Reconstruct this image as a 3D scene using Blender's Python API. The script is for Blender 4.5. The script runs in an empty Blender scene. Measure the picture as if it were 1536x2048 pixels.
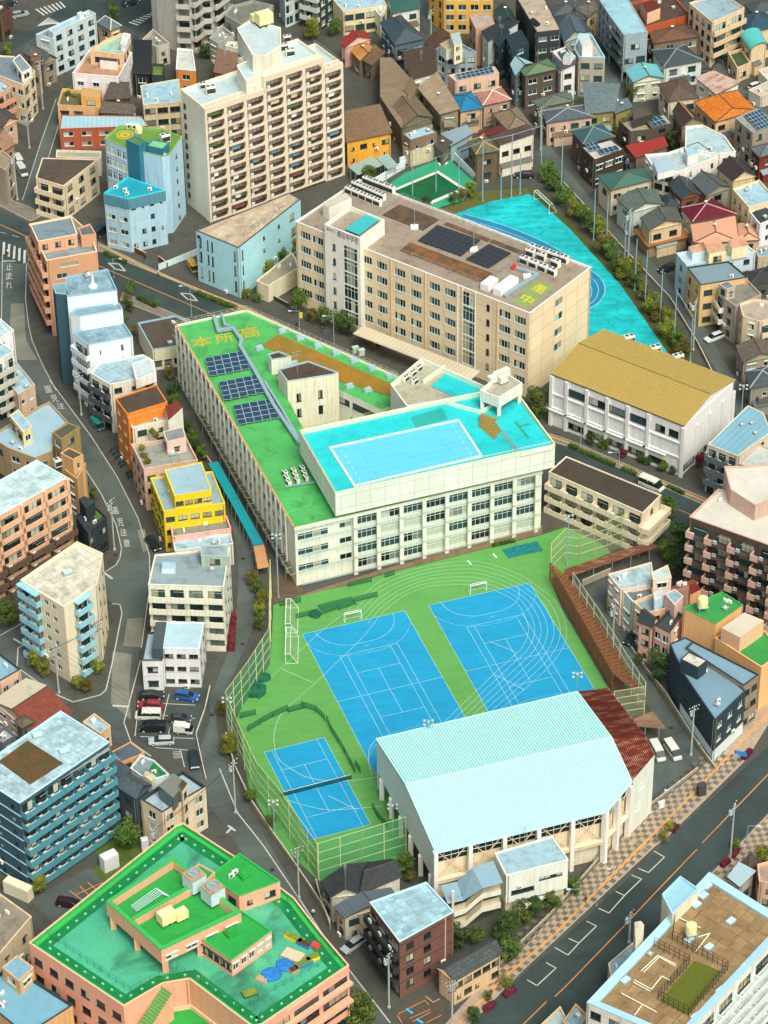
import bpy,bmesh,math,random
import numpy as np
from mathutils import Vector,Matrix
random.seed(11)
R=math.radians
SC=bpy.context.scene
COL=SC.collection

# ------------------------------------------------------------------ camera
F_PX,PITCH,ROLL,CAM_H,CAM_Y=6121.47,0.6482434,-0.01126744,354.07,-467.46
cam=bpy.data.cameras.new('camera');cam_o=bpy.data.objects.new('camera',cam);COL.objects.link(cam_o)
cam.sensor_fit='HORIZONTAL';cam.sensor_width=36.0;cam.lens=F_PX/1536*36
cam.clip_start=1;cam.clip_end=6000
cam_o.matrix_world=Matrix.Translation((0,CAM_Y,CAM_H)) @ Matrix.Rotation(math.pi/2-PITCH,4,'X') @ Matrix.Rotation(ROLL,4,'Z')
SC.camera=cam_o
# ------------------------------------------------------------------ sky, sun, exposure
SUN_EL,SUN_AZ=R(55),R(155)
world=bpy.data.worlds.new('World');SC.world=world;world.use_nodes=True
wn=world.node_tree.nodes;wn.clear()
sky=wn.new('ShaderNodeTexSky');sky.sky_type='NISHITA';sky.sun_disc=False
sky.sun_elevation=SUN_EL;sky.sun_rotation=SUN_AZ;sky.air_density=0.7;sky.dust_density=7.0;sky.ozone_density=0.3
bg=wn.new('ShaderNodeBackground');bg.inputs[1].default_value=0.145
wo=wn.new('ShaderNodeOutputWorld')
world.node_tree.links.new(sky.outputs[0],bg.inputs[0]);world.node_tree.links.new(bg.outputs[0],wo.inputs[0])
sl=bpy.data.lights.new('sun','SUN');sl.energy=1.5;sl.angle=R(22);sl.color=(1.0,0.975,0.88)
so=bpy.data.objects.new('sun',sl);COL.objects.link(so)
sd=Vector((math.sin(SUN_AZ)*math.cos(SUN_EL),math.cos(SUN_AZ)*math.cos(SUN_EL),math.sin(SUN_EL)))
so.rotation_euler=sd.to_track_quat('Z','Y').to_euler();so.location=(0,0,300)
SC.view_settings.view_transform='Standard';SC.view_settings.look='None'
SC.view_settings.exposure=0.2;SC.view_settings.gamma=1.0

# ------------------------------------------------------------------ photo pixel -> world (survey helper)
_O=[0,0,1.0]
def T(ox,oy,k=3.84):_O[0],_O[1],_O[2]=ox,oy,k
_c,_s=math.cos(ROLL),math.sin(ROLL);_cp,_sp=math.cos(PITCH),math.sin(PITCH)
def wp(x,y,z=0.0):
    px=_O[0]+x/_O[2];py=_O[1]+y/_O[2]
    u0,v0=px-768,py-1024
    u=(_c*u0+_s*v0)/F_PX;v=(-_s*u0+_c*v0)/F_PX
    dx,dy,dz=u,_cp-v*_sp,-_sp-v*_cp
    t=(z-CAM_H)/dz
    return Vector((dx*t,CAM_Y+dy*t,z))
def hdrop(x,y,drop):
    """height in metres of a vertical edge seen from (x, y) down to (x, y+drop)"""
    g=wp(x,y+drop,0)
    lo,hi=0,80
    for _ in range(30):
        m=(lo+hi)/2
        p=wp(x,y,m)
        if p.y>g.y:lo=m
        else:hi=m
    return lo
CAMP=Vector((0,CAM_Y,CAM_H))

# ------------------------------------------------------------------ materials
def lin(h):
    h=h.lstrip('#');c=[int(h[i:i+2],16)/255 for i in (0,2,4)]
    return [x/12.92 if x <= .04045 else ((x+.055)/1.055)**2.4 for x in c]
MATS={}
E_KIND={'wall':0.76,'roof':1.10}
def mat(name,hexc,kind='paint',face='wall',rough=.8,var=.12,**k):
    """procedural material; hexc is the colour the surface shows in daylight"""
    if name in MATS:return MATS[name]
    m=bpy.data.materials.new(name);m.use_nodes=True;nt=m.node_tree;n=nt.nodes;L=nt.links
    b=n['Principled BSDF']
    c=[min(.86,max(.010,x*g_/E_KIND[face])) for x,g_ in zip(lin(hexc),(.95,1.03,.98))]
    b.inputs['Roughness'].default_value=rough
    b.inputs['Specular IOR Level'].default_value=k.get('spec',.3)
    tc=n.new('ShaderNodeTexCoord');geo=n.new('ShaderNodeNewGeometry')
    def noise(scale,vec,detail=4,rough_=.6,dist=0):
        t=n.new('ShaderNodeTexNoise');t.inputs['Scale'].default_value=scale;t.inputs['Detail'].default_value=detail
        t.inputs['Roughness'].default_value=rough_;t.inputs['Distortion'].default_value=dist;L.new(vec,t.inputs['Vector']);return t.outputs['Fac']
    def mapv(vec,sc):
        mp=n.new('ShaderNodeMapping');mp.inputs['Scale'].default_value=sc;L.new(vec,mp.inputs['Vector']);return mp.outputs[0]
    def ramp(f,lo,hi,a=0.,z=1.):
        r=n.new('ShaderNodeMapRange');r.inputs[1].default_value=lo;r.inputs[2].default_value=hi
        r.inputs[3].default_value=a;r.inputs[4].default_value=z;L.new(f,r.inputs[0]);return r.outputs[0]
    def mix(fac,a,bb,mode='MIX'):
        x=n.new('ShaderNodeMix');x.data_type='RGBA';x.blend_type=mode
        if hasattr(fac,'is_output'):L.new(fac,x.inputs[0])
        else:x.inputs[0].default_value=fac
        for i,q in ((6,a),(7,bb)):
            if hasattr(q,'is_output'):L.new(q,x.inputs[i])
            else:x.inputs[i].default_value=(*q,1) if len(q) == 3 else q
        return x.outputs[2]
    def mul(v,f):
        return mix(1.0,v,f,'MULTIPLY')
    def grey(f):
        cc=n.new('ShaderNodeCombineColor')
        for i in range(3):L.new(f,cc.inputs[i])
        return cc.outputs[0]
    pos=geo.outputs['Position'];uv=tc.outputs['UV']
    bump_in=None;bs=.3
    col=c
    big=noise(.12,pos,5,.6)
    fine=noise(1.6,pos,4,.7)
    g1=ramp(big,.3,.7,1-var,1+var*.6)
    g2=ramp(fine,.3,.7,1-var*.8,1+var*.5)
    if kind == 'paint':
        st=noise(1.0,mapv(uv,(2.6,.10,1)),3,.55)
        col=mul(mul(mul(c,grey(ramp(st,.45,.75,1.0,1-var*2.2))),grey(g1)),grey(g2))
    elif kind == 'panel':
        br=n.new('ShaderNodeTexBrick');L.new(mapv(uv,(k.get('pu',.5),k.get('pv',.5),1)),br.inputs['Vector'])
        br.offset=0;br.inputs['Scale'].default_value=1;br.inputs['Mortar Size'].default_value=.02;br.inputs['Brick Width'].default_value=1;br.inputs['Row Height'].default_value=1
        br.inputs['Color1'].default_value=(1,1,1,1);br.inputs['Color2'].default_value=(.93,.93,.93,1);br.inputs['Mortar'].default_value=(.66,.66,.66,1)
        col=mul(mul(mul(c,br.outputs[0]),grey(g1)),grey(g2))
    elif kind == 'brick':
        br=n.new('ShaderNodeTexBrick');L.new(uv,br.inputs['Vector']);br.inputs['Scale'].default_value=2.2
        br.inputs['Color1'].default_value=(*c,1);br.inputs['Color2'].default_value=(*[x*.72 for x in c],1);br.inputs['Mortar'].default_value=(*[min(.8,x*1.25+.02) for x in c],1);br.inputs['Mortar Size'].default_value=.025
        col=mul(br.outputs[0],grey(g1))
    elif kind == 'conc':
        pat=noise(k.get('ps',.55),pos,6,.62,.6)
        sp=noise(5.5,pos,3,.6)
        d=k.get('dark',.55)
        dk=[x*d for x in c]
        col=mix(ramp(pat,.50,.68,0,k.get('amt',.75)),c,dk)
        col=mul(mul(col,grey(g1)),grey(ramp(sp,.35,.7,1+var*.4,1-var*1.5)))
    elif kind == 'slab':
        br=n.new('ShaderNodeTexBrick');L.new(mapv(uv,(1/k.get('cell',1.8),)*2+(1,)),br.inputs['Vector'])
        br.offset=0;br.inputs['Scale'].default_value=1;br.inputs['Mortar Size'].default_value=.03;br.inputs['Brick Width'].default_value=1;br.inputs['Row Height'].default_value=1
        br.inputs['Color1'].default_value=(1,1,1,1);br.inputs['Color2'].default_value=(.86,.87,.88,1);br.inputs['Mortar'].default_value=(.55,.58,.6,1)
        pat=noise(.5,pos,6,.62,.6)
        col=mul(mul(mul(c,br.outputs[0]),grey(ramp(pat,.45,.72,1,1-k.get('amt',.35)))),grey(g2))
    elif kind == 'tile':
        br=n.new('ShaderNodeTexBrick');L.new(mapv(uv,(1/k.get('tu',.55),1/k.get('tv',.5),1)),br.inputs['Vector'])
        br.inputs['Scale'].default_value=1;br.inputs['Mortar Size'].default_value=.07;br.inputs['Mortar Smooth'].default_value=.4;br.inputs['Brick Width'].default_value=1;br.inputs['Row Height'].default_value=1
        br.inputs['Color1'].default_value=(1.12,1.12,1.12,1);br.inputs['Color2'].default_value=(.82,.82,.82,1);br.inputs['Mortar'].default_value=(.5,.5,.5,1)
        col=mul(mul(mul(c,br.outputs[0]),grey(g1)),grey(g2));bump_in=br.outputs[0];bs=.5
    elif kind == 'metal':
        w=n.new('ShaderNodeTexWave');w.wave_type='BANDS';w.bands_direction='X';w.wave_profile='SAW'
        w.inputs['Scale'].default_value=.314/k.get('pitch',.5);L.new(uv,w.inputs['Vector'])
        rust=noise(.8,mapv(uv,(1.2,.35,1)),6,.65,.4)
        ru=lin(k.get('rust',hexc));ru=[min(.8,x/E_KIND[face]) for x in ru]
        col=mix(ramp(rust,.48,.62,0,k.get('amt',.3)),c,ru)
        col=mul(mul(col,grey(ramp(w.outputs['Fac'],.0,.22,.68,1.0))),grey(g1));bump_in=w.outputs['Fac'];bs=.25
        b.inputs['Roughness'].default_value=k.get('rough2',.55)
    elif kind == 'siding':
        w=n.new('ShaderNodeTexWave');w.wave_type='BANDS';w.bands_direction=k.get('dir','Y');w.wave_profile='SAW'
        w.inputs['Scale'].default_value=.314/k.get('pitch',.35);L.new(uv,w.inputs['Vector'])
        col=mul(mul(mul(c,grey(ramp(w.outputs['Fac'],.0,.18,.8,1.0))),grey(g1)),grey(g2));bump_in=w.outputs['Fac'];bs=.2
    elif kind == 'asphalt':
        pat=noise(.09,pos,5,.6,1.0);sp=noise(9,pos,2,.6)
        col=mul(mul(mul(c,grey(ramp(pat,.32,.68,.74,1.26))),grey(ramp(sp,.3,.7,.9,1.1))),grey(g2))
    elif kind == 'court':
        br_=noise(.7,pos,6,.7,.4)
        st=noise(1,mapv(pos,(.15,.8,1)),4,.6)
        d=k.get('dark',.6)
        col=mix(ramp(br_,.50,.75,0,k.get('amt',.5)),c,[x*d for x in c])
        col=mul(mul(col,grey(ramp(st,.4,.7,1.03,1-var))),grey(g1))
    elif kind == 'grass':
        a=noise(3.5,pos,5,.7);bb=noise(.35,pos,4,.6)
        c2=lin(k.get('c2',hexc));c2=[x/E_KIND[face] for x in c2]
        col=mul(mix(ramp(bb,.42,.6),c,c2),grey(ramp(a,.3,.7,.6,1.3)))
        bump_in=a;bs=.6
    elif kind == 'leaf':
        oi=n.new('ShaderNodeObjectInfo');a=noise(.9,pos,3,.6)
        c2=lin(k.get('c2',hexc));c2=[x/E_KIND[face] for x in c2]
        col=mix(ramp(a,.38,.62),c,c2)
        hs=n.new('ShaderNodeHueSaturation');L.new(col,hs.inputs['Color'])
        L.new(ramp(oi.outputs['Random'],0,1,.478,.512),hs.inputs['Hue']);L.new(ramp(oi.outputs['Random'],0,1,.8,1.2),hs.inputs['Value'])
        col=hs.outputs[0]
    elif kind == 'rand':
        oi=n.new('ShaderNodeObjectInfo')
        pt_=noise(.45,pos,6,.65,.8)
        col=mul(mul(mul(c,grey(ramp(oi.outputs['Random'],0,1,1-var*1.3,1+var*.8))),grey(g2)),grey(ramp(pt_,.42,.7,1.06,.62)))
    else:
        col=mul(c,grey(g2)) if var else c
    if hasattr(col,'is_output'):L.new(col,b.inputs['Base Color'])
    else:b.inputs['Base Color'].default_value=(*col,1)
    if bump_in is not None:
        bp=n.new('ShaderNodeBump');bp.inputs['Strength'].default_value=bs;bp.inputs['Distance'].default_value=.08
        L.new(bump_in,bp.inputs['Height']);L.new(bp.outputs[0],b.inputs['Normal'])
    if kind == 'glass':
        b.inputs['Roughness'].default_value=.08;b.inputs['Specular IOR Level'].default_value=.35
    if 'alpha' in k:
        tr=n.new('ShaderNodeBsdfTransparent');ms=n.new('ShaderNodeMixShader');ms.inputs[0].default_value=k['alpha']
        L.new(tr.outputs[0],ms.inputs[1]);L.new(b.outputs[0],ms.inputs[2]);L.new(ms.outputs[0],n['Material Output'].inputs[0])
    MATS[name]=m
    return m
def W(h,kind='paint',**k):return mat(f'{kind}_wall_{h}_{"_".join(str(v) for v in k.values())}',h,kind,'wall',**k)
def RF(h,kind='conc',**k):return mat(f'{kind}_roof_{h}_{"_".join(str(v) for v in k.values())}',h,kind,'roof',**k)

# ------------------------------------------------------------------ mesh helpers
class MB:
    def __init__(s):s.v=[];s.f=[];s.m=[];s.ms=[]
    def mi(s,m):
        if m not in s.ms:s.ms.append(m)
        return s.ms.index(m)
    def poly(s,pts,m):
        i=len(s.v);s.v+=[tuple(p) for p in pts];s.f.append(tuple(range(i,i+len(pts))));s.m.append(s.mi(m))
    def prism(s,P,z0,z1,m,top=None,bottom=False):
        n=len(P)
        for i in range(n):
            a,b=P[i],P[(i+1) % n]
            s.poly([(a[0],a[1],z0),(b[0],b[1],z0),(b[0],b[1],z1),(a[0],a[1],z1)],m)
        s.poly([(p[0],p[1],z1) for p in P],top or m)
        if bottom:s.poly([(p[0],p[1],z0) for p in reversed(P)],m)
    def box(s,x0,x1,y0,y1,z0,z1,m,top=None):
        s.prism([(x0,y0),(x1,y0),(x1,y1),(x0,y1)],z0,z1,m,top,True)
    def obox(s,c,t,lx,ly,z0,z1,m,top=None):
        """box centred at c (xy), axis t, size lx along t and ly across"""
        t=Vector((t[0],t[1])).normalized();q=Vector((-t.y,t.x));c=Vector((c[0],c[1]))
        s.prism([c-t*lx/2-q*ly/2,c+t*lx/2-q*ly/2,c+t*lx/2+q*ly/2,c-t*lx/2+q*ly/2],z0,z1,m,top,True)
    def bar(s,p,q,r,m,n=4,r2=None):
        p,q=Vector(p),Vector(q);d=q-p
        if d.length<1e-6:return
        d.normalize();a=d.orthogonal().normalized()
        if abs(d.z)<.9:a=Vector((0,0,1)).cross(d).normalized()
        b=d.cross(a);r2=r if r2 is None else r2
        i=len(s.v);off=math.pi/4 if n == 4 else 0
        for k in range(n):
            an=off+2*math.pi*k/n;e=a*math.cos(an)+b*math.sin(an)
            s.v.append(tuple(p+e*r));s.v.append(tuple(q+e*r2))
        mi=s.mi(m)
        for k in range(n):
            k2=(k+1) % n
            s.f.append((i+2*k,i+2*k2,i+2*k2+1,i+2*k+1));s.m.append(mi)
        s.f.append(tuple(i+2*k for k in reversed(range(n))));s.m.append(mi)
        s.f.append(tuple(i+2*k+1 for k in range(n)));s.m.append(mi)
    def lathe(s,c,prof,m,n=12):
        i=len(s.v);c=Vector(c)
        for r,z in prof:
            for k in range(n):
                an=2*math.pi*k/n;s.v.append((c.x+r*math.cos(an),c.y+r*math.sin(an),c.z+z))
        mi=s.mi(m)
        for j in range(len(prof)-1):
            for k in range(n):
                k2=(k+1) % n
                s.f.append((i+j*n+k,i+j*n+k2,i+(j+1)*n+k2,i+(j+1)*n+k));s.m.append(mi)
        s.f.append(tuple(i+k for k in reversed(range(n))));s.m.append(mi)
        s.f.append(tuple(i+(len(prof)-1)*n+k for k in range(n)));s.m.append(mi)
    def mesh(s,name):
        me=bpy.data.meshes.new(name);me.from_pydata(s.v,[],s.f)
        for m in s.ms:me.materials.append(m)
        if len(s.ms)>1:me.polygons.foreach_set('material_index',s.m)
        autouv(me);return me
    def build(s,name,parent=None):
        if not s.f:return None
        return obj(name,s.mesh(name),parent)
def autouv(me):
    me.update()
    nl=len(me.loops)
    if not nl:return
    co=np.empty(len(me.vertices)*3);me.vertices.foreach_get('co',co);co=co.reshape(-1,3)
    vi=np.empty(nl,np.int32);me.loops.foreach_get('vertex_index',vi)
    nf=len(me.polygons);nr=np.empty(nf*3);me.polygons.foreach_get('normal',nr);nr=nr.reshape(-1,3)
    lt=np.empty(nf,np.int32);me.polygons.foreach_get('loop_total',lt);ls=np.empty(nf,np.int32);me.polygons.foreach_get('loop_start',ls)
    n=np.repeat(nr,lt,0)
    p=co[vi]
    flat=np.abs(n[:,2])>.97
    t=np.stack([-n[:,1],n[:,0],np.zeros(nl)],1);ln=np.linalg.norm(t,axis=1);ln[ln<1e-6]=1;t /=ln[:,None]

    e=co[vi[(ls+1) % nl]]-co[vi[ls]];el=np.linalg.norm(e,axis=1);el[el<1e-6]=1;e=np.repeat(e/el[:,None],lt,0)
    t[flat]=e[flat]
    b=np.cross(n,t)
    uv=np.stack([(p*t).sum(1),(p*b).sum(1)],1)
    l=me.uv_layers.new(name='UVMap');l.data.foreach_set('uv',uv.astype(np.float32).ravel())
def obj(name,me,parent=None,loc=None,rz=None):
    o=bpy.data.objects.new(name,me);COL.objects.link(o)
    if parent is not None:
        o.parent=parent;base=parent.get('_b') or (0,0,0)
        o.location=(-base[0],-base[1],-base[2]) if loc is None else (loc[0]-base[0],loc[1]-base[1],loc[2]-base[2])
    elif loc is not None:o.location=loc
    if rz is not None:o.rotation_euler=(0,0,rz)
    _abs(o,parent)
    return o
def _abs(o,parent):

    b=parent.get('_b') if parent is not None else None
    l=o.location
    o['_b']=(l[0]+(b[0] if b else 0),l[1]+(b[1] if b else 0),l[2]+(b[2] if b else 0))
def tag(o,label,cat,group=None,kind=None):
    o['label']=label;o['category']=cat
    if group:o['group']=group
    if kind:o['kind']=kind
    return o
def thing(name,label,cat,loc,group=None):
    o=bpy.data.objects.new(name,None);COL.objects.link(o);o.location=loc;o['_b']=tuple(loc);o.empty_display_size=.5
    return tag(o,label,cat,group)
def struct(name,mb):
    o=mb.build(name);o['kind']='structure';return o
def place(name,me,parent,p,ang,s=1):
    o=obj(name,me,parent,p,ang)
    if s != 1:o.scale=(s,s,s) if not isinstance(s,tuple) else s
    return o
def ccw(P):
    a=sum(P[i].x*P[(i+1) % len(P)].y-P[(i+1) % len(P)].x*P[i].y for i in range(len(P)))
    return a>0
def inset(P,d):
    n=len(P);out=[]
    for i in range(n):
        a,b,c=P[i-1],P[i],P[(i+1) % n]
        t1=(b-a).normalized();t2=(c-b).normalized()
        n1=Vector((-t1.y,t1.x));n2=Vector((-t2.y,t2.x))
        m=(n1+n2);
        if m.length<1e-4:m=n1
        m.normalize();k=d/max(.35,m.dot(n1));out.append(b+m*k)
    return out

# ------------------------------------------------------------------ windows, balconies, roof kit
GL=[mat('glass_dark','#1d2a2c','glass',var=.1),mat('glass_teal','#2c4446','glass',var=.1),mat('glass_grey','#141b1c','glass',var=.1)]
CUR=[mat('curtain_pale','#a9b0a0','plain',rough=.3,spec=.5),mat('curtain_beige','#8f8a76','plain',rough=.3,spec=.5),mat('curtain_grey','#66706c','plain',rough=.3,spec=.5)]
FRW=mat('frame_pale','#c3c8c4','plain');FRD=mat('frame_dark','#33393a','plain');FRB=mat('frame_bronze','#5a4f45','plain')
_wc={}
def win_mesh(w,h,style,var,merged):
    key=(round(w,2),round(h,2),style,var,merged)
    if key in _wc:return _wc[key]
    fr={'p':FRW,'d':FRD,'b':FRB}[style[0]]
    nm=2 if w>1.0 else 1
    if w>2.6:nm=4
    if w>5:nm=int(w/1.25)
    m=MB();t=.07 if w>.8 else .05;y0,y1=.05,.13
    m.box(-w/2,w/2,y0,y1,0,t,fr);m.box(-w/2,w/2,y0,y1,h-t,h,fr)
    m.box(-w/2,-w/2+t,y0,y1,t,h-t,fr);m.box(w/2-t,w/2,y0,y1,t,h-t,fr)
    for i in range(1,nm):x=-w/2+w*i/nm;m.box(x-t/2,x+t/2,y0+.02,y1,t,h-t,fr)
    if 't' in style and h>1.4:m.box(-w/2+t,w/2-t,y0+.01,y1,h*.68,h*.68+t,fr)
    if 'h' in style:m.box(-w/2-.12,w/2+.12,-.28,.05,h+.04,h+.12,fr)
    m.box(-w/2-.06,w/2+.06,-.09,.05,-.08,0,fr)
    p=m if merged else MB()
    rs=random.Random(str(key));n2=max(2,nm)
    for i in range(n2):
        xa,xb=-w/2+w*i/n2,-w/2+w*(i+1)/n2
        q=rs.random()
        mm=GL[var % 3] if (var >= 3 or q>.45) else CUR[var % 3]
        if var == 5:mm=CUR[rs.randrange(3)] if q<.8 else GL[0]
        p.poly([(xa,.12,t*.5),(xb,.12,t*.5),(xb,.12,h-t*.5),(xa,.12,h-t*.5)],mm)
    r=(m.mesh('window'),None if merged else p.mesh('pane'))
    _wc[key]=r;return r
def put_window(parent,a,t,u,z,w,h,style,merged=False,name='window',var=None):
    if var is None:var=random.choice((0,1,2,3,4,5,0,1))
    fm,pm=win_mesh(w,h,style,var,merged)
    p=a+t*u;ang=math.atan2(t.y,t.x)
    o=place(name,fm,parent,(p.x,p.y,z),ang)
    if pm:
        c=bpy.data.objects.new('pane',pm);COL.objects.link(c);c.parent=o
    return o
def wall_face(mb,a,b,z0,z1,rects,m,rec=.14):
    L=(b-a).length;t=(b-a)/L;inn=Vector((-t.y,t.x))
    def P(u,v,d=0):q=a+t*u+inn*d;return (q.x,q.y,v)
    if not rects:
        mb.poly([P(0,z0),P(L,z0),P(L,z1),P(0,z1)],m);return
    us=sorted({0.0,L,*[r[0] for r in rects],*[r[1] for r in rects]});vs=sorted({z0,z1,*[r[2] for r in rects],*[r[3] for r in rects]})
    for j in range(len(vs)-1):
        cv=(vs[j]+vs[j+1])/2;row=[r for r in rects if r[2]<cv<r[3]]
        start=None
        for i in range(len(us)-1):
            cu=(us[i]+us[i+1])/2;hit=any(r[0]<cu<r[1] for r in row)
            if not hit and start is None:start=us[i]
            if (hit) and start is not None:
                mb.poly([P(start,vs[j]),P(us[i],vs[j]),P(us[i],vs[j+1]),P(start,vs[j+1])],m);start=None
        if start is not None:mb.poly([P(start,vs[j]),P(L,vs[j]),P(L,vs[j+1]),P(start,vs[j+1])],m)
    for (u0,u1,v0,v1) in rects:
        mb.poly([P(u0,v0),P(u1,v0),P(u1,v0,rec),P(u0,v0,rec)],m);mb.poly([P(u0,v1,rec),P(u1,v1,rec),P(u1,v1),P(u0,v1)],m)
        mb.poly([P(u0,v0),P(u0,v0,rec),P(u0,v1,rec),P(u0,v1)],m);mb.poly([P(u1,v0,rec),P(u1,v0),P(u1,v1),P(u1,v1,rec)],m)
_bc={}
def balc_mesh(w,d,pm,sm,rail):
    key=(round(w,2),round(d,2),pm.name,sm.name,rail)
    if key in _bc:return _bc[key]
    m=MB();m.box(0,w,-d,0,-.16,0,sm)
    if rail:
        for i in range(int(w/.35)+1):x=min(w-.03,.02+i*.35);m.box(x,x+.03,-d,-d+.03,0,1.05,pm)
        m.box(0,w,-d-.01,-d+.05,1.0,1.08,pm)
        for x in (0,w-.05):m.box(x,x+.05,-d+.05,0,1.0,1.08,pm)
    else:
        m.box(0,w,-d-.1,-d,-.2,1.08,pm);m.box(-.08,0,-d-.1,0,-.2,1.08,pm);m.box(w,w+.08,-d-.1,0,-.2,1.08,pm)

    m.box(w*.12,w*.12+.75,-d*.55,-d*.55+.3,0,.6,FRW);m.bar((w*.3,-d*.5,2.0),(w*.9,-d*.5,2.0),.02,FRW)
    _bc[key]=m.mesh('balcony');return _bc[key]
_kc={}
def kit(name):
    if name in _kc:return _kc[name]
    m=MB();wht=mat('kit_white','#d9d6c8','plain',var=.12);gry=mat('kit_grey','#8b9597','plain',var=.12);dk=mat('kit_dark','#2f3537','plain')
    if name == 'ac':
        m.box(-.42,.42,-.16,.16,.08,.70,wht);m.box(-.3,-.2,-.16,.16,0,.08,dk);m.box(.2,.3,-.16,.16,0,.08,dk)
        c=[(-.12+.24*math.cos(a*math.pi/5),-.165,.39+.24*math.sin(a*math.pi/5)) for a in range(10)];m.poly(c,dk)
    elif name == 'chiller':
        m.box(-.95,.95,-.55,.55,.12,1.75,wht);m.box(-.9,-.7,-.5,.5,0,.12,dk);m.box(.7,.9,-.5,.5,0,.12,dk)
        m.box(-.88,.88,-.565,-.55,.35,1.35,dk)
        for x in (-.47,.47):
            m.lathe((x,0,1.75),[(.40,0),(.40,.14),(.34,.14),(.34,.02)],gry,12);m.lathe((x,0,1.77),[(.33,0),(.1,.01)],dk,12)
    elif name == 'vent':
        m.box(-.35,.35,-.35,.35,0,.35,gry);m.box(-.5,.5,-.5,.5,.4,.5,gry);m.box(-.3,.3,-.3,.3,.35,.4,dk);m.lathe((0,0,.5),[(.2,0),(.2,.18),(.05,.25)],wht,8)
    elif name == 'skyhatch':
        m.prism([(-.9,-.6),(.9,-.6),(.9,.6),(-.9,.6)],0,.35,gry);m.box(-.8,.8,-.5,.5,.35,.55,mat('skylight','#a5c3d3','plain'))
    elif name in ('tank','tank_white'):
        y=mat('tank_cream','#e5cf96','plain',var=.15) if name == 'tank' else mat('tank_pale','#bfc3b8','plain',var=.15)
        m.box(-1.4,1.4,-1.0,1.0,.5,2.6,y)
        for x in (-1.4,-.47,.47,1.4):m.box(x-.04,x+.04,-1.05,1.05,.45,2.65,y)
        for x in (-1.2,0,1.2):m.box(x-.08,x+.08,-1,1,0,.5,dk)
    elif name == 'barrel':
        y=mat('tank_cream','#e5cf96','plain',var=.15)
        for x,yy in ((-.7,-.7),(.7,-.7),(.7,.7),(-.7,.7)):m.bar((x,yy,0),(x*.8,yy*.8,1.2),.05,gry)
        m.box(-.8,.8,-.8,.8,1.15,1.25,gry);m.lathe((0,0,1.25),[(.78,0),(.82,.5),(.82,1.1),(.76,1.5),(.4,1.72),(.1,1.78)],y,14)
    elif name == 'antenna':
        m.bar((0,0,0),(0,0,3.2),.03,gry)
        for z in (2.5,3.0):
            m.bar((-.6,0,z),(.6,0,z),.02,gry)
            for x in (-.5,-.2,.1,.4):m.bar((x,-.3,z),(x,.3,z),.015,gry)
    elif name == 'dish':
        m.bar((0,0,0),(0,0,.7),.03,gry);m.lathe((0,-.05,.75),[(.05,0),(.35,.12),(.38,.16),(.1,.05)],wht,12)
    elif name == 'cooltower':
        m.box(-1.3,1.3,-1.3,1.3,.5,3.0,mat('ct_blue','#b7cdd6','siding',dir='X',pitch=.3));m.box(-1.1,1.1,-1.1,1.1,0,.5,dk)
        m.box(-1.34,1.34,-1.34,1.34,3.0,3.1,mat('ct_top','#c9a27c','conc',face='roof'))
        m.lathe((0,0,3.1),[(1.0,0),(1.0,.35),(.92,.35),(.92,.05)],gry,16)
        for a in range(6):m.bar((0,0,3.3),(.9*math.cos(a*math.pi/3),.9*math.sin(a*math.pi/3),3.3),.05,gry)
        m.lathe((0,0,3.11),[(.9,0),(.2,.01)],dk,14)
    elif name == 'chair':pass
    _kc[name]=m.mesh(name);return _kc[name]
KN={'ac':'air_conditioner','chiller':'air_conditioner','vent':'roof_vent','skyhatch':'roof_hatch','tank':'water_tank','barrel':'water_tank','antenna':'antenna','dish':'satellite_dish','cooltower':'cooling_tower'}
def kitput(parent,name,p,ang=0,s=1):
    return place(KN.get(name,name),kit(name),parent,p,ang,s)
def railing(parent,pts,h=1.1,m=None,step=1.6,r=.03,name='railing',rails=2):
    m=m or mat('rail_grey','#8f9a9b','plain');mb=MB()
    for a,b in zip(pts,pts[1:]):
        a,b=Vector(a),Vector(b);L=(b-a).length;n=max(1,round(L/step))
        for i in range(n+1):
            p=a.lerp(b,i/n);mb.bar(p,p+Vector((0,0,h)),r,m)
        for k in range(rails):z=Vector((0,0,h*(k+1)/rails));mb.bar(a+z,b+z,r*.8,m)
    return mb.build(name,parent)

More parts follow.
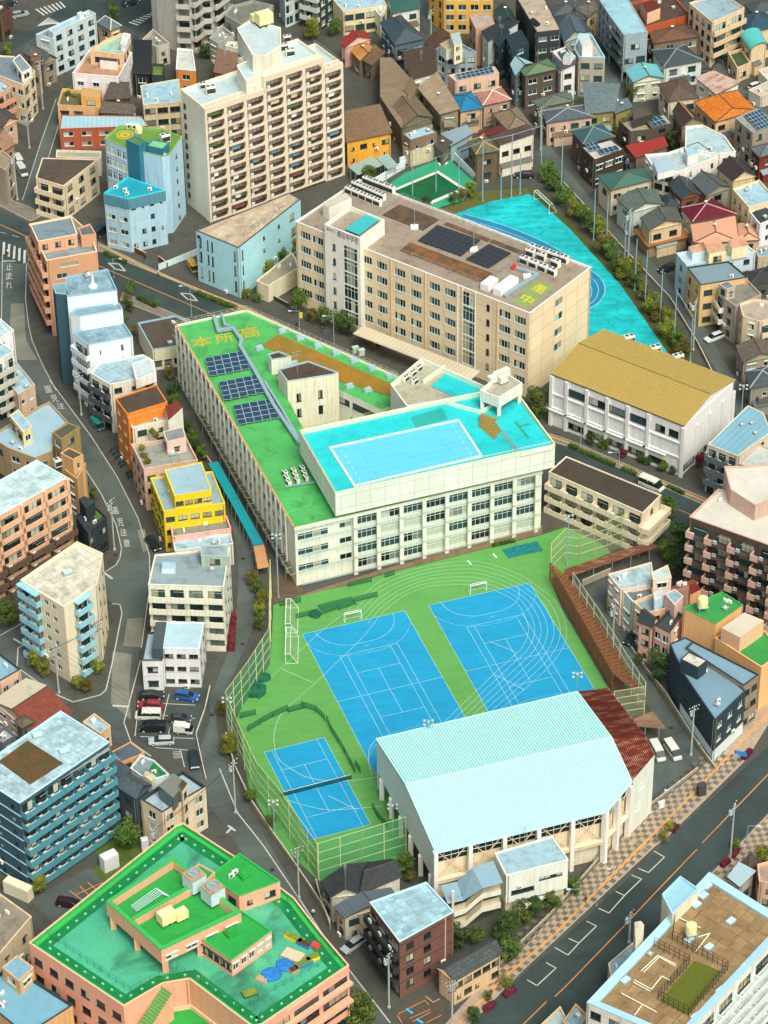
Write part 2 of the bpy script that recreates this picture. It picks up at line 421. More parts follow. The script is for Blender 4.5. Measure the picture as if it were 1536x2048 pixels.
# ------------------------------------------------------------------ generic buildings
LEAN=[False];PIPED=W('#7b746a','plain');GUT=W('#4a4743','plain')
LRF=[RF('#6d6a63','metal',pitch=.4),RF('#8fa3ab','metal',pitch=.4),RF('#7a5f4c','metal',pitch=.4),RF('#566068','metal',pitch=.4)];LBL=[W('#8c8579','plain'),W('#5a554d','plain'),W('#b9b2a4','plain'),W('#47525a','plain')]
def vis(a,b,z):
    t=(b-a).normalized();n=Vector((t.y,-t.x));c=(a+b)/2
    d=Vector((CAMP.x-c.x,CAMP.y-c.y)).normalized()
    return n.dot(d)
def face_openings(spec,L,z0,h,par,rs):
    """-> list of (u_centre, z, w, h, style) windows and list of (u0, z, w, d, mats..) balconies"""
    wins,bal=[],[]
    if spec is None:return wins,bal
    H=h-z0
    if spec == 'a':
        rows=max(1,round((H-par)/3.0));cols=max(1,int(L/rs.uniform(2.6,3.6)))
        if L<1.6:return wins,bal
        spec=('w',rows,cols,min(1.9,L*.55),1.3)
        skip=.13
    else:skip=spec[5] if spec[0] == 'w' and len(spec)>5 else 0
    if spec[0] == 'c':
        return [(L*q[0],q[1],q[2],q[3],q[4]) for q in spec[1]],bal
    rows,cols=spec[1],spec[2]
    pitch=(H-par-.25)/rows
    if spec[0] == 'w':
        w,wh=spec[3],spec[4];style=spec[6] if len(spec)>6 else rs.choice(('p','d','d','dh','b','ph'))
        w=min(w,L/cols*.86);wh=min(wh,pitch*.78)
        for r in range(rows):
            for c in range(cols):
                if skip and rs.random()<skip:continue
                ww,hh=w,wh
                if skip and rs.random()<.22:ww,hh=w*.5,wh*.72
                z=z0+r*pitch+max(.35,min(.95,pitch-wh-.35))
                wins.append((L*(c+.5)/cols,z,ww,hh,style))
    elif spec[0] == 'b':
        d=spec[3] if len(spec)>3 else 1.1;bm=spec[4];sm=spec[5] if len(spec)>5 else bm;rail=spec[6] if len(spec)>6 else False
        lo=spec[7] if len(spec)>7 else 1
        bw=L/cols
        for r in range(rows):
            z=z0+r*pitch+.1
            for c in range(cols):
                wins.append((bw*(c+.5),z+.1,bw*.72,min(2.0,pitch*.74),'d'))
                if r >= lo:bal.append((bw*c+.1,z,bw-.2,d,bm,sm,rail))
    return wins,bal
def bld(kind,label,pts,h,wall,roof,par=.45,rim=None,f='a',z0=0,cat='building',parent=None,name=None,rt='flat',rh=1.8,ov=.35,gw=None,
        ac=None,bk=.12,ridge=None,wins=True,base=None,thick=.22,hipf=.5,pz=None,roof2=None):
    P3=[wp(x,y,h if pz is None else pz) for x,y in pts]
    if len(P3) == 3:P3.append(P3[0]+P3[2]-P3[1])
    P=[Vector((p.x,p.y)) for p in P3]
    if isinstance(f,(str,type(None))) or (isinstance(f,tuple)):f=[f]*len(P)
    f=list(f)+[None]*(len(P)-len(f))
    if not ccw(P) and rt == 'shed':
        P=[P[1],P[0],P[3],P[2]];f=[f[0],f[3],f[2],f[1]]
    elif not ccw(P):
        P=list(reversed(P));f=f[:len(P)];f=list(reversed(f[:-1]))+[f[-1]] if len(f) == len(P) else f
    rs=random.Random(label or str(pts))
    wall=wall if not isinstance(wall,str) else W(wall);roof=roof if not isinstance(roof,str) else RF(roof)
    c=sum((Vector((p.x,p.y)) for p in P),Vector((0,0)))/len(P)
    merged=parent is not None
    if parent is None:root=thing(kind,label,cat,(c.x,c.y,z0))
    else:root=parent
    wmb=MB();Pw=P if rt == 'flat' else inset(P,ov)
    todo=[];n=len(P)
    top=h if rt == 'flat' else h
    for i in range(n):
        a,b=Pw[i],Pw[(i+1) % n];L=(b-a).length
        if L<.05:continue
        t=(b-a)/L;rects=[]
        sp=f[i]
        if sp is not None and vis(a,b,h)<.08:sp=None
        ws,bs_=face_openings(sp,L,z0,h,par if rt == 'flat' else .35,rs) if wins else ([],[])
        for (u,z,w,hh,st) in ws:
            if z+hh>top-.15 or u-w/2<.1 or u+w/2>L-.1:continue
            rects.append((u-w/2,u+w/2,z,z+hh));todo.append((a,t,u,z,w,hh,st))
        if base is not None:
            wall_face(wmb,a,b,z0,base[0],[],base[1]);wall_face(wmb,a,b,base[0],top,[r for r in rects if r[2]>base[0]],wall)
            todo=[q for q in todo if q[3]>base[0] or q[0] is not a]
        else:wall_face(wmb,a,b,z0,top,rects,wall)
        for (u,z,w,d,bm,sm,rail) in bs_:
            p=a+t*u
            todo.append(('bal',balc_mesh(w,d,bm,sm,rail),(p.x,p.y,z),math.atan2(t.y,t.x)))
    if rt == 'flat':
        th=.2
        if par>0:
            Q=inset(P,th);zr=h-par
            rm=MB();rmm=rim or wall
            Po=inset(P,-.04)
            for i in range(n):
                j=(i+1) % n
                rm.poly([(*Po[i],h),(*Po[j],h),(*Q[j],h),(*Q[i],h)],rmm)
                rm.poly([(*Po[i],h-.12),(*Po[j],h-.12),(*Po[j],h),(*Po[i],h)],rmm)
                rm.poly([(*P[i],h-.12),(*P[j],h-.12),(*Po[j],h-.12),(*Po[i],h-.12)],rmm)
                rm.poly([(*Q[i],h),(*Q[j],h),(*Q[j],zr),(*Q[i],zr)],rmm)
        else:Q=P;zr=h;rm=None
        rb=MB();rb.poly([(*q,zr) for q in Q],roof)
    else:
        rm=None;rb=MB();zr=h
        roof_solid(rb,wmb,P,Pw,h,rh,rt,roof,gw or wall,ridge,thick,hipf,roof2)
    if parent is None:
        wo_=wmb.build('wall',root);host=root
    else:
        wo_=wmb.build(name or kind,root);host=wo_
    ro=rb.build('roof',host)
    if rm:rm.build('parapet',host)
    for q in todo:
        if q[0] == 'bal':place('balcony',q[1],host,q[2],q[3])
        else:put_window(host,*q,merged=merged)

    k=ac if ac is not None else (rs.choice((0,1,2,3)) if rt == 'flat' and not merged else 0)
    if not merged:
        vs_=[(vis(Pw[i],Pw[(i+1) % n],h),i) for i in range(n) if (Pw[(i+1) % n]-Pw[i]).length>2.5]
        vs_=sorted([q for q in vs_ if q[0]>.15],reverse=True)
        for v_,i in vs_[:2]:
            a,b=Pw[i],Pw[(i+1) % n];t=(b-a).normalized();q=Vector((t.y,-t.x));db=MB()
            p=a+t*rs.choice((.35,(b-a).length-.35))+q*.09;db.bar((*p,z0),(*p,h-.2),.06,PIPED,5);db.build('drain_pipe',host)
            if rs.random()<.7:p=a+t*((b-a).length*rs.uniform(.2,.8))+q*.35;kitput(host,'ac',(p.x,p.y,z0+rs.choice((0,2.9 if h>5.5 else 0))),math.atan2(t.y,t.x))
        if LEAN[0] and rt != 'flat' and vs_:
            v_,i=vs_[0];a,b=Pw[i],Pw[(i+1) % n];t=(b-a).normalized();q=Vector((t.y,-t.x));L=(b-a).length
            if rs.random()<.6:
                d=rs.uniform(.9,1.7);w=L*rs.uniform(.45,.9);c0=a+t*rs.uniform(w/2,L-w/2);zt_=rs.uniform(2.3,2.8);lb=MB()
                A_,B2=c0-t*w/2,c0+t*w/2;lb.prism([A_,A_+q*d,B2+q*d,B2],z0,zt_,wall);o0,o1=A_-t*.2,B2+t*.2
                lb.poly([(*(o0+q*(d+.3)),zt_-.1),(*(o1+q*(d+.3)),zt_-.1),(*o1,zt_+.5),(*o0,zt_+.5)],rs.choice(LRF));lb.build('lean_to',host)
            if len(vs_)>1 and rs.random()<.5 and h>5:
                v_,i=vs_[rs.randrange(2)];a,b=Pw[i],Pw[(i+1) % n];t=(b-a).normalized();L=(b-a).length;w=L*rs.uniform(.4,.7);p=a+t*rs.uniform(.2,L-w-.2)
                place('balcony',balc_mesh(round(w,1),.9,rs.choice(LBL),LRF[0],rs.random()<.5),host,(p.x,p.y,z0+2.9),math.atan2(t.y,t.x))
    if k and rt == 'flat':
        Qi=inset(P,1.0)
        for _ in range(k):
            i=rs.randrange(n);j=(i+1) % n;p=Qi[i].lerp(Qi[j],rs.uniform(.15,.85)).lerp(c,rs.uniform(0,.35))
            tt=Qi[j]-Qi[i]
            kitput(host,rs.choice(('ac','ac','vent','ac')),(p.x,p.y,zr),math.atan2(tt.y,tt.x))
    if rt != 'flat' and parent is None and rs.random()<.5:
        kitput(host,rs.choice(('antenna','dish')),(c.x,c.y,h+rh*(.9 if rt in ('hip','gable') else .5)),rs.uniform(0,3))
    root_=root if parent is None else wo_
    root_['_zr']=zr
    return root_
def roof_solid(rb,wmb,P,Pw,h,rh,rt,roof,gw,ridge,thick,hipf,roof2=None):
    """pitched roofs over a quadrilateral P (ridge parallel to P[0]-P[1])"""
    up=Vector((0,0,1))
    V=lambda p,z:Vector((p.x,p.y,z))
    faces=[]
    if len(P) != 4 or rt == 'pyr':
        c=sum((p for p in P),Vector((0,0)))/len(P);ap=V(c,h+rh)
        for i in range(len(P)):faces.append([V(P[i],h),V(P[(i+1) % len(P)],h),ap])
        lines=[(V(p,h),ap) for p in P]
    else:
        a,b,c,d=P
        if rt in ('gable','hip'):
            m1,m2=(a+d)/2,(b+c)/2;L=(m2-m1).length
            k=0 if rt == 'gable' else min(.48,hipf*((a-d).length)/max(L,.1))
            r1,r2=V(m1.lerp(m2,k),h+rh),V(m2.lerp(m1,k),h+rh)
            A,B,C,D=(V(q,h) for q in (a,b,c,d))
            faces=[[A,B,r2,r1],[C,D,r1,r2]]
            if rt == 'hip':faces+=[[B,C,r2],[D,A,r1]]
            lines=[(r1,r2)]+([(A,r1),(B,r2),(C,r2),(D,r1)] if rt == 'hip' else [])
            if rt == 'gable':
                for (p,q,r) in ((Pw[1],Pw[2],r2),(Pw[3],Pw[0],r1)):
                    m=(p+q)/2;wmb.poly([V(p,h),V(q,h),V(m,h+rh*.93)],gw)
        elif rt == 'shed':
            A,B,C,D=V(a,h),V(b,h),V(c,h+rh),V(d,h+rh);faces=[[A,B,C,D]];lines=[]
            w=Pw
            wmb.poly([V(w[1],h),V(w[2],h),V(w[2],h+rh*.95)],gw);wmb.poly([V(w[3],h),V(w[0],h),V(w[3],h+rh*.95)],gw)
            wmb.poly([V(w[2],h),V(w[3],h),V(w[3],h+rh*.95),V(w[2],h+rh*.95)],gw)
        elif rt == 'barrel':
            A,B,C,D=(V(q,h) for q in (a,b,c,d));N=10;prev=None;lines=[]
            for i in range(N+1):
                an=math.pi*i/N;s=(1-math.cos(an))/2;z=rh*math.sin(an)
                p,q=A.lerp(D,s)+up*z,B.lerp(C,s)+up*z
                if prev:faces.append([prev[0],prev[1],q,p])
                prev=(p,q)
            for (p,q) in ((Pw[1],Pw[2]),(Pw[0],Pw[3])):
                wmb.poly([V(p.lerp(q,(1-math.cos(math.pi*i/N))/2),h+rh*.97*math.sin(math.pi*i/N)) for i in range(N+1)],gw)
    dz=Vector((0,0,thick))
    for i,fc in enumerate(faces):
        rb.poly([p+dz for p in fc],roof2 if roof2 is not None and i == 1 else roof)

    n=len(P)
    if rt in ('gable','hip','pyr'):
        Vs=[V(p,h) for p in P]
        for i in range(n):
            p,q=Vs[i],Vs[(i+1) % n]
            if rt == 'gable' and i in (1,3):continue
            rb.poly([p,q,q+dz,p+dz],GUT)
        rb.poly([v for v in reversed(Vs)],gw)
        if rt == 'gable':
            for (p,q,r) in ((Vs[1],Vs[2],lines[0][1]),(Vs[3],Vs[0],lines[0][0])):
                rb.poly([p,r,r+dz,p+dz],GUT);rb.poly([r,q,q+dz,r+dz],GUT)
    elif rt in ('shed','barrel'):
        for fc in faces:
            m=len(fc)
            for i in range(m):p,q=fc[i],fc[(i+1) % m];rb.poly([p,q,q+dz,p+dz],GUT)
    if ridge is None and rt in ('hip','gable','pyr'):ridge=GUT
    if ridge is not None:
        for p,q in lines:rb.bar(p+dz*1.15,q+dz*1.15,.13,ridge,4)
def pent(parent,pts,h,z0,wall,roof,par=.15,f=None,**k):
    return bld('penthouse',None,pts,h,wall,roof,par=par,f=f,z0=z0,parent=parent,ac=0,**k)
def text(parent,body,p00,p10,p01,m,name='lettering',lift=None):
    cu=bpy.data.curves.new('t','FONT');cu.body=body;o=bpy.data.objects.new('t',cu);COL.objects.link(o)
    dg=bpy.context.evaluated_depsgraph_get();me=bpy.data.meshes.new_from_object(o.evaluated_get(dg))
    bpy.data.objects.remove(o)
    co=np.empty(len(me.vertices)*3);me.vertices.foreach_get('co',co);co=co.reshape(-1,3)
    lo,hi=co.min(0),co.max(0);uvw=(co-lo)/np.maximum(hi-lo,1e-6)
    a,ex,ey=np.array(p00),np.array(p10)-np.array(p00),np.array(p01)-np.array(p00)
    w=a+uvw[:,:1]*ex+uvw[:,1:2]*ey
    if lift is not None:w=w+np.array(lift)
    me.vertices.foreach_set('co',w.ravel());me.materials.clear();me.materials.append(m);autouv(me)
    return obj(name,me,parent)

def slabs(parent,pts,h,zr,nx,ny,hexc,ins=.32,gap=.07,th=.05,var=.14):
    """loose-laid roof slabs, each a piece of its own, over a four-cornered flat roof"""
    P=[Vector((p.x,p.y)) for p in (wp(x,y,h) for x,y in pts)]
    if not ccw(P):P.reverse()
    a,b,c,d=inset(P,ins);m=mat('roof_slab_'+hexc,hexc,'rand','roof',var=var)
    for j in range(ny):
        p0,p1=a.lerp(d,j/ny),b.lerp(c,j/ny);q0,q1=a.lerp(d,(j+1)/ny),b.lerp(c,(j+1)/ny)
        for i in range(nx):
            k=[p0.lerp(p1,i/nx),p0.lerp(p1,(i+1)/nx),q0.lerp(q1,(i+1)/nx),q0.lerp(q1,i/nx)];o=k[0]
            mb=MB();mb.prism(inset([v-o for v in k],gap/2),0,th,m)
            obj('roof_slab',mb.mesh('roof_slab'),parent,(o.x,o.y,zr+.004))

# ================================================================== GROUND, ROADS
ASPH=mat('asphalt_road','#3c4a49','asphalt','roof',rough=.85);ASP2=mat('asphalt_lane','#59625f','asphalt','roof',rough=.85)
ASP3=mat('asphalt_patch','#86857a','asphalt','roof',rough=.85);GRD=mat('ground_yard','#565650','conc','roof',amt=.6)
PAV=mat('pavement_grey','#8d8478','slab','roof',cell=.6,amt=.3);KERB=mat('kerb_stone','#b3aa9b','plain','roof',var=.15)
WHT=mat('road_paint_white','#cfcdc2','plain','roof',var=.22);ORG=mat('road_paint_orange','#d98f4e','plain','roof',var=.2);TAC=mat('tactile_yellow','#dba05a','plain','roof',var=.15)
g=MB();g.poly([(-3000,-1500,-.02),(3000,-1500,-.02),(3000,4500,-.02),(-3000,4500,-.02)],GRD);struct('ground',g)
def sheet(name,pts,m,z=.004,kind='structure'):
    mb=MB();P=[wp(x,y,z) for x,y in pts]
    if not ccw([Vector((p.x,p.y)) for p in P]):P.reverse()
    mb.poly(P,m);o=mb.build(name);o['kind']=kind;return o
def raised(name,pts,m,h=.13):
    mb=MB();P=[Vector((p.x,p.y)) for p in (wp(x,y,h) for x,y in pts)]
    if not ccw(P):P.reverse()
    Q=inset(P,.16)
    for i in range(len(P)):
        j=(i+1) % len(P);mb.poly([(*P[i],0),(*P[j],0),(*P[j],h),(*P[i],h)],KERB);mb.poly([(*P[i],h),(*P[j],h),(*Q[j],h),(*Q[i],h)],KERB)
    mb.poly([(*q,h) for q in Q],m);o=mb.build(name);o['kind']='structure';return o
def stripe_mb(mb,pts,w,m,z,closed=False,dash=None):
    P=[p if isinstance(p,Vector) else wp(p[0],p[1],z) for p in pts]
    segs=list(zip(P,P[1:]))+([(P[-1],P[0])] if closed else [])
    for a,b in segs:
        a=Vector((a.x,a.y));b=Vector((b.x,b.y));L=(b-a).length
        if L<1e-3:continue
        t=(b-a)/L;q=Vector((-t.y,t.x))*w/2
        sp=[(0,L)] if not dash else [(s,min(L,s+dash[0])) for s in np.arange(0,L,dash[0]+dash[1])]
        for s,e in sp:
            e2=e+(0 if dash else w*.3)
            mb.poly([(*(a+t*s-q),z),(*(a+t*e2-q),z),(*(a+t*e2+q),z),(*(a+t*s+q),z)],m)
def spline(pts,n=6):
    out=[]
    P=[Vector((*p,0)) for p in pts]
    for i in range(len(P)-1):
        p0,p1,p2,p3=P[max(0,i-1)],P[i],P[i+1],P[min(len(P)-1,i+2)]
        for k in range(n):
            t=k/n;q=.5*((2*p1)+(p2-p0)*t+(2*p0-5*p1+4*p2-p3)*t*t+(3*p1-p0-3*p2+p3)*t**3);out.append((q.x,q.y))
    out.append(tuple(pts[-1]));return out
_lz=[0]
def line(name,pts,w,m=None,z=.012,**k):
    _lz[0]+=1;mb=MB();stripe_mb(mb,pts,w,m or WHT,z+(_lz[0] % 40)*.0006,**k);o=mb.build(name);o['kind']='structure';return o

T(0,0,1)

sheet('avenue',[(-40,405),(0,422),(57,447),(196,502),(372,572),(468,622),(780,762),(960,835),(1136,895),(1250,942),(1381,1000),(1600,1095),(1600,1170),(1378,1066),(1318,1036),(1136,956),(780,818),(468,684),(375,634),(245,580),(150,560),(70,545),(0,545),(-40,540)],ASPH,.004)
sheet('left_street',[(112,198),(140,170),(150,150),(152,168),(128,210),(117,247),(98,312),(76,395),(66,440),(30,432),(45,400),(78,290)],ASP2,.005)
sheet('curved_street',[(-30,520),(60,530),(53,600),(64,680),(112,780),(182,872),(234,953),(276,1036),(300,1111),(300,1160),(296,1215),(280,1300),(262,1385),(248,1440),(262,1482),(300,1512),(360,1560),(420,1640),(380,1650),(330,1570),(280,1520),(180,1430),(150,1400),(60,1440),(-40,1360),(-40,1280),(50,1240),(55,1300),(100,1360),(150,1400),(205,1385),(222,1330),(243,1230),(240,1210),(226,1206),(200,1190),(208,1145),(232,1130),(243,1096),(232,1049),(203,989),(172,940),(130,860),(60,770),(20,700),(-30,640)],ASP2,.006)
sheet('school_lane',[(470,985),(505,1075),(508,1140),(508,1250),(470,1340),(444,1400),(432,1440),(440,1500),(478,1585),(560,1725),(640,1860),(700,1940),(780,2040),(820,2100),(770,2100),(720,2040),(660,1960),(590,1850),(520,1760),(440,1640),(380,1560),(390,1500),(400,1440),(430,1370),(470,1270),(478,1150),(470,1080),(455,1000)],ASP2,.007)
sheet('parking_lot',[(270,1375),(420,1375),(420,1440),(400,1500),(405,1530),(360,1520),(275,1480)],mat('asphalt_parking','#48504e','asphalt','roof'),.009)
for nm,q in (('asphalt_patch',[(255,1238),(287,1235),(283,1295),(246,1291)]),('asphalt_patch',[(225,1303),(264,1308),(258,1370),(262,1440),(222,1405)]),('asphalt_patch',[(275,1060),(290,1058),(297,1100),(286,1104)]),('asphalt_patch',[(22,607),(48,607),(52,680),(75,720),(30,720),(18,680)])):
    sheet(nm,q,ASP3,.0095)
sheet('side_alley',[(1083,292),(1100,290),(1160,370),(1258,480),(1350,570),(1400,640),(1462,745),(1500,830),(1470,830),(1440,755),(1380,650),(1336,590),(1236,500),(1136,392),(1075,310)],ASP2,.006)
sheet('back_alley',[(1165,1185),(1210,1155),(1225,1195),(1262,1290),(1300,1360),(1360,1455),(1430,1545),(1405,1570),(1330,1470),(1262,1350),(1230,1290),(1190,1210)],ASP2,.005)
sheet('service_yard',[(1300,1520),(1330,1480),(1405,1560),(1330,1620),(1290,1600)],ASP2,.0045)
sheet('main_road',[(1620,1420),(1500,1525),(1326,1692),(1136,1868),(1040,1955),(960,2030),(900,2090),(1080,2140),(1180,2000),(1290,1880),(1417,1746),(1536,1622),(1620,1540)],ASPH,.004)
sheet('top_road',[(-40,55),(70,60),(110,25),(150,-40),(330,-40),(330,40),(290,48),(276,80),(262,92),(270,60),(180,25),(100,55),(20,105),(-40,130)],ASPH,.005)
sheet('upper_alley',[(1170,30),(1200,30),(1255,190),(1225,215),(1200,150)],ASP2,.005)
sheet('right_alley',[(1395,70),(1412,70),(1470,165),(1536,220),(1540,240),(1455,175)],ASP2,.005)
sheet('top_alley',[(835,0),(855,0),(880,70),(850,60)],ASP2,.005)

raised('pavement',[(196,484),(300,535),(400,580),(490,612),(600,665),(790,745),(940,815),(1080,860),(1140,880),(1250,927),(1330,962),(1440,1008),(1436,1022),(1381,998),(1250,940),(1136,893),(960,833),(780,760),(468,621),(372,571),(196,501)],PAV)
raised('pavement',[(245,584),(375,638),(480,700),(470,704),(340,640),(240,600)],PAV)
for (a,b) in (((200,492),(1436,1015)),):
    line('tactile_strip',[(200,490),(300,540),(400,579),(490,616),(600,668),(790,751),(1000,838),(1140,886),(1250,933),(1436,1014)],.35,TAC,.138)
raised('pavement',[(0,380),(-20,402),(60,442),(75,436),(90,425),(70,418),(20,398)],PAV)

raised('pavement',[(1560,1410),(1493,1518),(1328,1680),(1310,1692),(1136,1856),(1042,1944),(940,2048),(900,2090),(870,2070),(985,1945),(1020,1925),(1100,1838),(1200,1722),(1300,1618),(1395,1545),(1490,1440),(1550,1380)],mat('paver_cream','#c0a892','slab','roof',cell=.9,amt=.15))
raised('pavement',[(1560,1600),(1536,1628),(1417,1752),(1380,1800),(1440,1800),(1500,1740),(1560,1680)],mat('paver_cream','#c0a892','slab','roof'))
PAVD=mat('paver_dark','#7c7466','rand','roof',var=.12)
pm=MB();pm.box(-.45,.45,-.45,.45,-.03,.0,PAVD);paver=pm.mesh('paving_stone')
def pavers(edge_a,edge_b,n_across,w,anchor,budget):
    """dark slabs of a chequered pavement, laid between two kerb lines"""
    a,b=wp(*edge_a,.134),wp(*edge_b,.134);d=(b-a);L=d.length;t=d/L;q=Vector((-t.y,t.x,0));ang=math.atan2(t.y,t.x)
    c=wp(*anchor,.134)
    if (c-a).dot(q)<0:q=-q
    cells=[]
    for i in range(int(L/w)):
        for j in range(n_across):
            if (i+j) % 2:continue
            cells.append(a+t*(w*(i+.5))+q*(w*(j+.5)+.15))
    return cells,ang
def lay(cells,ang,host,limit):
    cells.sort(key=lambda p:(p-CAMP).length)
    for p in cells[:limit]:
        place('paving_stone',paver,host,(p.x,p.y,.136),ang)
    if cells[limit:]:
        mb=MB();t=(math.cos(ang),math.sin(ang))
        for p in cells[limit:]:mb.obox((p.x,p.y),t,.9,.9,.106,.136,PAVD)
        o=mb.build('paving_stones',host);o['kind']='stuff'
pv=[o for o in bpy.data.objects if o.name.startswith('pavement')]
c1,a1=pavers((1300,1700),(1492,1516),7,.92,(1380,1560),0)
c2,a2=pavers((1000,1985),(1300,1700),6,.92,(1100,1840),0)
lay(c1,a1,pv[3],90);lay(c2,a2,pv[3],210)
c3,a3=pavers((1536,1630),(1420,1751),5,.92,(1500,1740),0);lay(c3,a3,pv[4],60)
line('tactile_strip',[(1540,1422),(1440,1530),(1340,1634),(1195,1780),(1110,1868),(1000,1962),(905,2060)],.4,TAC,.142)

line('centre_line',[(-20,440),(56,474),(194,530),(400,618),(520,672)],.18,ORG);line('centre_line',[(1250,972),(1318,1001),(1378,1028),(1540,1100)],.18,ORG)
line('centre_line',[(1560,1524),(1405,1685)],.2,ORG);line('centre_line',[(1394,1698),(1310,1786),(1250,1850)],.2,ORG);line('centre_line',[(1248,1852),(1136,1968),(1110,1993)],.2,ORG);line('centre_line',[(1093,2003),(1020,2075)],.2,ORG)
line('lane_line',[(0,464),(60,480)],.13,dash=(1.6,1.6))
for a,b,c,d in (((1308,1702),(1329,1714),(1297,1745),(1277,1737)),((1263,1750),(1283,1758),(1249,1791),(1232,1783)),((1232,1783),(1249,1791),(1218,1826),(1198,1817)),((1173,1842),(1193,1852),(1158,1886),(1138,1877)),((1138,1877),(1158,1886),(1136,1910),(1110,1895))):
    line('parking_bay',[a,b,c,d],.18)
line('parking_bay',[(1092,1925),(1112,1936),(1074,1971),(1055,1960)],.18)
line('edge_line',[(99,760),(140,815),(182,872),(234,953),(276,1036),(299,1111),(300,1160)],.16)
line('edge_line',[(172,940),(203,989),(232,1049),(243,1096),(240,1115),(232,1130),(208,1145)],.16)
line('edge_line',[(53,526),(51,599),(57,650),(64,680),(85,730),(112,780)],.14);line('edge_line',[(5,507),(3,640)],.14)
line('edge_line',[(224,1207),(240,1209),(244,1226),(224,1328),(212,1380),(200,1390),(146,1404),(104,1385),(42,1340),(34,1332),(36,1296),(50,1287)],.2)
line('edge_line',[(296,1197),(283,1295)],.16);line('edge_line',[(281,1320),(248,1445),(262,1484),(302,1512)],.18);line('edge_line',[(0,1271),(47,1245)],.16)
line('edge_line',[(439,1537),(476,1627),(526,1690),(600,1800),(656,1885),(780,2045)],.2)
line('edge_line',[(112,198),(80,290),(45,400)],.13);line('edge_line',[(118,247),(98,312),(70,405)],.13)
line('stop_line',[(225,1411),(255,1413)],.45);line('stop_line',[(208,1145),(224,1157)],.4);line('stop_line',[(27,1277),(48,1290)],.4);line('stop_line',[(4,522),(30,522)],.35)
for i in range(6):line('crosswalk_bar',[(8+i*10.4,484+i*4),(3+i*10.4+4,508+i*4.4)],.5)
for i in range(8):line('crosswalk_bar',[(76+i*5,52-i*1.0),(98+i*4.6,36+i*2.2)],.45)
for i in range(7):line('crosswalk_bar',[(72+i*8,18-i*2.4),(88+i*7,30-i*2.6)],.45)
for i in range(7):line('crosswalk_bar',[(258+i*7,44-i*3),(276+i*6,50-i*4)],.45)
for cx,cy in ((234,534),(378,594)):line('diamond_mark',[(cx-17,cy-8),(cx+4,cy-6),(cx+17,cy+8),(cx-3,cy+4),(cx-17,cy-8)],.28)
line('road_arrow',[(120,1137),(126,1131)],.3)
line('t_mark',[(453,1666),(464,1655)],.35);line('t_mark',[(456,1651),(470,1661)],.35)
for a,b in (((338,1388),(325,1442)),((325,1407),(390,1410)),((318,1430),(390,1437)),((340,1454),(335,1477)),((280,1473),(389,1477)),((310,1495),(375,1500)),((361,1500),(369,1534)),((270,1472),(276,1420))):line('parking_line',[a,b],.14)
for i in range(5):line('parking_line',[(345+i*.6,1504+i*3),(362+i*.6,1503+i*3)],.12)
RTX=lambda s,q:text(None,s,wp(*q[0],.013),wp(*q[1],.013),wp(*q[2],.013),WHT,'road_lettering')
for ch,q in zip('止まれ',(((12,540),(24,540),(13,527)),((11,559),(24,559),(12,545)),((11,577),(24,577),(12,563)))):RTX(ch,q)['kind']='structure'
for ch,q in zip('園児注意',(((226,1028),(238,1028),(222,1014)),((236,1052),(248,1052),(233,1036)),((241,1072),(254,1072),(240,1057)),((248,1094),(261,1093),(246,1079)))):RTX(ch,q)['kind']='structure'
for ch,q in zip('園児注',(((93,786),(105,785),(88,772)),((105,804),(118,803),(99,790)),((116,818),(130,817),(112,806)))):RTX(ch,q)['kind']='structure'

# ================================================================== SPORTS GROUND OF THE HIGH SCHOOL
GREEN=mat('court_green','#62a355','court','roof',var=.08,dark=.75,amt=.45);BLUE=mat('court_blue','#049bcc','court','roof',var=.08,dark=.72,amt=.4)
LINE=mat('court_line','#cfe2df','plain','roof',var=.1)
field=sheet('sports_ground',[(547,1210),(606,1190),(700,1170),(762,1150),(900,1115),(1083,1070),(1132,1054),(1200,1085),(1222,1105),(1160,1130),(1100,1160),(1125,1220),(1222,1385),(1290,1480),(1180,1560),(900,1640),(815,1705),(812,1725),(638,1762),(560,1690),(497,1572),(474,1434),(484,1414),(541,1327)],GREEN,.02)
def court(tl,tr,length,name):
    a,b=wp(*tl,.024),wp(*tr,.024);ex=(b-a).normalized();w=(b-a).length;ey=Vector((ex.y,-ex.x,0))
    mb=MB();mb.poly([a,a+ey*length,b+ey*length,b],BLUE);o=mb.build(name,field)
    return lambda u,v:a+ex*u+ey*v,w,o
for tl,tr in (((604.5,1268.4),(809.5,1221.5)),((856.9,1210.3),(1059.5,1165.5))):
    C,w,o=court(tl,tr,40,'handball_court');m=MB();z=.029
    S=lambda pts,wd=.05,**k:stripe_mb(m,[C(*p) for p in pts],wd,LINE,z,**k)
    S([(0,0),(w,0),(w,40),(0,40)],closed=True);S([(0,20),(w,20)])
    for v0,sg in ((0,1),(40,-1)):
        for rad,dash in ((6,None),(9,(.35,.25))):
            pts=[]
            for k in range(13):an=math.pi/2*k/12;pts.append((w/2-1.5-rad*math.cos(an),v0+sg*rad*math.sin(an)))
            for k in range(13):an=math.pi/2*k/12;pts.append((w/2+1.5+rad*math.sin(an),v0+sg*rad*math.cos(an)))
            pts=[p for p in pts if 0 <= p[0] <= w];S(pts,dash=dash)
        S([(w/2-.5,v0+sg*7),(w/2+.5,v0+sg*7)])
    x0,x1,y0,y1=w/2-5.48,w/2+5.48,8.3,32
    S([(x0,y0),(x1,y0),(x1,y1),(x0,y1)],closed=True);S([(x0+1.37,y0),(x0+1.37,y1)]);S([(x1-1.37,y0),(x1-1.37,y1)])
    for v in (13.8,26.6):S([(x0+1.37,v),(x1-1.37,v)])
    S([(w/2,13.8),(w/2,26.6)])
    m.build('court_lines',o)
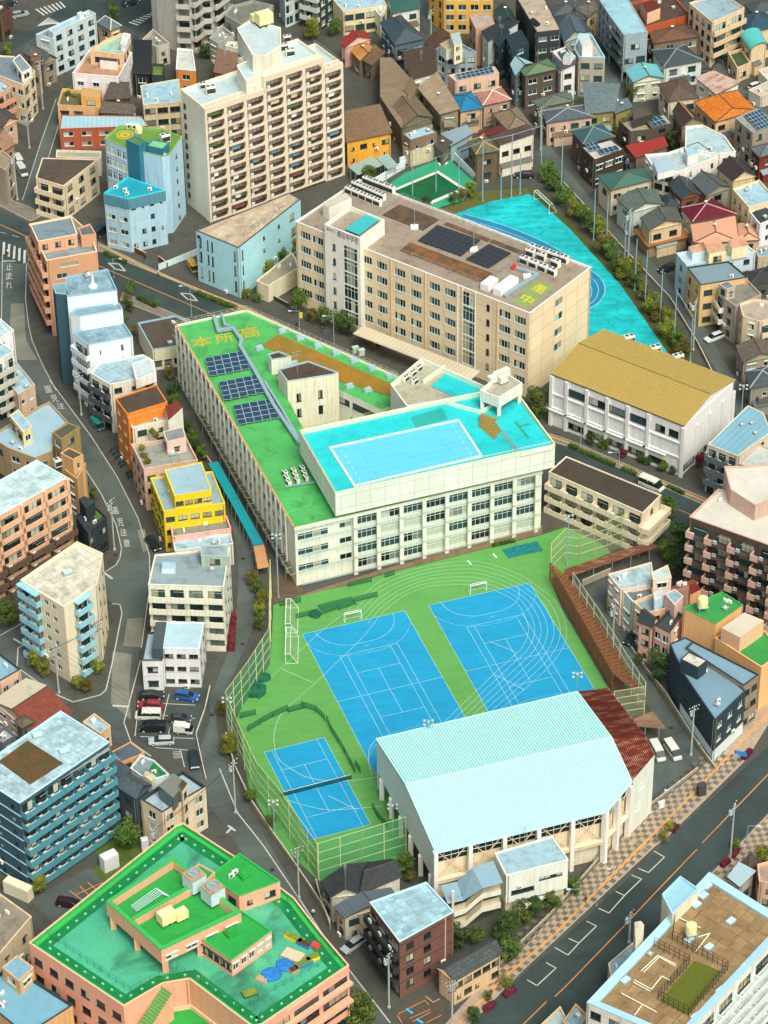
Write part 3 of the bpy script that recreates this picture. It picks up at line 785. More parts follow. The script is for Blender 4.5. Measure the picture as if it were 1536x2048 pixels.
C,w,o=court((528.4,1504.6),(648.2,1474.6),23.77,'tennis_court');m=MB();z=.029
S=lambda pts,wd=.05,**k:stripe_mb(m,[C(*p) for p in pts],wd,LINE,z,**k)
S([(0,0),(w,0),(w,23.77),(0,23.77)],closed=True);S([(1.37,0),(1.37,23.77)]);S([(w-1.37,0),(w-1.37,23.77)]);S([(1.37,5.48),(w-1.37,5.48)]);S([(1.37,18.3),(w-1.37,18.3)]);S([(w/2,5.48),(w/2,18.3)])
m.build('court_lines',o);TC=C;TW=w

T(0,0,1)
outer=[(540,1356),(590,1311),(653,1253),(690,1226),(745,1173),(776,1156),(810,1144),(865,1130),(940,1122),(994,1132),(1046,1153),(1085,1180),(1109,1200),(1128,1235),(1133,1272),(1118,1308),(1086,1345),(1047,1380),(997,1421)]
inner=[(582,1408),(630,1366),(714,1286),(746,1250),(762,1228),(790,1204),(820,1186),(862,1172),(930,1169),(975,1176),(1010,1190),(1033,1205),(1046,1225),(1056,1250),(1055,1272),(1042,1298),(1016,1322),(988,1348),(890,1442)]
m=MB()
for k in range(7):
    q=k/6;pts=spline([(a[0]*(1-q)+b[0]*q,a[1]*(1-q)+b[1]*q) for a,b in zip(outer,inner)],5)
    if k in (1,2,3,4,5):pts=[p for i,p in enumerate(pts) if i>14]
    stripe_mb(m,pts,.045,LINE,.034)
stripe_mb(m,spline([(582,1408),(560,1432),(549,1462),(549,1492),(556,1516),(580,1536),(620,1556),(690,1562),(760,1553)]),.07,LINE,.034)
stripe_mb(m,spline([(575,1600),(600,1608),(650,1619),(700,1618),(765,1612)]),.07,LINE,.034);stripe_mb(m,[(656,1591),(713,1619)],.07,LINE,.034)
stripe_mb(m,[(564,1338),(625,1365)],.07,LINE,.034);stripe_mb(m,spline([(752,1478),(738,1500),(738,1530),(744,1550)]),.07,LINE,.034)
stripe_mb(m,[(978,1282),(1033,1305)],.07,LINE,.034);stripe_mb(m,[(990,1349),(1050,1380)],.07,LINE,.034)
for a,b in (((935,1121),(942,1128)),((986,1107),(993,1115))):stripe_mb(m,[a,b],.35,LINE,.034)
m.build('track_lines',field)
for nm,cx,cy in (('goal',706,1230),('goal',955,1174)):pass

# ================================================================== HIGH SCHOOL (green roof, rooftop pool)
T(0,0,1)
CREAM=W('#d3dfc3','paint',var=.09);CREAM2=W('#d6d2bb','paint',var=.12)
GRF=RF('#57ba66','conc',dark=.58,amt=.75,var=.16,ps=.3);RIMG=W('#c9cfae','plain',var=.2);BRN=RF('#54483c','conc')
HS=14.0
south=[(.07,10.4,6.0,1.5,'pt'),(.07,6.9,6.0,1.5,'pt'),(.07,3.2,6.0,1.5,'pt'),(.20,7.4,2.4,1.3,'pt'),(.20,3.6,2.4,1.3,'pt'),(.20,11.0,2.4,1.2,'pt')]
for c in range(8):
    for r in range(4):south.append((.285+c*.0925,.9+r*3.35,3.9,2.0 if r<3 else 1.9,'pt'))
A,B_,C_,E_=(589.6,1055.6),(352.9,649.5),(492,619.6),(795,753)
hs=bld('school_building','cream high school with bright green roof, solar panels and rooftop swimming pool',[A,(1084,941),(1060,905),(1010,800),(790,832),(667,772),(607,858),(640,925),(940,855),(1000,810),E_,C_,B_],HS,CREAM,GRF,par=.4,rim=RIMG,
         f=[('c',south),None,None,None,None,None,None,None,None,None,None,None,('w',4,22,2.9,1.9,0,'pt')],ac=0) if False else None
PA=[wp(*p,HS) for p in (A,(1084,941),E_,C_,B_)]

hs=thing('school_building','cream high school with bright green roof, solar panels and rooftop swimming pool','school',(PA[0].x,PA[0].y,0))
def wing(pts,h,fs,z0=0,wall=CREAM,roof=GRF,par=0,rim=RIMG,name='wing'):return bld('wing',None,pts,h,wall,roof,par=par,rim=rim,f=fs,z0=z0,parent=hs,name=name,ac=0)

wS=wing([A,(1084,941),(1066,915),(622,1010),(572,1026)],HS-.42,[('c',south),None,None,None,None])
wW=wing([(572,1026),(622,1010),(640,912),(607,858),(547,742),(492,619.6),B_],HS-.40,[None,None,None,('w',4,6,2.6,1.3),None,None,('w',4,24,2.7,1.9,0,'pt')])
wN=wing([(547,742),(667,774),(790,832),(900,880),(1000,845),E_,(492.5,620)],HS-.44,[None,('c',[(.55,10.6,7.5,1.4,'d'),(.18,10.6,2.5,1.4,'d'),(.5,7.0,7,1.4,'d'),(.5,3.4,7,1.4,'d')]),None,None,None,None,None])
wC=wing([(640,912),(622,1010),(1066,915),(1000,845),(900,880)],HS-.46,None)
for p0,p1 in ((B_,A),(A,(1084,941)),(B_,(492,619.6)),((492,619.6),E_),(E_,(1000,845))):
    a,b=wp(*p0,HS),wp(*p1,HS);d=b-a;mb=MB();mb.obox(((a.x+b.x)/2,(a.y+b.y)/2),d,d.length+.2,.3,HS-.7,HS,CREAM,RIMG);mb.build('parapet',hs)

def front_frame(p0,p1,h,n,m,parent,out=.35,name='pilaster',sz=(.75,.4)):
    a,b=wp(*p0,h),wp(*p1,h);a,b=Vector((a.x,a.y)),Vector((b.x,b.y));t=(b-a).normalized();q=Vector((t.y,-t.x))
    L=(b-a).length;mb=MB();mb.box(-sz[0]/2,sz[0]/2,-sz[1],0,0,h-.3,m);me=mb.mesh(name);ang=math.atan2(t.y,t.x)
    return a,b,t,q,L,me,ang
a,b,t,q,L,me,ang=front_frame(A,(1084,941),HS,0,CREAM,hs)
for c in range(9):
    p=a+t*L*(.2387+c*.0925);
    if c == 0:p=a+t*L*.238
    place('pilaster',me,wS,(p.x,p.y,0),ang)
PIPE=mat('pipe_grey','#8fa1a3','plain');mb=MB()
for k in range(4):
    z=.75+k*3.35
    for dz in (0,.28):mb.bar((*(a+t*(L*.02)+q*.55),z+dz),(*(b-t*.3+q*.55),z+dz),.05,PIPE)
    n=42
    for i in range(n):p=a+t*(L*.02+(L*.97)*i/n)+q*.5;mb.bar((*p,z),(*(p+q*.55),z+.5),.03,PIPE)
mb.build('railing',hs)
a,b,t,q,L,me,ang=front_frame(B_,(572,1026),HS,0,CREAM,hs,sz=(.4,.3))
for c in range(25):
    p=a+t*L*(c/24);place('pilaster',me,wW,(p.x,p.y,0),ang)
mb=MB()
for k in range(4):
    z=.8+k*3.4
    mb.bar((*(a+t*.3+q*.8),z+.9),(*(b+q*.8),z+.9),.05,PIPE)
    for i in range(0,60):p=a+t*L*i/60;mb.bar((*(p+q*.3),z+.1),(*(p+q*1.0),z+.95),.035,PIPE)
mb.build('railing',hs)

a,b=wp(492,619.6,HS),wp(*E_,HS);railing(hs,[a,b],1.1,mat('rail_rose','#b9a391','plain'),1.4,.035)
c_=wp(*B_,HS);railing(hs,[c_,a],1.0,mat('rail_rose','#b9a391','plain'),1.4,.035)

m_=MB();stripe_mb(m_,[wp(*B_,HS).lerp(wp(492,619,HS),.004),wp(*A,HS)],.28,W('#b9824f','plain',var=.3),HS+.02);m_.build('coping_strip',hs)

T(380,380)
sed=MB();ZS=HS-.44
P=[wp(x,y,ZS+.16) for x,y in ((550,1190),(680,1108),(1640,1530),(1540,1580),(1130,1460))]
sed.prism([(p.x,p.y) for p in (P if ccw([Vector((p.x,p.y)) for p in P]) else P[::-1])],ZS,ZS+.16,mat('sedum','#a8792c','grass','roof',c2='#8d7a2c'));sed.build('sedum_bed',hs)
HATB=mat('hatch_blue','#a9c6d6','plain','roof');hm=MB();hm.box(-.8,.8,-.5,.5,0,.45,HATB);hm.box(-.65,.65,-.38,.38,.45,.75,HATB);hmm=hm.mesh('roof_hatch')
for x,y in ((707,1090),(845,1145),(982,1203),(1122,1260),(1260,1318),(1400,1376),(1536,1440),(532,1222),(680,1290),(800,1340),(1225,1515),(1365,1545)):
    p=wp(x,y,ZS);place('roof_hatch',hmm,hs,p,.45)

pent(hs,[(598,1258),(625,1302),(778,1278),(680,1236)],17.2,HS-.5,CREAM,BRN,.25,rim=HATB,f='a')
pent(hs,[(678,1375),(748,1468),(1095,1415),(1140,1400),(905,1312)],18.2,0,CREAM2,BRN,.25,rim=HATB,f=[None,('c',[(.24,13,.9,1.9,'d'),(.72,13,.9,1.9,'d'),(.24,9.4,.9,1.9,'d'),(.72,9.4,.9,1.9,'d')]),None])
p=wp(825,1400,17.95);kitput(hs,'antenna',p,.4,1.6)

DUCT=mat('duct_blue','#93aab8','plain','roof',var=.08)
def duct(parent,pts,z,w=.7,h=.6,m=DUCT,name='duct'):
    mb=MB();Q=[wp(x,y,z) for x,y in pts]
    for i,(a,b) in enumerate(zip(Q,Q[1:])):
        d=(b-a);mb.obox(((a.x+b.x)/2,(a.y+b.y)/2),(d.x,d.y),d.length+w*.6,w,z-h+i*.004,z+i*.004,m)
    return mb.build(name,parent)
duct(hs,[(185,965),(217,1070),(330,1052),(395,1145),(385,1190),(500,1385),(640,1640),(835,1930)],HS+.6)
duct(hs,[(245,950),(268,1030),(300,1040)],HS+.55,.5)
T(380,760);duct(hs,[(575,10),(700,210),(832,440)],HS+.5,.45)

T(380,380)
YEL=mat('roof_letter_yellow','#dcae2c','conc','roof',amt=.3,dark=.8)
zz=HS-.385
for ch,q in zip('本所高',(((22,1216),(180,1190),(0,1140)),((206,1186),(348,1162),(180,1112)),((392,1148),(545,1122),(362,1066)))):
    text(hs,ch,wp(*q[0],zz),wp(*q[1],zz),wp(*q[2],zz),YEL,'lettering')

SOL=mat('solar_cell','#2c4a63','plain','roof',rough=.15,spec=.6,var=.15);SOLF=mat('solar_frame','#b9c8d0','plain','roof')
def solar(parent,corners,z,nx,ny,tilt=.35,cell=SOL,frame=SOLF,gap=.05):
    a,b,c,d=[wp(x,y,z) for x,y in corners]
    up=Vector((0,0,tilt))
    ex,ey=(b-a)/nx,(d-a)/ny
    sx,sy=ex.length,ey.length
    mb=MB();mb.box(0,sx-gap,0,sy-gap,0,.05,frame);mb.box(gap,sx-2*gap,gap,sy-2*gap,.045,.058,cell);me=mb.mesh('solar_panel')
    M=Matrix((ex.normalized(),ey.normalized(),ex.normalized().cross(ey.normalized()))).transposed()
    flip=M.determinant()<0 or M.col[2].z<0
    rot=Matrix((ey.normalized(),ex.normalized(),ey.normalized().cross(ex.normalized()))).transposed().to_euler() if flip else M.to_euler()
    if flip:
        mb=MB();mb.box(0,sy-gap,0,sx-gap,0,.05,frame);mb.box(gap,sy-2*gap,gap,sx-2*gap,.045,.058,cell);me=mb.mesh('solar_panel')
    for i in range(nx):
        for j in range(ny):
            p=a+ex*i+ey*j;o=obj('solar_panel',me,parent,(p.x,p.y,p.z));o.rotation_euler=rot
    mb=MB()
    for i in range(nx+1):
        for k in (0,ny):p=a+ex*i+ey*k;mb.bar((p.x,p.y,z),(p.x,p.y,parent.get('_zr',z-.5) if parent.get('_zr') else z-.6),.03,PIPE)
    mb.build('panel_rack',parent)
solar(hs,((115,1290),(420,1230),(462,1350),(150,1430)),HS+.2,5,4)
solar(hs,((220,1475),(530,1412),(575,1555),(258,1615)),HS+.2,5,4)
T(380,760);solar(hs,((330,195),(640,140),(685,275),(372,343)),HS+.2,5,4)

for x in (720,785,852):
    for k in range(3):
        p=wp(x+k*14+10,735+k*36-(x-720)*.28,HS-.4);kitput(hs,'chiller',p,math.radians(-62),.62)
duct(hs,[(735,815),(960,780)],HS+.1,.3,.3)

T(0,0,1)
ZD=20.6;TURQ=RF('#2ad2da','conc',dark=.7,amt=.6,var=.14,ps=.35);TURQ2=RF('#2fb0a8','conc',dark=.8,amt=.3)
dk=bld('pool_deck',None,[(598.8,860.3),(670.4,985.3),(1110.3,887.6),(1043.9,797),(1000,775),(883.7,799)],ZD,W('#cfe4c4','panel',pu=.35,pv=.36,var=.08),TURQ,par=1.0,rim=RIMG,f=None,z0=15.2,parent=hs,name='pool_deck',ac=0)
mb=MB();PP=[wp(x,y,ZD) for x,y in ((598.8,860.3),(670.4,985.3),(1110.3,887.6),(1043.9,797),(1000,775),(883.7,799))];mb.poly([(p.x,p.y,15.21) for p in reversed(PP)],CREAM);mb.build('deck_soffit',dk)
mb=MB();mb.prism(inset([Vector((p.x,p.y)) for p in PP] if ccw([Vector((p.x,p.y)) for p in PP]) else [Vector((p.x,p.y)) for p in PP][::-1],2.6),13.3,15.2,W('#a9ab9b','paint'));mb.build('deck_core',dk)
zp=ZD-1.0
pool=MB();P=[wp(x,y,zp) for x,y in ((657.3,895.4),(708,974.8),(965.7,913.6),(917.6,839.4))];Q2=[Vector((p.x,p.y)) for p in P]
if not ccw(Q2):Q2.reverse()
I2=inset(Q2,.45);CO=mat('pool_coping','#e3e6dd','plain','roof')
for i in range(4):
    j=(i+1) % 4;pool.poly([(*Q2[i],zp+.22),(*Q2[j],zp+.22),(*I2[j],zp+.22),(*I2[i],zp+.22)],CO);pool.poly([(*Q2[i],zp),(*Q2[j],zp),(*Q2[j],zp+.22),(*Q2[i],zp+.22)],CO)
    pool.poly([(*I2[i],zp+.22),(*I2[j],zp+.22),(*I2[j],zp+.01),(*I2[i],zp+.01)],CO)
pool.build('pool_edge',dk)
wt=MB();wt.poly([(*p,zp+.05) for p in I2],mat('pool_water','#68d0f0','court','roof',rough=.12,spec=.5,var=.05,dark=.9,amt=.3));wt.build('pool_water',dk)
a,b,c,d=P[0],P[3],P[2],P[1]
ln=MB()
for k in range(1,7):
    s=k/7;u0,u1=a.lerp(d,s),b.lerp(c,s);stripe_mb(ln,[u0.lerp(u1,.07),u0.lerp(u1,.93)],.06,mat('lane_pale','#8fd8f0','plain','roof'),zp+.056)
    for e in (.07,.93):r=u0.lerp(u1,e);dd=(d-a).normalized()*.45;stripe_mb(ln,[r-dd,r+dd],.1,LINE,zp+.056)
for e in (.2,.8):stripe_mb(ln,[a.lerp(b,e),d.lerp(c,e)],.07,mat('line_navy','#1f5c8c','plain','roof'),zp+.06,dash=(.5,1.2))
ln.build('lane_lines',dk)
T(760,760)
mb=MB()
for q in (((0,330),(230,285),(270,360),(0,425)),):pass
mb.poly([wp(x,y,zp+.005) for x,y in ((232,285),(475,215),(520,300),(275,368))][::-1],TURQ2);mb.build('deck_patch',dk)
mb=MB();TG=RF('#2fa77f','plain');stripe_mb(mb,[(1040,320),(1140,445)],.5,TG,zp+1.25);stripe_mb(mb,[(1075,355),(1140,338)],.5,TG,zp+1.252);
up=MB();Pz=[wp(x,y,zp+1.2) for x,y in ((885,320),(1080,548),(1320,495),(1090,190),(1000,235))];up.prism([(p.x,p.y) for p in Pz],zp,zp+1.2,CREAM,TURQ);up.build('upper_deck',dk);mb.build('deck_marking',dk)

st=MB();WD=RF('#a08a4e','plain',var=.2)
for i in range(7):
    f0=i/7;P4=[wp(x,y,zp+1.2-f0*1.2) for x,y in ((790-8*i,265+13*i),(890-4*i,330+20*i),(965-14*i,320+18*i),(845-17*i,240+14*i))]
    P4=[wp(740+i*2+16,352-i*14,zp+.16*(i+1)),wp(880+i*4,455-i*22,zp+.16*(i+1)),wp(900+i*6,430-i*20,zp+.16*(i+1)),wp(760+i*4,338-i*14,zp+.16*(i+1))]
    st.prism([(p.x,p.y) for p in P4],zp,zp+.17*(i+1),WD)
st.build('steps',dk)
railing(dk,[wp(x,y,ZD) for x,y in ((10,770),(500,665),(980,560),(1335,480))],.5,mat('rail_pale','#c8d8d6','plain'),2.0,.03)
T(380,760);railing(dk,[wp(x,y,ZD) for x,y in ((850,395),(1118,862))],.5,mat('rail_olive','#a59a5c','plain'),1.6,.03);railing(dk,[wp(x,y,ZD) for x,y in ((850,385),(1536,228))],.5,mat('rail_olive','#a59a5c','plain'),1.6,.03)

T(0,0,1)
bk_=bld('plant_block',None,[(781,768),(814,812),(884,800),(962,822),(1012,790),(843,716)],20.4,CREAM,RF('#b9b59f'),par=1.2,f=None,z0=HS-.5,parent=hs,name='plant_block',ac=0)
mb=MB();mb.poly([wp(x,y,19.35) for x,y in ((862,772),(960,816),(1000,785),(893,745))],TURQ);mb.build('deck_patch',bk_)
mb=MB();a,b=wp(846,768,19.2),wp(890,738,19.2);mb.obox(((a.x+b.x)/2,(a.y+b.y)/2),(b-a),(b-a).length,.25,19.2,20.2,RIMG);mb.build('partition',bk_)
for x,y in ((812,762),(826,752),(838,742),(830,768)):kitput(bk_,'chiller',wp(x,y,19.2),.9,.7)

th=bld('tank_house',None,[(960,780),(998,795),(1045,766),(1006,742)],24.0,CREAM,RF('#b7b2a4'),par=1.0,f=None,z0=21.6,parent=hs,name='tank_house',ac=0)
for x,y in ((960,780),(998,795),(1045,766)):
    p=wp(x,y,24.0);c=wp(1002,770,24.0);d=(c-p).normalized()*.5;p=p+d;mb=MB();mb.box(p.x-.35,p.x+.35,p.y-.35,p.y+.35,19.6,21.7,CREAM);mb.build('leg',th)
for x,y in ((985,766),(996,758),(1010,752),(1005,766)):place('water_tank',kit('tank_white'),th,wp(x,y,23.0),.6,.62)

T(380,760)
def canopy(label,pts,z,m,name,cat,posts=8,parent=None,rise=0,grid=None):
    P=[wp(x,y,z) for x,y in pts]
    r=thing(name,label,cat,(P[0].x,P[0].y,0)) if parent is None else parent
    mb=MB();Q=[(p.x,p.y) for p in P];Q=Q if ccw([Vector(q) for q in Q]) else Q[::-1]
    mb.prism(Q,z-.12,z,m,None,True);mb.build('canopy_roof',r)
    pb=MB()
    for i in range(posts):
        s=(i+.5)/posts
        for a,b in ((0,3),(1,2)):
            p=P[a].lerp(P[b],s);me=MB();me.bar((p.x,p.y,0),(p.x,p.y,z-.12),.06,PIPE);me.build('post',r)
    if grid:
        gb=MB()
        for i in range(grid[0]+1):s=i/grid[0];gb.bar(P[0].lerp(P[3],s)+Vector((0,0,.05)),P[1].lerp(P[2],s)+Vector((0,0,.05)),.05,grid[2])
        for i in range(grid[1]+1):s=i/grid[1];gb.bar(P[0].lerp(P[1],s)+Vector((0,0,.05)),P[3].lerp(P[2],s)+Vector((0,0,.05)),.05,grid[2])
        gb.build('canopy_grid',r)
    return r
BEI=mat('grid_beige','#b7a78f','plain')
canopy('long translucent canopy of square panes below the cream school side',((60,262),(130,262),(842,1480),(770,1500)),2.9,mat('canopy_pane','#5d6358','plain','roof',alpha=.55),'glazed_canopy','canopy',10,grid=(26,2,BEI))
TQM=mat('shed_turquoise','#1b9fae','metal','roof',pitch=.7,amt=.1)
canopy('long turquoise metal roof of cycle shed beside the school lane',((140,640),(215,625),(372,905),(300,915)),2.8,TQM,'cycle_shed','shed',6)
canopy('lower turquoise metal roof section of cycle shed nearest the field',((302,918),(372,905),(566,1255),(490,1270)),2.6,TQM,'cycle_shed','shed',6)
canopy('peach corrugated shed roof at the end of the turquoise sheds',((488,1276),(568,1262),(606,1432),(520,1450)),2.6,mat('shed_peach','#d9a070','metal','roof',pitch=.4,amt=.2),'cycle_shed','shed',3)

# ================================================================== JUNIOR HIGH (peach)
T(0,0,1)
PEACH=W('#f3c3a3','panel',pu=.25,pv=.28,var=.06);WHITE=W('#d8dcc8','paint',var=.08)
HJ=20.5;rows=(17.0,13.45,9.9,6.35,2.8);fr=[]
for u in (.0416,.098,.312,.378,.456,.525,.604,.670,.898,.961):
    for z in rows:fr.append((u,z,2.75,1.75,'p'))
for z in rows:fr.append((.829,z+.1,.8,1.5,'d'))
for z in (2.2,5.75,9.3,12.85,16.4):fr.append((.750,z,3.3,3.2,'pt'))
er=[(.48,z,2.6,1.75,'p') for z in rows[:4]]
Wc,Sc,Ec=(591,442.5),(1059.5,626),(1182.4,533.6)
jr=bld('school_building','peach six-storey junior high school with dark solar arrays and vents on its grey roof',[Wc,Sc,Ec],HJ,PEACH,RF('#a39383','conc',dark=.6,amt=.8),par=.5,rim=W('#d9d8d0','plain'),f=[('c',fr),('c',er),None,None],cat='school',ac=0)
ZJ=HJ-.5
a,b=wp(*Wc,HJ),wp(*Sc,HJ);t=(b-a).normalized();q=Vector((t.y,-t.x,0));L=(b-a).length

mb=MB();c=a+t*L*.829+q*.06;mb.obox((c.x,c.y),t,5.4,.12,0,HJ-.3,WHITE)
bandless=MB()
for u in (.283,.418,.565,.702,.724,.777,.868):c=a+t*L*u+q*.08;bandless.obox((c.x,c.y),t,.22,.16,0,HJ-.2,WHITE if u>.7 and u<.78 else W('#c49d77','plain'))
bandless.build('drain_pipe',jr)

T(380,380)
tw=bld('stair_tower',None,[(1033,262),(1305,368),(1495,228),(1225,120)],23.6,WHITE,RF('#b3a594'),par=1.0,f=[('c',[(.26,4.0,.8,1.6,'d'),(.26,7.55,.8,1.6,'d'),(.26,11.1,.8,1.6,'d'),(.26,14.6,.8,1.6,'d'),(.26,18.1,.8,1.6,'d')]+[(.72,1.6+i*3.15,3.5,3.05,'pt') for i in range(6)]),None,None],parent=jr,name='stair_tower',ac=0)
mb=MB();mb.poly([wp(x,y,23.2) for x,y in ((1190,300),(1300,345),(1470,215),(1370,170))],RF('#3fb6bd','plain'));mb.build('turquoise_roof',tw)
dark=mat('sign_dark','#3a3a36','plain')
tA,tB=wp(1033,262,23.6),wp(1305,368,23.6);e=(tB-tA).normalized();o_=Vector((e.y,-e.x,0))*.06;Lt=(tB-tA).length
p0=tA+e*Lt*.36;text(tw,'墨田中学校',p0+Vector((0,0,-1.75))+o_,p0+e*Lt*.60+Vector((0,0,-1.75))+o_,p0+Vector((0,0,-.2))+o_,dark)
p0=tA+e*Lt*.06;text(tw,'墨田区立',p0+Vector((0,0,-1.1))+o_,p0+e*Lt*.24+Vector((0,0,-1.1))+o_,p0+Vector((0,0,-.5))+o_,dark)
pent(jr,[(1020,105),(1065,135),(1240,60),(1190,22)],23.0,ZJ,WHITE,RF('#cfc9b4'),0)

def row_kit(parent,kind,p0,p1,n,z,s=1,ang=None):
    a,b=wp(*p0,z),wp(*p1,z);d=b-a
    for i in range(n):
        p=a.lerp(b,i/(n-1) if n>1 else .5);kitput(parent,kind,p,math.atan2(d.y,d.x) if ang is None else ang,s)
T(380,0)
for p0,p1 in (((1225,1490),(1440,1580)),((1275,1450),(1470,1535)),((1360,1410),(1540,1480))):row_kit(jr,'chiller',p0,p1,5,ZJ,.95)
T(760,380)
for p0,p1,n in (((1110,570),(1320,655),4),((1185,480),(1410,560),5),((1155,510),(1240,540),2),((1330,585),(1365,600),1)):row_kit(jr,'chiller',p0,p1,n,ZJ,1.0)
SOLD=mat('solar_black','#3a3f46','plain','roof',rough=.3,var=.1)
solar(jr,((440,268),(775,385),(600,510),(290,388)),ZJ+.35,8,5,0,SOLD,mat('solar_edge','#33383d','plain','roof'));solar(jr,((835,415),(1010,485),(850,610),(660,530)),ZJ+.35,6,5,0,SOLD,mat('solar_edge','#33383d','plain','roof'))
SED2=mat('sedum_dry','#8a5c36','grass','roof',c2='#5b5140');SED3=mat('sedum_dark','#55493a','grass','roof',c2='#6b5a44')
def bed(parent,pts,z,m,h=.18,name='planting_bed'):
    mb=MB();P=[Vector((p.x,p.y)) for p in (wp(x,y,z+h) for x,y in pts)];P=P if ccw(P) else P[::-1];mb.prism(P,z,z+h,m);return mb.build(name,parent)
bed(jr,((155,462),(230,400),(870,640),(795,715)),ZJ,SED2);bed(jr,((20,190),(150,108),(452,225),(330,308)),ZJ,SED3);bed(jr,((485,262),(515,245),(850,375),(825,395)),ZJ,SED2,.15);bed(jr,((840,395),(870,380),(1105,470),(1075,492)),ZJ,SED3,.15)
railing(jr,[wp(x,y,ZJ) for x,y in ((0,430),(395,580),(800,735),(1160,450))],1.2,None,1.6)
railing(jr,[wp(x,y,ZJ) for x,y in ((170,60),(640,245),(1160,450))],1.2,None,1.6)
railing(jr,[wp(x,y,ZJ) for x,y in ((170,60),(0,180))],1.2,None,1.6)
mb=MB()
for x,y,l in ((840,745,3.4),(965,760,6.0)):p=wp(x,y,ZJ);mb.obox((p.x,p.y),(wp(x+60,y-45,ZJ)-p),l,2.0,ZJ,ZJ+1.5,W('#d7d9d2','plain'))
mb.build('duct_housing',jr)
duct(jr,[(960,805),(1210,640),(1040,590)],ZJ+.6,.8,.5)
for x,y in ((265,290),(720,462),(1130,668)):
    p=wp(x,y,ZJ);mb=MB();mb.box(p.x-.8,p.x+.8,p.y-.8,p.y+.8,ZJ,ZJ+.4,W('#c9cbc6','plain'));mb.bar((p.x,p.y,ZJ),(p.x,p.y,ZJ+4.5),.05,PIPE);mb.build('lightning_rod',jr)
for pts,ch in ((((1095,775),(1205,690),(1345,740),(1240,820)),'墨'),(((1010,860),(1120,780),(1225,830),(1135,905)),'中')):
    mb=MB();mb.poly([wp(x,y,ZJ+.006) for x,y in pts][::-1],RF('#8fa866','conc',amt=.5,dark=.8));mb.build('roof_panel',jr)
for ch,q in (('墨',((1160,760),(1240,800),(1215,715))),('中',((1062,842),(1142,882),(1118,795)))):
    text(jr,ch,wp(*q[0],ZJ+.015),wp(*q[1],ZJ+.015),wp(*q[2],ZJ+.015),mat('roof_letter_bright','#ecd31f','plain','roof',var=.15),'lettering')
RED=mat('red_paint','#b5372c','plain')
for x,y in ((1030,610),):p=wp(x,y,ZJ);mb=MB();mb.box(p.x-.4,p.x+.4,p.y-.4,p.y+.4,ZJ,ZJ+1.2,RED);mb.build('fire_box',jr)

T(380,380)
c1_,c2_=wp(1290,1070,4.2),wp(1290+900,1420,4.2)
mb=MB();mb.obox(((c1_.x+c2_.x)/2,(c1_.y+c2_.y)/2),(c2_-c1_),(c2_-c1_).length,3.4,3.9,4.2,W('#cfc4ae','plain'),RF('#d4c7ae','metal',pitch=1.0));mb.build('entrance_canopy',jr)

# ================================================================== GYMNASIUM WITH THE GOLD ROOF
T(0,0,1)
def ribs(parent,P,n,m,w=.09,h=.1,name='roof_ribs'):
    a,b,c,d=P;mb=MB()
    for i in range(n+1):
        s=i/n;p,q=a.lerp(b,s),d.lerp(c,s);mb.bar(p+Vector((0,0,h*.5)),q+Vector((0,0,h*.5)),w,m)
    o=mb.build(name,parent);o['kind']='stuff';return o
GW=W('#d3e0d2','paint',var=.08);GOLD=RF('#957a38','plain',var=.12);GH=12.0
e=[(1102.4,749.8),(1367.8,853.8),(1470.6,761.3),(1208.9,661)]
gwn=[]
for i in range(5):gwn+=[(.1+.167*i,8.6,6.6,1.7,'d')]
gwn=[(.045+.0,8.6,3.4,1.7,'d')]+[(.20+.155*i,8.6,5.6,1.7,'d') for i in range(4)]+[(.83,8.6,2.2,1.6,'d'),(.93,8.6,2.2,1.6,'d')]+[(.06,.1,4.6,3.6,'d')]+[(.06+.15*i,.9,4.6,1.4,'d') for i in range(1,6)]
gy=bld('gymnasium','white gymnasium with gold corrugated gable roof beside the avenue',e,GH,GW,GOLD,rt='gable',rh=1.9,ov=.15,f=[('c',gwn),('c',[(.13+.21*i,.9,4.0,1.3,'d') for i in range(4)]),None,None],cat='gymnasium',gw=GW)
Pz=[wp(*p,GH) for p in e];r1,r2=(Pz[0]+Pz[3])/2+Vector((0,0,1.9)),(Pz[1]+Pz[2])/2+Vector((0,0,1.9));up=Vector((0,0,.22))
GD=RF('#c0a55e','plain',var=.1)
ribs(gy,[Pz[0]+up,Pz[1]+up,r2+up,r1+up],78,GD,.16,.06);ribs(gy,[Pz[3]+up,Pz[2]+up,r2+up,r1+up],78,GD,.16,.06)
mb=MB();mb.bar(r1+up*1.3,r2+up*1.3,.14,RF('#6f6f3c','plain'));mb.build('ridge_cap',gy)
a,b=Pz[0],Pz[1];t=(b-a).normalized();q=Vector((t.y,-t.x,0));L=(b-a).length;mb=MB();mb.box(-.35,.35,-.35,0,0,GH-.2,GW);me=mb.mesh('pilaster')
for u in (.004,.122,.277,.432,.587,.742,.9985):p=a+t*L*u-q*.12;place('pilaster',me,gy,(p.x,p.y,0),math.atan2(t.y,t.x))
mb=MB()
for z in (4.2,7.6):mb.obox((((a+b)/2-q*.05).x,((a+b)/2-q*.05).y),t,L-.8,.3,z,z+.3,GW)
mb.build('ledge',gy)
mb=MB()
for i in range(6):p=a+t*L*(.05+.15*i)+q*.1;mb.obox((p.x,p.y),t,5.2,.7,3.9,4.0,GW)
mb.build('awning',gy)
a,b=Pz[1],Pz[2];t=(b-a).normalized();L=(b-a).length;q=Vector((t.y,-t.x,0))
for u in (.27,.52,.77,.985):p=a+t*L*u-q*.1;place('pilaster',me,gy,(p.x,p.y,0),math.atan2(t.y,t.x),(1,1,.82))
T(1136,380)
for x,y in ((470,1140),(670,1220),(845,1285)):
    p=wp(x,y,GH);kitput(gy,'chiller',(p.x,p.y,GH-1.2),.4,1.1)

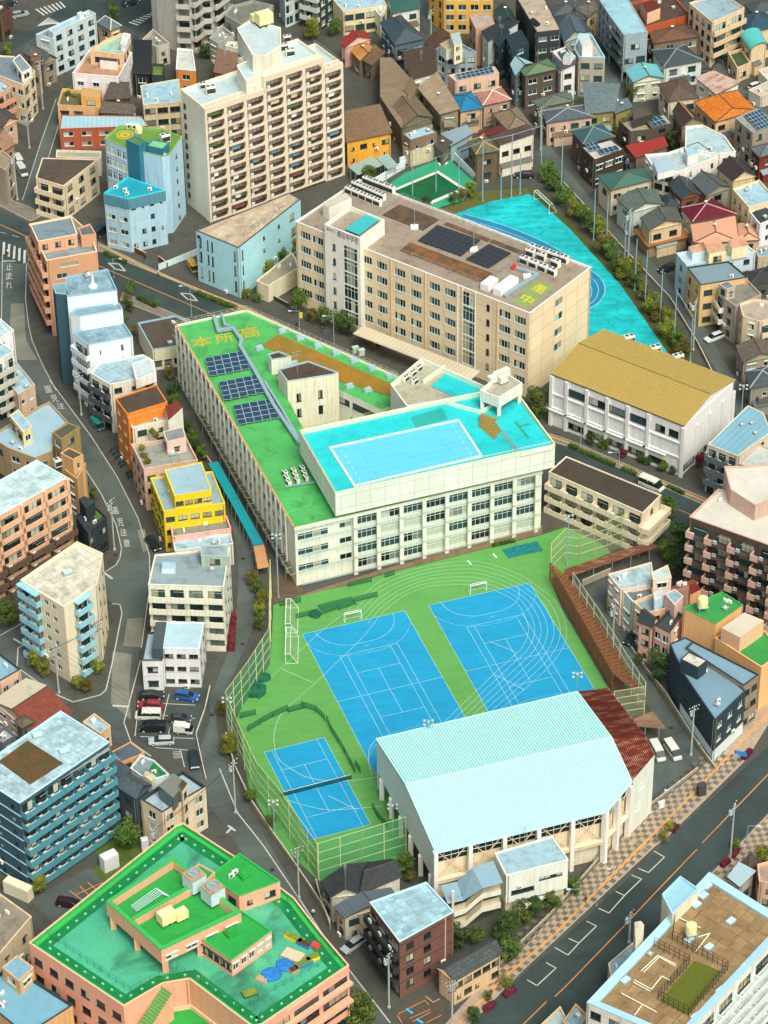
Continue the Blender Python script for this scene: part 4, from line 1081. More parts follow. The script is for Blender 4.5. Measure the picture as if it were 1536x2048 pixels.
# ================================================================== GYMNASIUM WITH THE PALE ROOF
T(0,0,1)
ZE,RH=11.5,2.7
WR=RF('#a2e2e0','plain',var=.1);WRB=RF('#c6f8f5','plain',var=.08);GWL=W('#cfe0c8','paint',var=.08)
eF=[wp(753,1478.5,ZE),wp(1154,1384,ZE)];eN=[wp(872,1706,ZE),wp(1214,1624,ZE)];ch=wp(1263.6,1564,ZE+.9)
rA,rB=wp(812,1569.5,ZE+RH),wp(1222,1475,ZE+RH)
g1=thing('gymnasium','large gymnasium with pale ribbed metal gable roof beside the sports ground','gymnasium',((eF[0].x+eN[1].x)/2,(eF[0].y+eN[1].y)/2,0))
mb=MB();mb.poly([eF[0],rA,rB,eF[1]],WR);mb.poly([rA,eN[0],eN[1],ch,rB],WR);mb.build('roof',g1)
ribs(g1,[eF[0],eF[1],rB,rA],76,WRB,.2,.06);
r=MB()
for i in range(83):
    s=i/82;p=rA.lerp(rB,s);d0=eN[0]-rA

    q0=eN[0]+(eN[1]-eN[0])*(s*((rB-rA).length/(eN[1]-eN[0]).length));k=1.0
    if s>(eN[1]-eN[0]).length/(rB-rA).length:
        s2=(s*(rB-rA).length-(eN[1]-eN[0]).length)/((rB-rA).length-(eN[1]-eN[0]).length);q0=eN[1].lerp(ch,min(1,s2*1.0)) if s2<.98 else ch
    r.bar(p+Vector((0,0,.03)),q0+Vector((0,0,.03)),.2,WRB)
o=r.build('roof_ribs',g1);o['kind']='stuff'
mb=MB();mb.bar(rA+Vector((0,0,.1)),rB+Vector((0,0,.1)),.16,WRB)
for a,b in ((eF[0],eF[1]),(eN[0],eN[1]),(eN[1],ch),(eF[0],rA),(rA,eN[0])):mb.bar(a,b,.2,WRB)
mb.build('roof_trim',g1)

RUST=mat('rust_roof','#7d2f1f','metal','roof',pitch=.55,rust='#c9a184',amt=.75,var=.2)
rp=[wp(1155.5,1383.5,ZE),wp(1216.7,1375.7,ZE-.2),wp(1291,1471,ZE+RH-.6),wp(1309,1509.8,ZE+1.6),wp(1266,1560,ZE+.9),wp(1223,1475,ZE+RH)]
mb=MB();mb.poly([rp[0]+Vector((0,0,.02)),rp[5]+Vector((0,0,.02)),rp[2],rp[1]],RUST);mb.poly([rp[5]+Vector((0,0,.02)),rp[4]+Vector((0,0,.02)),rp[3],rp[2]],RUST);mb.build('rusty_roof',g1)['label']='rust-red corrugated end bay of the roof'
RU2=mat('rust_rib','#5d2416','plain','roof',var=.4);r=MB()
for i in range(1,16):
    s=i/16;r.bar(rp[0].lerp(rp[1],s)+Vector((0,0,.06)),rp[5].lerp(rp[2],s)+Vector((0,0,.06)),.09,RU2);r.bar(rp[5].lerp(rp[2],s)+Vector((0,0,.06)),rp[4].lerp(rp[3],s)+Vector((0,0,.06)),.09,RU2)
o=r.build('rusty_ribs',g1);o['kind']='stuff'

mb=MB();D3=lambda p,z:Vector((p.x,p.y,z));ZB=4.4
mb.poly([D3(eF[0],ZB),D3(eN[0],ZB),eN[0],rA,eF[0]],GWL);mb.build('gable_wall',g1)
mb=MB();mb.poly([D3(eF[0],0),D3(eF[1],0),eF[1],eF[0]],GWL);mb.poly([D3(rp[1],0),D3(rp[3],0),rp[3],rp[2],rp[1]],GWL);mb.poly([D3(rp[4],0),rp[4],rp[3],D3(rp[3],0)],GWL);mb.poly([D3(rp[1],0),rp[1],eF[1],D3(eF[1],0)],GWL);mb.build('wall',g1)

COLM=W('#e6e0cd','plain');BRC=mat('brace_peach','#d9b292','plain');SPN=W('#e2c6ab','paint');CONC=W('#cbbfa9','paint')
def long_side(a,b,n):
    t=Vector((b.x-a.x,b.y-a.y,0));L=t.length;t /=L;inn=Vector((-t.y,t.x,0));wl=MB();gl=MB();bz=MB()
    a0=a+inn*1.1;b0=b+inn*1.1
    wl.poly([D3(a0,0),D3(b0,0),D3(b0,6.2),D3(a0,6.2)],CONC);wl.poly([D3(a0,6.2),D3(b0,6.2),D3(b0+inn*.05,8.3),D3(a0+inn*.05,8.3)],SPN);wl.build('spandrel',g1)
    gl.poly([D3(a0,8.3),D3(b0,8.3),D3(b0,ZE),D3(a0,ZE)],GL[0]);gl.build('glazing',g1)
    for i in range(n+1):
        p=a+t*L*i/n+inn*.3;m=MB();m.obox((p.x,p.y),t,.7,.9,0,ZE-.05,COLM);m.build('column',g1)
        if i<n:
            p0,p1=a+t*(L*i/n+.5)+inn*.5,a+t*(L*(i+1)/n-.5)+inn*.5
            bz.bar(D3(p0,5.0),D3(p1,ZE-.4),.08,BRC);bz.bar(D3(p0,ZE-.4),D3(p1,5.0),.08,BRC)
            k=max(3,int(L/n/1.4))
            for j in range(1,k):s=p0.lerp(p1,j/k)+inn*.5;bz.bar(D3(s,8.3),D3(s,ZE),.05,FRW)
            bz.bar(D3(p0,9.9),D3(p1,9.9),.05,FRW);bz.obox(((p0.x+p1.x)/2,(p0.y+p1.y)/2),t,L/n-.6,.9,4.7,5.0,SPN)
    bz.build('steel_brace',g1)
long_side(eN[0],eN[1],5);long_side(eN[1],Vector((ch.x,ch.y,0)),2)
mb=MB()
for i in range(6):p=D3(eF[0],0).lerp(D3(eN[0],0),(i+.5)/6);m=MB();m.box(p.x-.4,p.x+.4,p.y-.4,p.y+.4,0,ZB,COLM);m.build('column',g1)
mb.poly([D3(eF[0],ZB),D3(eN[0],ZB),D3(eN[1],ZB),D3(eF[1],ZB)],CONC);mb.build('floor_slab',g1)
inn=(D3(eF[1],0)-D3(eF[0],0)).normalized()*4;mb=MB();mb.poly([D3(eF[0],0)+inn,D3(eN[0],0)+inn,D3(eN[0],ZB)+inn,D3(eF[0],ZB)+inn],CONC);mb.build('wall',g1)
er_=wp(1266,1560,ZE+.9);
for (s,z) in ((.4,8.5),(.3,4.2)):
    p0=D3(rp[4],0);p1=D3(rp[3],0);t=(p1-p0).normalized();put_window(g1,Vector((p0.x,p0.y))+Vector((t.y,-t.x))*.1,Vector((t.x,t.y)),(p1-p0).length*s,z,1.7,1.2,'p')

T(760,1520)
an=bld('annex_building','white annex box with weathered pale blue roof against the large gymnasium',[(880,712),(970,887),(1447,766),(1322,582)],10.0,W('#d0e0c8','paint',var=.08),RF('#a9c9d6','conc',dark=.6,amt=.8),par=.25,f=[None,('c',[(.27,5.3,4.0,.9,'d'),(.72,7.0,4.0,.6,'d')]),None,None],z0=3.7,ac=0,cat='annex')
mb=MB();Pz=[wp(x,y,10) for x,y in ((895,735),(965,860),(1420,745),(1320,600))];mb.prism([(p.x,p.y) for p in Pz],0,3.7,CONC);mb.build('base',an)
kitput(an,'antenna',wp(1110,640,9.8),1,1.2)
stt=thing('outside_stair','blue-grey roofed outside stair beside the white gymnasium annex','stairs',wp(700,1000,4));SB=RF('#92b3c4','plain',var=.08)
mb=MB();z1,z2,z3=9.0,8.0,6.2
pp=[wp(670,830,z1),wp(880,760,z1),wp(945,940,z1),wp(790,985,z1),wp(700,835,z1)]
mb.poly([wp(710,830,z1),wp(790,985,z1),wp(945,942,z1),wp(870,770,z1)],SB);mb.poly([wp(710,830,z1),wp(590,935,z3),wp(640,1080,z3),wp(790,985,z1)],SB);mb.poly([wp(590,935,z3),wp(465,965,z3),wp(520,1105,z3),wp(640,1080,z3)],SB)
mb.build('roof',stt);SW=W('#dcd5c2','paint')
for dz in (0,-3.0):
    m=MB();a,b,c=wp(560,1170,4.6),wp(660,1135,4.6),wp(785,1020,7.2);d=wp(930,985,7.2)
    for p,q2,zz1,zz2 in ((a,b,4.6,4.6),(b,c,4.6,7.0),(c,d,7.0,7.0)):
        m.poly([Vector((p.x,p.y,zz1-1.2+dz)),Vector((q2.x,q2.y,zz2-1.2+dz)),Vector((q2.x,q2.y,zz2+dz)),Vector((p.x,p.y,zz1+dz))],SW)
        off=Vector((0,2.6,0));m.poly([Vector((p.x,p.y,zz1-1.2+dz)),Vector((p.x,p.y,zz1-1.2+dz))+off,Vector((q2.x,q2.y,zz2-1.2+dz))+off,Vector((q2.x,q2.y,zz2-1.2+dz))],CONC)
    m.build('stair_flight',stt)
m=MB()
for x,y in ((560,1180),(930,995),(785,1040)):p=wp(x,y,4);m.box(p.x-.2,p.x+.2,p.y+.3,p.y+.7,0,8.6,SW)
for i in range(12):p=wp(600+30*i,1120-14*i,5.5);m.bar((p.x,p.y+1.2,5.2+.15*i),(p.x,p.y+1.2,6.5+.2*i),.05,FRD)
m.build('handrail',stt)

# ================================================================== THE NEIGHBOURHOOD
D=hdrop
RC={'ridge':W('#c9c4b6','plain')}
def TL(h,**k):return RF(h,'tile',**k)
def ML(h,**k):return RF(h,'metal',**k)
def HO(label,pts,h,wall,roof,rt='hip',rh=1.8,**k):return bld('house',label,pts,h,wall,roof,rt=rt,rh=rh,cat='house',**k)
def BL(label,pts,h,wall,roof,**k):
    kind=k.pop('kind','building');return bld(kind,label,pts,h,wall,roof,**k)
def AP(label,pts,h,wall,roof,**k):return bld('apartment_building',label,pts,h,wall,roof,cat='apartment building',**k)
def solar_on(parent,pts,z,nx,ny,**k):solar(parent,pts,z,nx,ny,**k)
BLU='#a8cbdc';BLU2='#8fb0c4';GRY='#8f9a9e'

# ---------------------------------------------------------------- far left, top
T(0,0)
BL('brown corner shop at the far top left behind parked cars',[(-60,60),(0,130),(90,70),(30,20)],7,'#5a3f36','#4b3a34',kind='shop')
x=AP('pale blue-white four-storey block with stair glazing by the top junction',[(365,222),(408,252),(735,102),(680,75)],11.5,'#b8c4ca',BLU,f=[None,('w',4,4,1.7,1.3,0,'d'),None,None])
pent(x,[(275,262),(415,300),(410,250),(362,222)],10.2,0,'#b8c4ca',GRY,.4,f=[('w',3,1,2.2,2.2),None]);pent(x,[(590,100),(610,112),(645,98),(622,86)],12.6,11,'#d5dadb',BLU)
HO('small tan house with slate-grey hip roof behind the white block',[(740,182),(850,242),(937,205),(812,140)],6,'#c9a27f',TL('#6f7f88'),ridge=RC['ridge'])
x=AP('mint-white walk-up with peach roof terrace and green-topped upper floor',[(555,560),(910,590),(1015,400),(690,378)],10,'#d9e0d2','#b98f6f',par=.9,f=[('w',3,3,1.5,1.2,0),('w',3,3,1.2,1.2,0)])
pent(x,[(690,390),(950,420),(1003,265),(930,255),(800,308)],12.6,9,'#e3b08b','#a9cbb9',.7,f='a');pent(x,[(765,460),(900,475),(910,440),(785,430)],11.3,9,'#dcd8cc','#4c4641',0);pent(x,[(925,335),(965,345),(1003,262),(950,250)],14,12,'#dfe2da','#dfe2da')
x=HO('black steep-roofed house with a small green turf terrace',[(1020,565),(1160,570),(1172,372),(1030,366)],6.5,'#24292b',ML('#2b3032',pitch=.45),'shed',2.0)
pent(x,[(1165,575),(1250,580),(1262,490),(1172,486)],6.8,0,'#3a4042',RF('#5c7f35','grass',c2='#6d8f3d'),.7)
BL('small white-roofed block with an orange lower wall',[(1352,530),(1503,542),(1478,378),(1362,368)],6.5,'#c98146','#cdd3cd',rim=W('#d9d6cb'))
x=BL('low ochre building with a planted roof terrace',[(442,805),(755,822),(782,700),(480,678)],6,'#cda273','#6d6a4e',par=.9)
pent(x,[(622,735),(770,748),(780,690),(625,672)],8.3,5,'#d39a57','#cfa46c',0,f='a');
HO('dark tiled house with a timbered front gable',[(1010,760),(790,770),(905,640),(985,650)][::-1],6,'#5e4638',TL('#5d564d'),'gable',2.2)
HO('weathered grey tiled roof below the timbered gable',[(765,872),(1030,888),(1052,800),(800,782)],5,'#8a7d6b',TL('#6d655a'),'gable',1.4)
BL('cream block with smooth pale blue roof left of the tall apartment slab',[(1078,655),(1102,805),(1392,780),(1372,604)],9.5,'#cbb794',BLU,par=.2,f=[None,('w',3,3,2.4,1.4,0),None,None])
BL('red-brown workshop with pale blue corrugated roof',[(455,990),(1140,967),(1090,890),(475,882)],5.5,'#a8543a',ML('#a9cfdc',pitch=1.0),par=.12,f=[('w',2,5,2.2,1.1,0,'p'),None],kind='workshop')
x=BL('low petrol station board wall with red and white signage',[(430,1205),(770,1215),(778,1160),(435,1150)],4.6,'#c9c3b2','#b5aa96',f=None,kind='petrol_station',ac=0)
a,b=wp(430,1205,4.6),wp(770,1215,4.6);t=(b-a);L=t.length;t=t.normalized();oo=Vector((t.y,-t.x,0))*.05
mb=MB();u3=lambda u,z:a+t*u+oo+Vector((0,0,z-4.6))
mb.poly([u3(.1,2.9),u3(L*.33,2.9),u3(L*.32,3.6),u3(L*.28,4.1),u3(L*.22,4.45),u3(.1,4.45)],mat('sign_red','#a0262e','plain'));mb.poly([u3(L*.56,3.4),u3(L*.62,3.4),u3(L*.62,4.0),u3(L*.56,4.0)],mat('sign_red','#a0262e','plain'));mb.build('sign_panel',x)
q0=u3(.5,3.75)+oo;text(x,'ENEOS',q0,u3(L*.22,3.75)+oo,u3(.5,4.15)+oo,W('#e8e4da','plain'))
AP('cream three-storey building with weathered black-brown flat roof on the left street',[(325,1212),(275,1365),(488,1428),(750,1225)],8.8,'#d8c3a4',RF('#5d5348','conc',dark=.6),par=.12,f=[None,('b',3,2,.9,W('#d8c3a4'),W('#cbb699'),False,0),('w',3,3,1.9,1.4,0,'d'),None])

TEAL=W('#2f6f86','siding',pitch=.5);LB=W('#a3c0d2','paint')
x=BL('blue office block with green roof terrace and turquoise lower roof',[(803,1062),(970,1135),(1245,1200),(1300,1190),(1398,1048),(1240,985),(918,958)],19.5,LB,RF('#6f9a45','conc',dark=.75),par=.7,rim=W('#7aa05a','plain'),f=[('w',6,4,1.25,2.0,0,'pt'),None,None,('w',6,1,.9,1.0,0,'d'),None,None,None],kind='office_building',cat='office building')
for i in range(6):
    pass
pent(x,[(968,1075),(1065,1118),(1125,1090),(1030,1045)],21.5,0,TEAL,'#5f8d46');pent(x,[(1068,1112),(1128,1130),(1160,1108),(1105,1090)],20.2,0,W('#20343c'),'#4d7b40',f=[('w',7,1,2.0,1.3,0,'p')]);pent(x,[(1130,1118),(1250,1145),(1300,1095),(1170,1070)],20.8,0,TEAL,RF('#7fc48a','plain'))
for xx,yy in ((995,985),(1035,990)):kitput(x,'ac',wp(xx,yy,18.8),.3,1.6)
kitput(x,'barrel',wp(1070,1050,20.5),0,.9);kitput(x,'chiller',wp(1270,1090,19),.5,1.1);
mb=MB();c=wp(960,1035,18.83);N=20
ring=lambda r0,r1,m,z:[mb.poly([(c.x+r1*math.cos(2*math.pi*k/N),c.y+r1*math.sin(2*math.pi*k/N),z),(c.x+r1*math.cos(2*math.pi*(k+1)/N),c.y+r1*math.sin(2*math.pi*(k+1)/N),z),(c.x+r0*math.cos(2*math.pi*(k+1)/N),c.y+r0*math.sin(2*math.pi*(k+1)/N),z),(c.x+r0*math.cos(2*math.pi*k/N),c.y+r0*math.sin(2*math.pi*k/N),z)],m) for k in range(N)]
YB=mat('roof_art_yellow','#d9b343','plain','roof');ring(1.5,1.9,YB,c.z);ring(0,1.2,YB,c.z);ring(.2,.45,mat('roof_art_green','#5f8d46','plain','roof'),c.z+.01);mb.build('painted_emblem',x)
T(0,380)
x2=pent(x,[(797,22),(985,66),(1268,0),(978,-104)],13.6,0,LB,RF('#12a2b8','conc',dark=.8,amt=.35),.5,rim=W('#3aaec2','plain'),f=[('w',4,2,1.9,1.2,0,'pt'),('w',4,4,.9,1.1,.3,'d'),None,None],base=None)
for xx,yy in ((890,-10),(960,10),(975,40),(1150,5)):kitput(x2,'ac',wp(xx,yy,13.1),.3,1.1)
for p0,p1 in (((797,22),(985,66)),((985,66),(1268,0))):
    a,b=wp(*p0,13.6),wp(*p1,13.6);d=b-a;q=Vector((d.y,-d.x,0)).normalized()*.1;mb=MB();mb.obox(((a+b)/2+q).xy,d,d.length+.1,.12,11.0,13.4,W('#4f8191','paint'));mb.build('upper_band',x2)

T(0,0)
x=AP('cream walk-up with slate-blue roof and white stair house on the left street',[(-60,560),(180,652),(268,545),(110,432),(-60,420)],10.8,'#d6c4a6',RF('#7c8c96'),par=.35,f=[('w',3,4,1.6,1.4,.1),('w',3,2,1.6,1.6,0),None])
pent(x,[(97,462),(165,560),(243,520),(150,415)],13,10.4,'#d9d6c8','#8d9aa2',.1,f='a')
HO('brown narrow house squeezed behind the cream walk-up',[(235,470),(300,500),(322,455),(240,400)],9,'#b99c82','#7d6450','shed',.8)
HO('grey tiled house with red awning at the left street corner',[(165,400),(330,500),(442,450),(285,365)],6,'#8d7c6c',TL('#626a6a'),'gable',1.8)
AP('left-edge block with sky-blue roof and salmon balconies',[(-80,640),(-30,730),(92,665),(0,600)],11,'#c89a80',BLU,f=[None,('b',4,2,1.0,W('#c48f74'))])
HO('small pink house with grey tiled gable at the left edge',[(-60,910),(20,990),(140,920),(50,840)],6,'#caa58e',TL('#5e5b55'),'gable',1.6)
HO('low house with salmon terrace on the left edge',[(-40,1090),(30,1170),(120,1130),(40,1010)],5,'#a97f6c','#b0866c','shed',.6)
AP('beige block at the left edge beside the narrow street',[(-60,1230),(40,1310),(98,1215),(10,1150)],9,'#a89882','#9c8c7a',f=[None,('w',3,1,1.6,1.4,0,'d'),None])

x=AP('grey high-rise with rounded stacked balconies at the top edge',[(1180,325),(1225,350),(1375,395),(1480,400),(1560,340),(1640,330),(1770,230),(1500,150)],34,W('#a8a49c'),'#9a9a98',pz=0,f=[None,None,('b',11,1,1.2,W('#b3aea6'),W('#a39e97'),False,0),('b',11,1,1.2,W('#b3aea6'),W('#a39e97'),False,0),('b',11,1,1.0,W('#b3aea6'),W('#a39e97'),False,0),('b',11,1,1.2,W('#b3aea6'),W('#a39e97'),False,0),('b',11,2,1.2,W('#b3aea6'),W('#a39e97'),False,0),None])
BL('grey low podium annex with roof court below the high-rise',[(1092,300),(1200,360),(1300,330),(1175,222)],5.5,'#b5aea4','#98948c',par=.9)
T(380,0)
BL('grey podium with hexagonal pool court beside the tall slab',[(145,290),(215,330),(340,270),(250,200)],6,'#a09c96','#8d9a98',par=.8)
BL('stepped grey terraces with planters at the top edge',[(265,110),(400,190),(480,130),(640,40),(480,0),(330,40)],7,'#8f918e','#7c7f74',par=.8)
HO('cluttered brick terrace house behind the tall slab',[(178,560),(330,590),(372,430),(215,390)],5.5,'#9c5a45','#8a6a58','shed',.5)
BL('small white box house behind the tall slab',[(272,350),(365,372),(372,320),(290,318)],7,'#c9c4b6','#d0d2c8')
# ---------------------------------------------------------------- tall apartment slab with rounded balcony openings
h1,h2=28.5,31.4
APW=W('#cdbaa6','paint',var=.05);APL=W('#d8d0bf','paint',var=.07);APR=RF('#c6d6dc','conc',dark=.75,amt=.5)
pN,pR,pL=wp(118,835,h1),wp(1172,482,h1),wp(-64,680,h1)
sx=thing('apartment_building','tall beige apartment slab with rows of rounded balcony openings','apartment building',(pN.x,pN.y,0))
t=(pR-pN);LA=t.length;t.normalize();inn=Vector((-t.y,t.x,0));dep=(pL-pN).dot(inn)
def sblk(u0,u1,h,d0,d1,nm,par=.9):
    P=[pN+t*u0+inn*d0,pN+t*u1+inn*d0,pN+t*u1+inn*d1,pN+t*u0+inn*d1];Q=[Vector((p.x,p.y)) for p in P];mb=MB()
    for i in range(4):wall_face(mb,Q[i],Q[(i+1) % 4],0,h,[],APL if i == 3 else APW)
    I=inset(Q,.22)
    for i in range(4):
        j=(i+1) % 4;mb.poly([(*Q[i],h),(*Q[j],h),(*I[j],h),(*I[i],h)],APL);mb.poly([(*I[i],h),(*I[j],h),(*I[j],h-par),(*I[i],h-par)],APL)
    o=mb.build(nm,sx);rb=MB();rb.poly([(*p,h-par) for p in I],APR);rb.build('roof',o);return o
BD=1.9
sblk(0,LA*.425,h1,BD,dep,'wing');sblk(LA*.425,LA*.86,h2,BD,dep*1.0,'wing');sblk(LA*.86,LA,h1,BD,dep*1.05,'wing')
bw=LA/7;fh=2.47
def bay_mesh():
    mb=MB();y0,y1=0,.16;H_=fh

    x0,x1,z0_,z1_=bw*.07,bw*.91,.40,H_-.12
    op=[(x0,z1_)]+[(x0+.35*(1-math.cos(a)),z0_+.35*(1-math.sin(a))) for a in np.linspace(0,math.pi/2,4)]+[(x1-.95*(1-math.sin(a)),z0_+.95*(1-math.cos(a))) for a in np.linspace(0,math.pi/2,6)]+[(x1,z1_)]
    bot=[q for q in op]

    mb.poly([(0,y0,0),(x0,y0,0),(x0,y0,H_),(0,y0,H_)],APW);mb.poly([(x1,y0,0),(bw,y0,0),(bw,y0,H_),(x1,y0,H_)],APW);mb.poly([(x0,y0,z1_),(x1,y0,z1_),(x1,y0,H_),(x0,y0,H_)],APW)
    for (xa,za),(xb,zb) in zip(bot[1:],bot[2:-1]+[bot[-1]]):
        if xb-xa>1e-4:mb.poly([(xa,y0,0),(xb,y0,0),(xb,y0,zb),(xa,y0,za)],APW)
    for (xa,za),(xb,zb) in zip(op,op[1:]+op[:1]):mb.poly([(xa,y0,za),(xb,y0,zb),(xb,y0+.2,zb),(xa,y0+.2,za)],APW)
    mb.box(0,bw,.16,BD,-.08,.08,APW,mat('balcony_floor','#57544e','plain','roof'));mb.box(-.05,.08,.02,BD,.08,H_,APW)  # grey-coated balcony floor, its colour darkened further to stand for shade inside
    mb.box(bw*.2,bw*.2+.8,.7,1.0,.08,.7,FRW);mb.bar((.3,.5,2.0),(bw-.4,.5,2.0),.03,FRW);mb.box(bw*.09,bw*.1,-.06,.0,.1,H_,mat('joint_dark','#6f655b','plain'))
    return mb.mesh('balcony')
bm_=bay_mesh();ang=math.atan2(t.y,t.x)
CLO=[mat('laundry_white','#d5d6d0','plain'),mat('laundry_red','#7a4a42','plain'),mat('laundry_blue','#5d7f93','plain'),mat('laundry_sand','#c4a98c','plain'),mat('plant_balcony','#4f6a35','plain')]
rs=random.Random(5)
for c in range(7):
    top=h2 if 2.9<c+.5<5.95 else h1
    nrow=12 if top == h2 else 11
    for r in range(nrow):
        z=top-1.25-(r+1)*fh
        if z<-.5:continue
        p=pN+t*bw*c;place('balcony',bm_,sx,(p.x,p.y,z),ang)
        pw=p+inn*(BD-.10);put_window(sx,Vector((pw.x,pw.y)),Vector((t.x,t.y)),bw*.5,z+.12,bw*.9,2.15,'d',False,var=rs.choice((3,4,5,3,4,0)))
        if rs.random()<.3:
            m=MB();m.box(bw*rs.uniform(.2,.4),bw*rs.uniform(.5,.8),.45,.5,rs.uniform(.9,1.2),1.95,rs.choice(CLO));place('laundry',m.mesh('laundry'),sx,(p.x,p.y,z),ang)
mb=MB()
for u0,u1,hh in ((0,LA*.425,h1),(LA*.425,LA*.86,h2),(LA*.86,LA,h1)):
    c=pN+t*(u0+u1)/2+inn*(BD/2+.0);mb.obox((c.x,c.y),t,u1-u0-.01,BD,hh-1.25,hh-.05,APW)
mb.build('parapet',sx)
for u,za,zb,m_ in ((-.06,0,h1-.06,APL),(LA+.06,0,h1-.06,APW),(LA*.425,h1,h2-.06,APL)):
    mb=MB();c=pN+inn*(BD/2)+t*u;mb.obox((c.x,c.y),t,.14,BD,za,zb,m_);mb.build('end_wall',sx)
lw=Vector((pN.x,pN.y))-Vector((t.x,t.y))*.0+Vector((inn.x,inn.y))*dep;tl=-Vector((inn.x,inn.y))
for r in range(10):
    put_window(sx,lw-Vector((t.x,t.y))*.12,tl,1.6,h1-4.0-r*fh,.9,1.1,'d')
sr=Vector((0,0,1))
railing(sx,[pN+t*.4+inn*.4-sr*.1,pN+t*LA*.42+inn*.4-sr*.1],1.1,None,1.8);railing(sx,[pN+t*LA*.86+inn*.4-sr*.1,pN+t*LA*.99+inn*.4-sr*.1,pN+t*LA*.99+inn*dep*1.03-sr*.1],1.1,None,1.8)
x=bld('stair_tower',None,[(360,215),(480,420),(580,430),(700,345),(695,210),(470,150)],36,APL,APR,par=.3,f=None,z0=h2-1,parent=sx,name='stair_tower',ac=0)
kitput(x,'tank',wp(570,190,35.8),.5,1.15);kitput(x,'tank',wp(505,165,35.8),.5,.7)
pent(sx,[(358,500),(430,620),(545,560),(450,460)],32,h1-1,APL,APR,.2)
for xx,yy,z,s in ((720,390,h2-.9,1.0),(770,430,h2-.9,1.0),(160,720,h1-.9,1.1),(100,680,h1-.9,.8),(745,320,h2-.9,.9)):kitput(sx,'chiller',wp(xx,yy,z),.3,s)

# ---------------------------------------------------------------- top middle
BL('white and glass narrow block at the top edge',[(690,100),(735,215),(868,160),(800,60)],16,'#b9c4c6',BLU,pz=0,f=[None,('w',5,2,2.2,2.2,0,'p'),None])
AP('dark slate apartment block with white balconies at the top edge',[(862,200),(1000,240),(1105,160),(960,120)],14,'#2f3d40','#58656a',pz=0,f=[('b',5,2,1.0,W('#b9c0bb')),('w',5,2,1.6,1.4,0,'p'),None])
BL('cream two-storey hall with pale blue roof at the top edge',[(1095,-10),(1178,88),(1512,42),(1450,-70)],6.5,'#d6c39c',BLU,par=.3,f=[None,('w',2,4,2.4,1.5,0,'d'),None])
HO('small red-roofed house with pink gable between grey roofs',[(1150,340),(1190,372),(1395,300),(1345,240)][::1],5.5,'#d2a79a',TL('#a3392f'),'gable',1.8)
HO('rusty orange corrugated shed roof behind the slab',[(1235,400),(1305,475),(1430,395),(1350,320)],4.5,'#7d6a52',ML('#c58a4c',rust='#8d5a34',amt=.8,pitch=.4),'gable',.8)
HO('rust-brown patched shed roof by the long warehouses',[(1330,470),(1400,510),(1500,430),(1420,370)],4.6,'#6d6250',ML('#7d6142',rust='#5d4a38',amt=.6),'shed',.8)
x=BL('orange house with brown tiled roof beside the tall slab',[(1195,1100),(1555,1025),(1460,850),(1190,905)],6.4,'#dd9a35',TL('#8a6f57'),rt='shed',rh=1.6,f=[('w',2,4,1.7,1.2,.1,'d')],kind='house',cat='house')
canopy('pale green corrugated carport roof below the orange house',((1215,1280),(1395,1200),(1485,1265),(1290,1342)),3,ML('#9fb7b0',pitch=.5),'carport','carport',2)
canopy('second pale green carport roof right of the first',((1425,1205),(1520,1180),(1600,1270),(1520,1300)),3.2,ML('#9fb7b0',pitch=.5),'carport','carport',2)
LEAN[0]=True
T(760,0)
HO('white house with dark green gable roof at the top edge',[(90,110),(316,66),(285,-30),(50,-5)],6.2,'#ccd0c8',ML('#2d5a53',pitch=.5),'gable',1.8)
BL('white corner of a house at the top edge beside the green roof',[(-60,40),(0,120),(52,60),(10,0)],6,'#d6cdb8','#a8b8bb')
HO('large blue-grey house with slate roof facing the upper alley',[(0,180),(110,352),(352,300),(160,120)],7,'#4c6370',ML('#40535c',pitch=.45),'hip',2.0,f=['a',('b',2,2,.9,W('#42362d'),W('#5a4a3a'),True),None,None])
x=AP('yellow-orange apartment block at the top edge with rows of windows',[(375,160),(490,258),(865,258),(850,100)],17,'#dba64c','#c9a25a',pz=0,f=[('w',6,2,1.2,1.5,0,'d'),('w',6,4,2.0,1.5,0,'p'),None])
HO('low brown-roofed house in front of the yellow apartments',[(340,340),(410,372),(565,280),(480,222)],4.8,'#6d5445',TL('#5d4336'),'gable',1.2)
BL('beige-roofed narrow house with pink side wall',[(686,118),(737,222),(882,182),(835,95)],10,'#b98e78','#b5aa9c',par=.1)
HO('dark green steep gable house behind the white narrow house',[(870,90),(900,195),(1060,190),(1010,80)],9.5,'#2e4a4a',ML('#244f4d',pitch=.5),'gable',2.2)
HO('white narrow house with black monopitch roofs',[(775,245),(830,325),(1075,205),(985,170)],9.5,'#c9cfce',ML('#343c41'),'shed',1.2)
x=HO('navy three-storey house with folded dark roofs',[(870,310),(905,360),(1000,300),(960,250)],9.5,W('#20353f','siding'),ML('#2a3b43'),'shed',1.6)
pent(x,[(962,280),(1010,385),(1145,330),(1085,225)],10.5,0,W('#20353f','siding'),'#2c3d45',0,f='a')
x=BL('black windowed office block with long beige roof',[(1045,-20),(1205,248),(1390,228),(1270,-10)],12.5,W('#33393b','siding'),'#bbaa96',par=.2,f=[('w',4,6,1.0,1.3,.3,'d'),('w',4,2,1.9,1.1,0,'p'),None],kind='office_building',cat='office building')
pent(x,[(1140,150),(1200,195),(1232,180),(1180,135)],12.8,12.2,'#23292b','#23292b',0)
HO('grey-green hip house on the right of the black office',[(1300,60),(1330,130),(1570,90),(1500,20)],7,'#8b9595',ML('#4b5a5c'),'hip',1.5)
HO('slate roofed house in the row right of the black office',[(1340,150),(1370,200),(1560,150),(1520,100)],7,'#8b9595',ML('#42525a'),'hip',1.5)
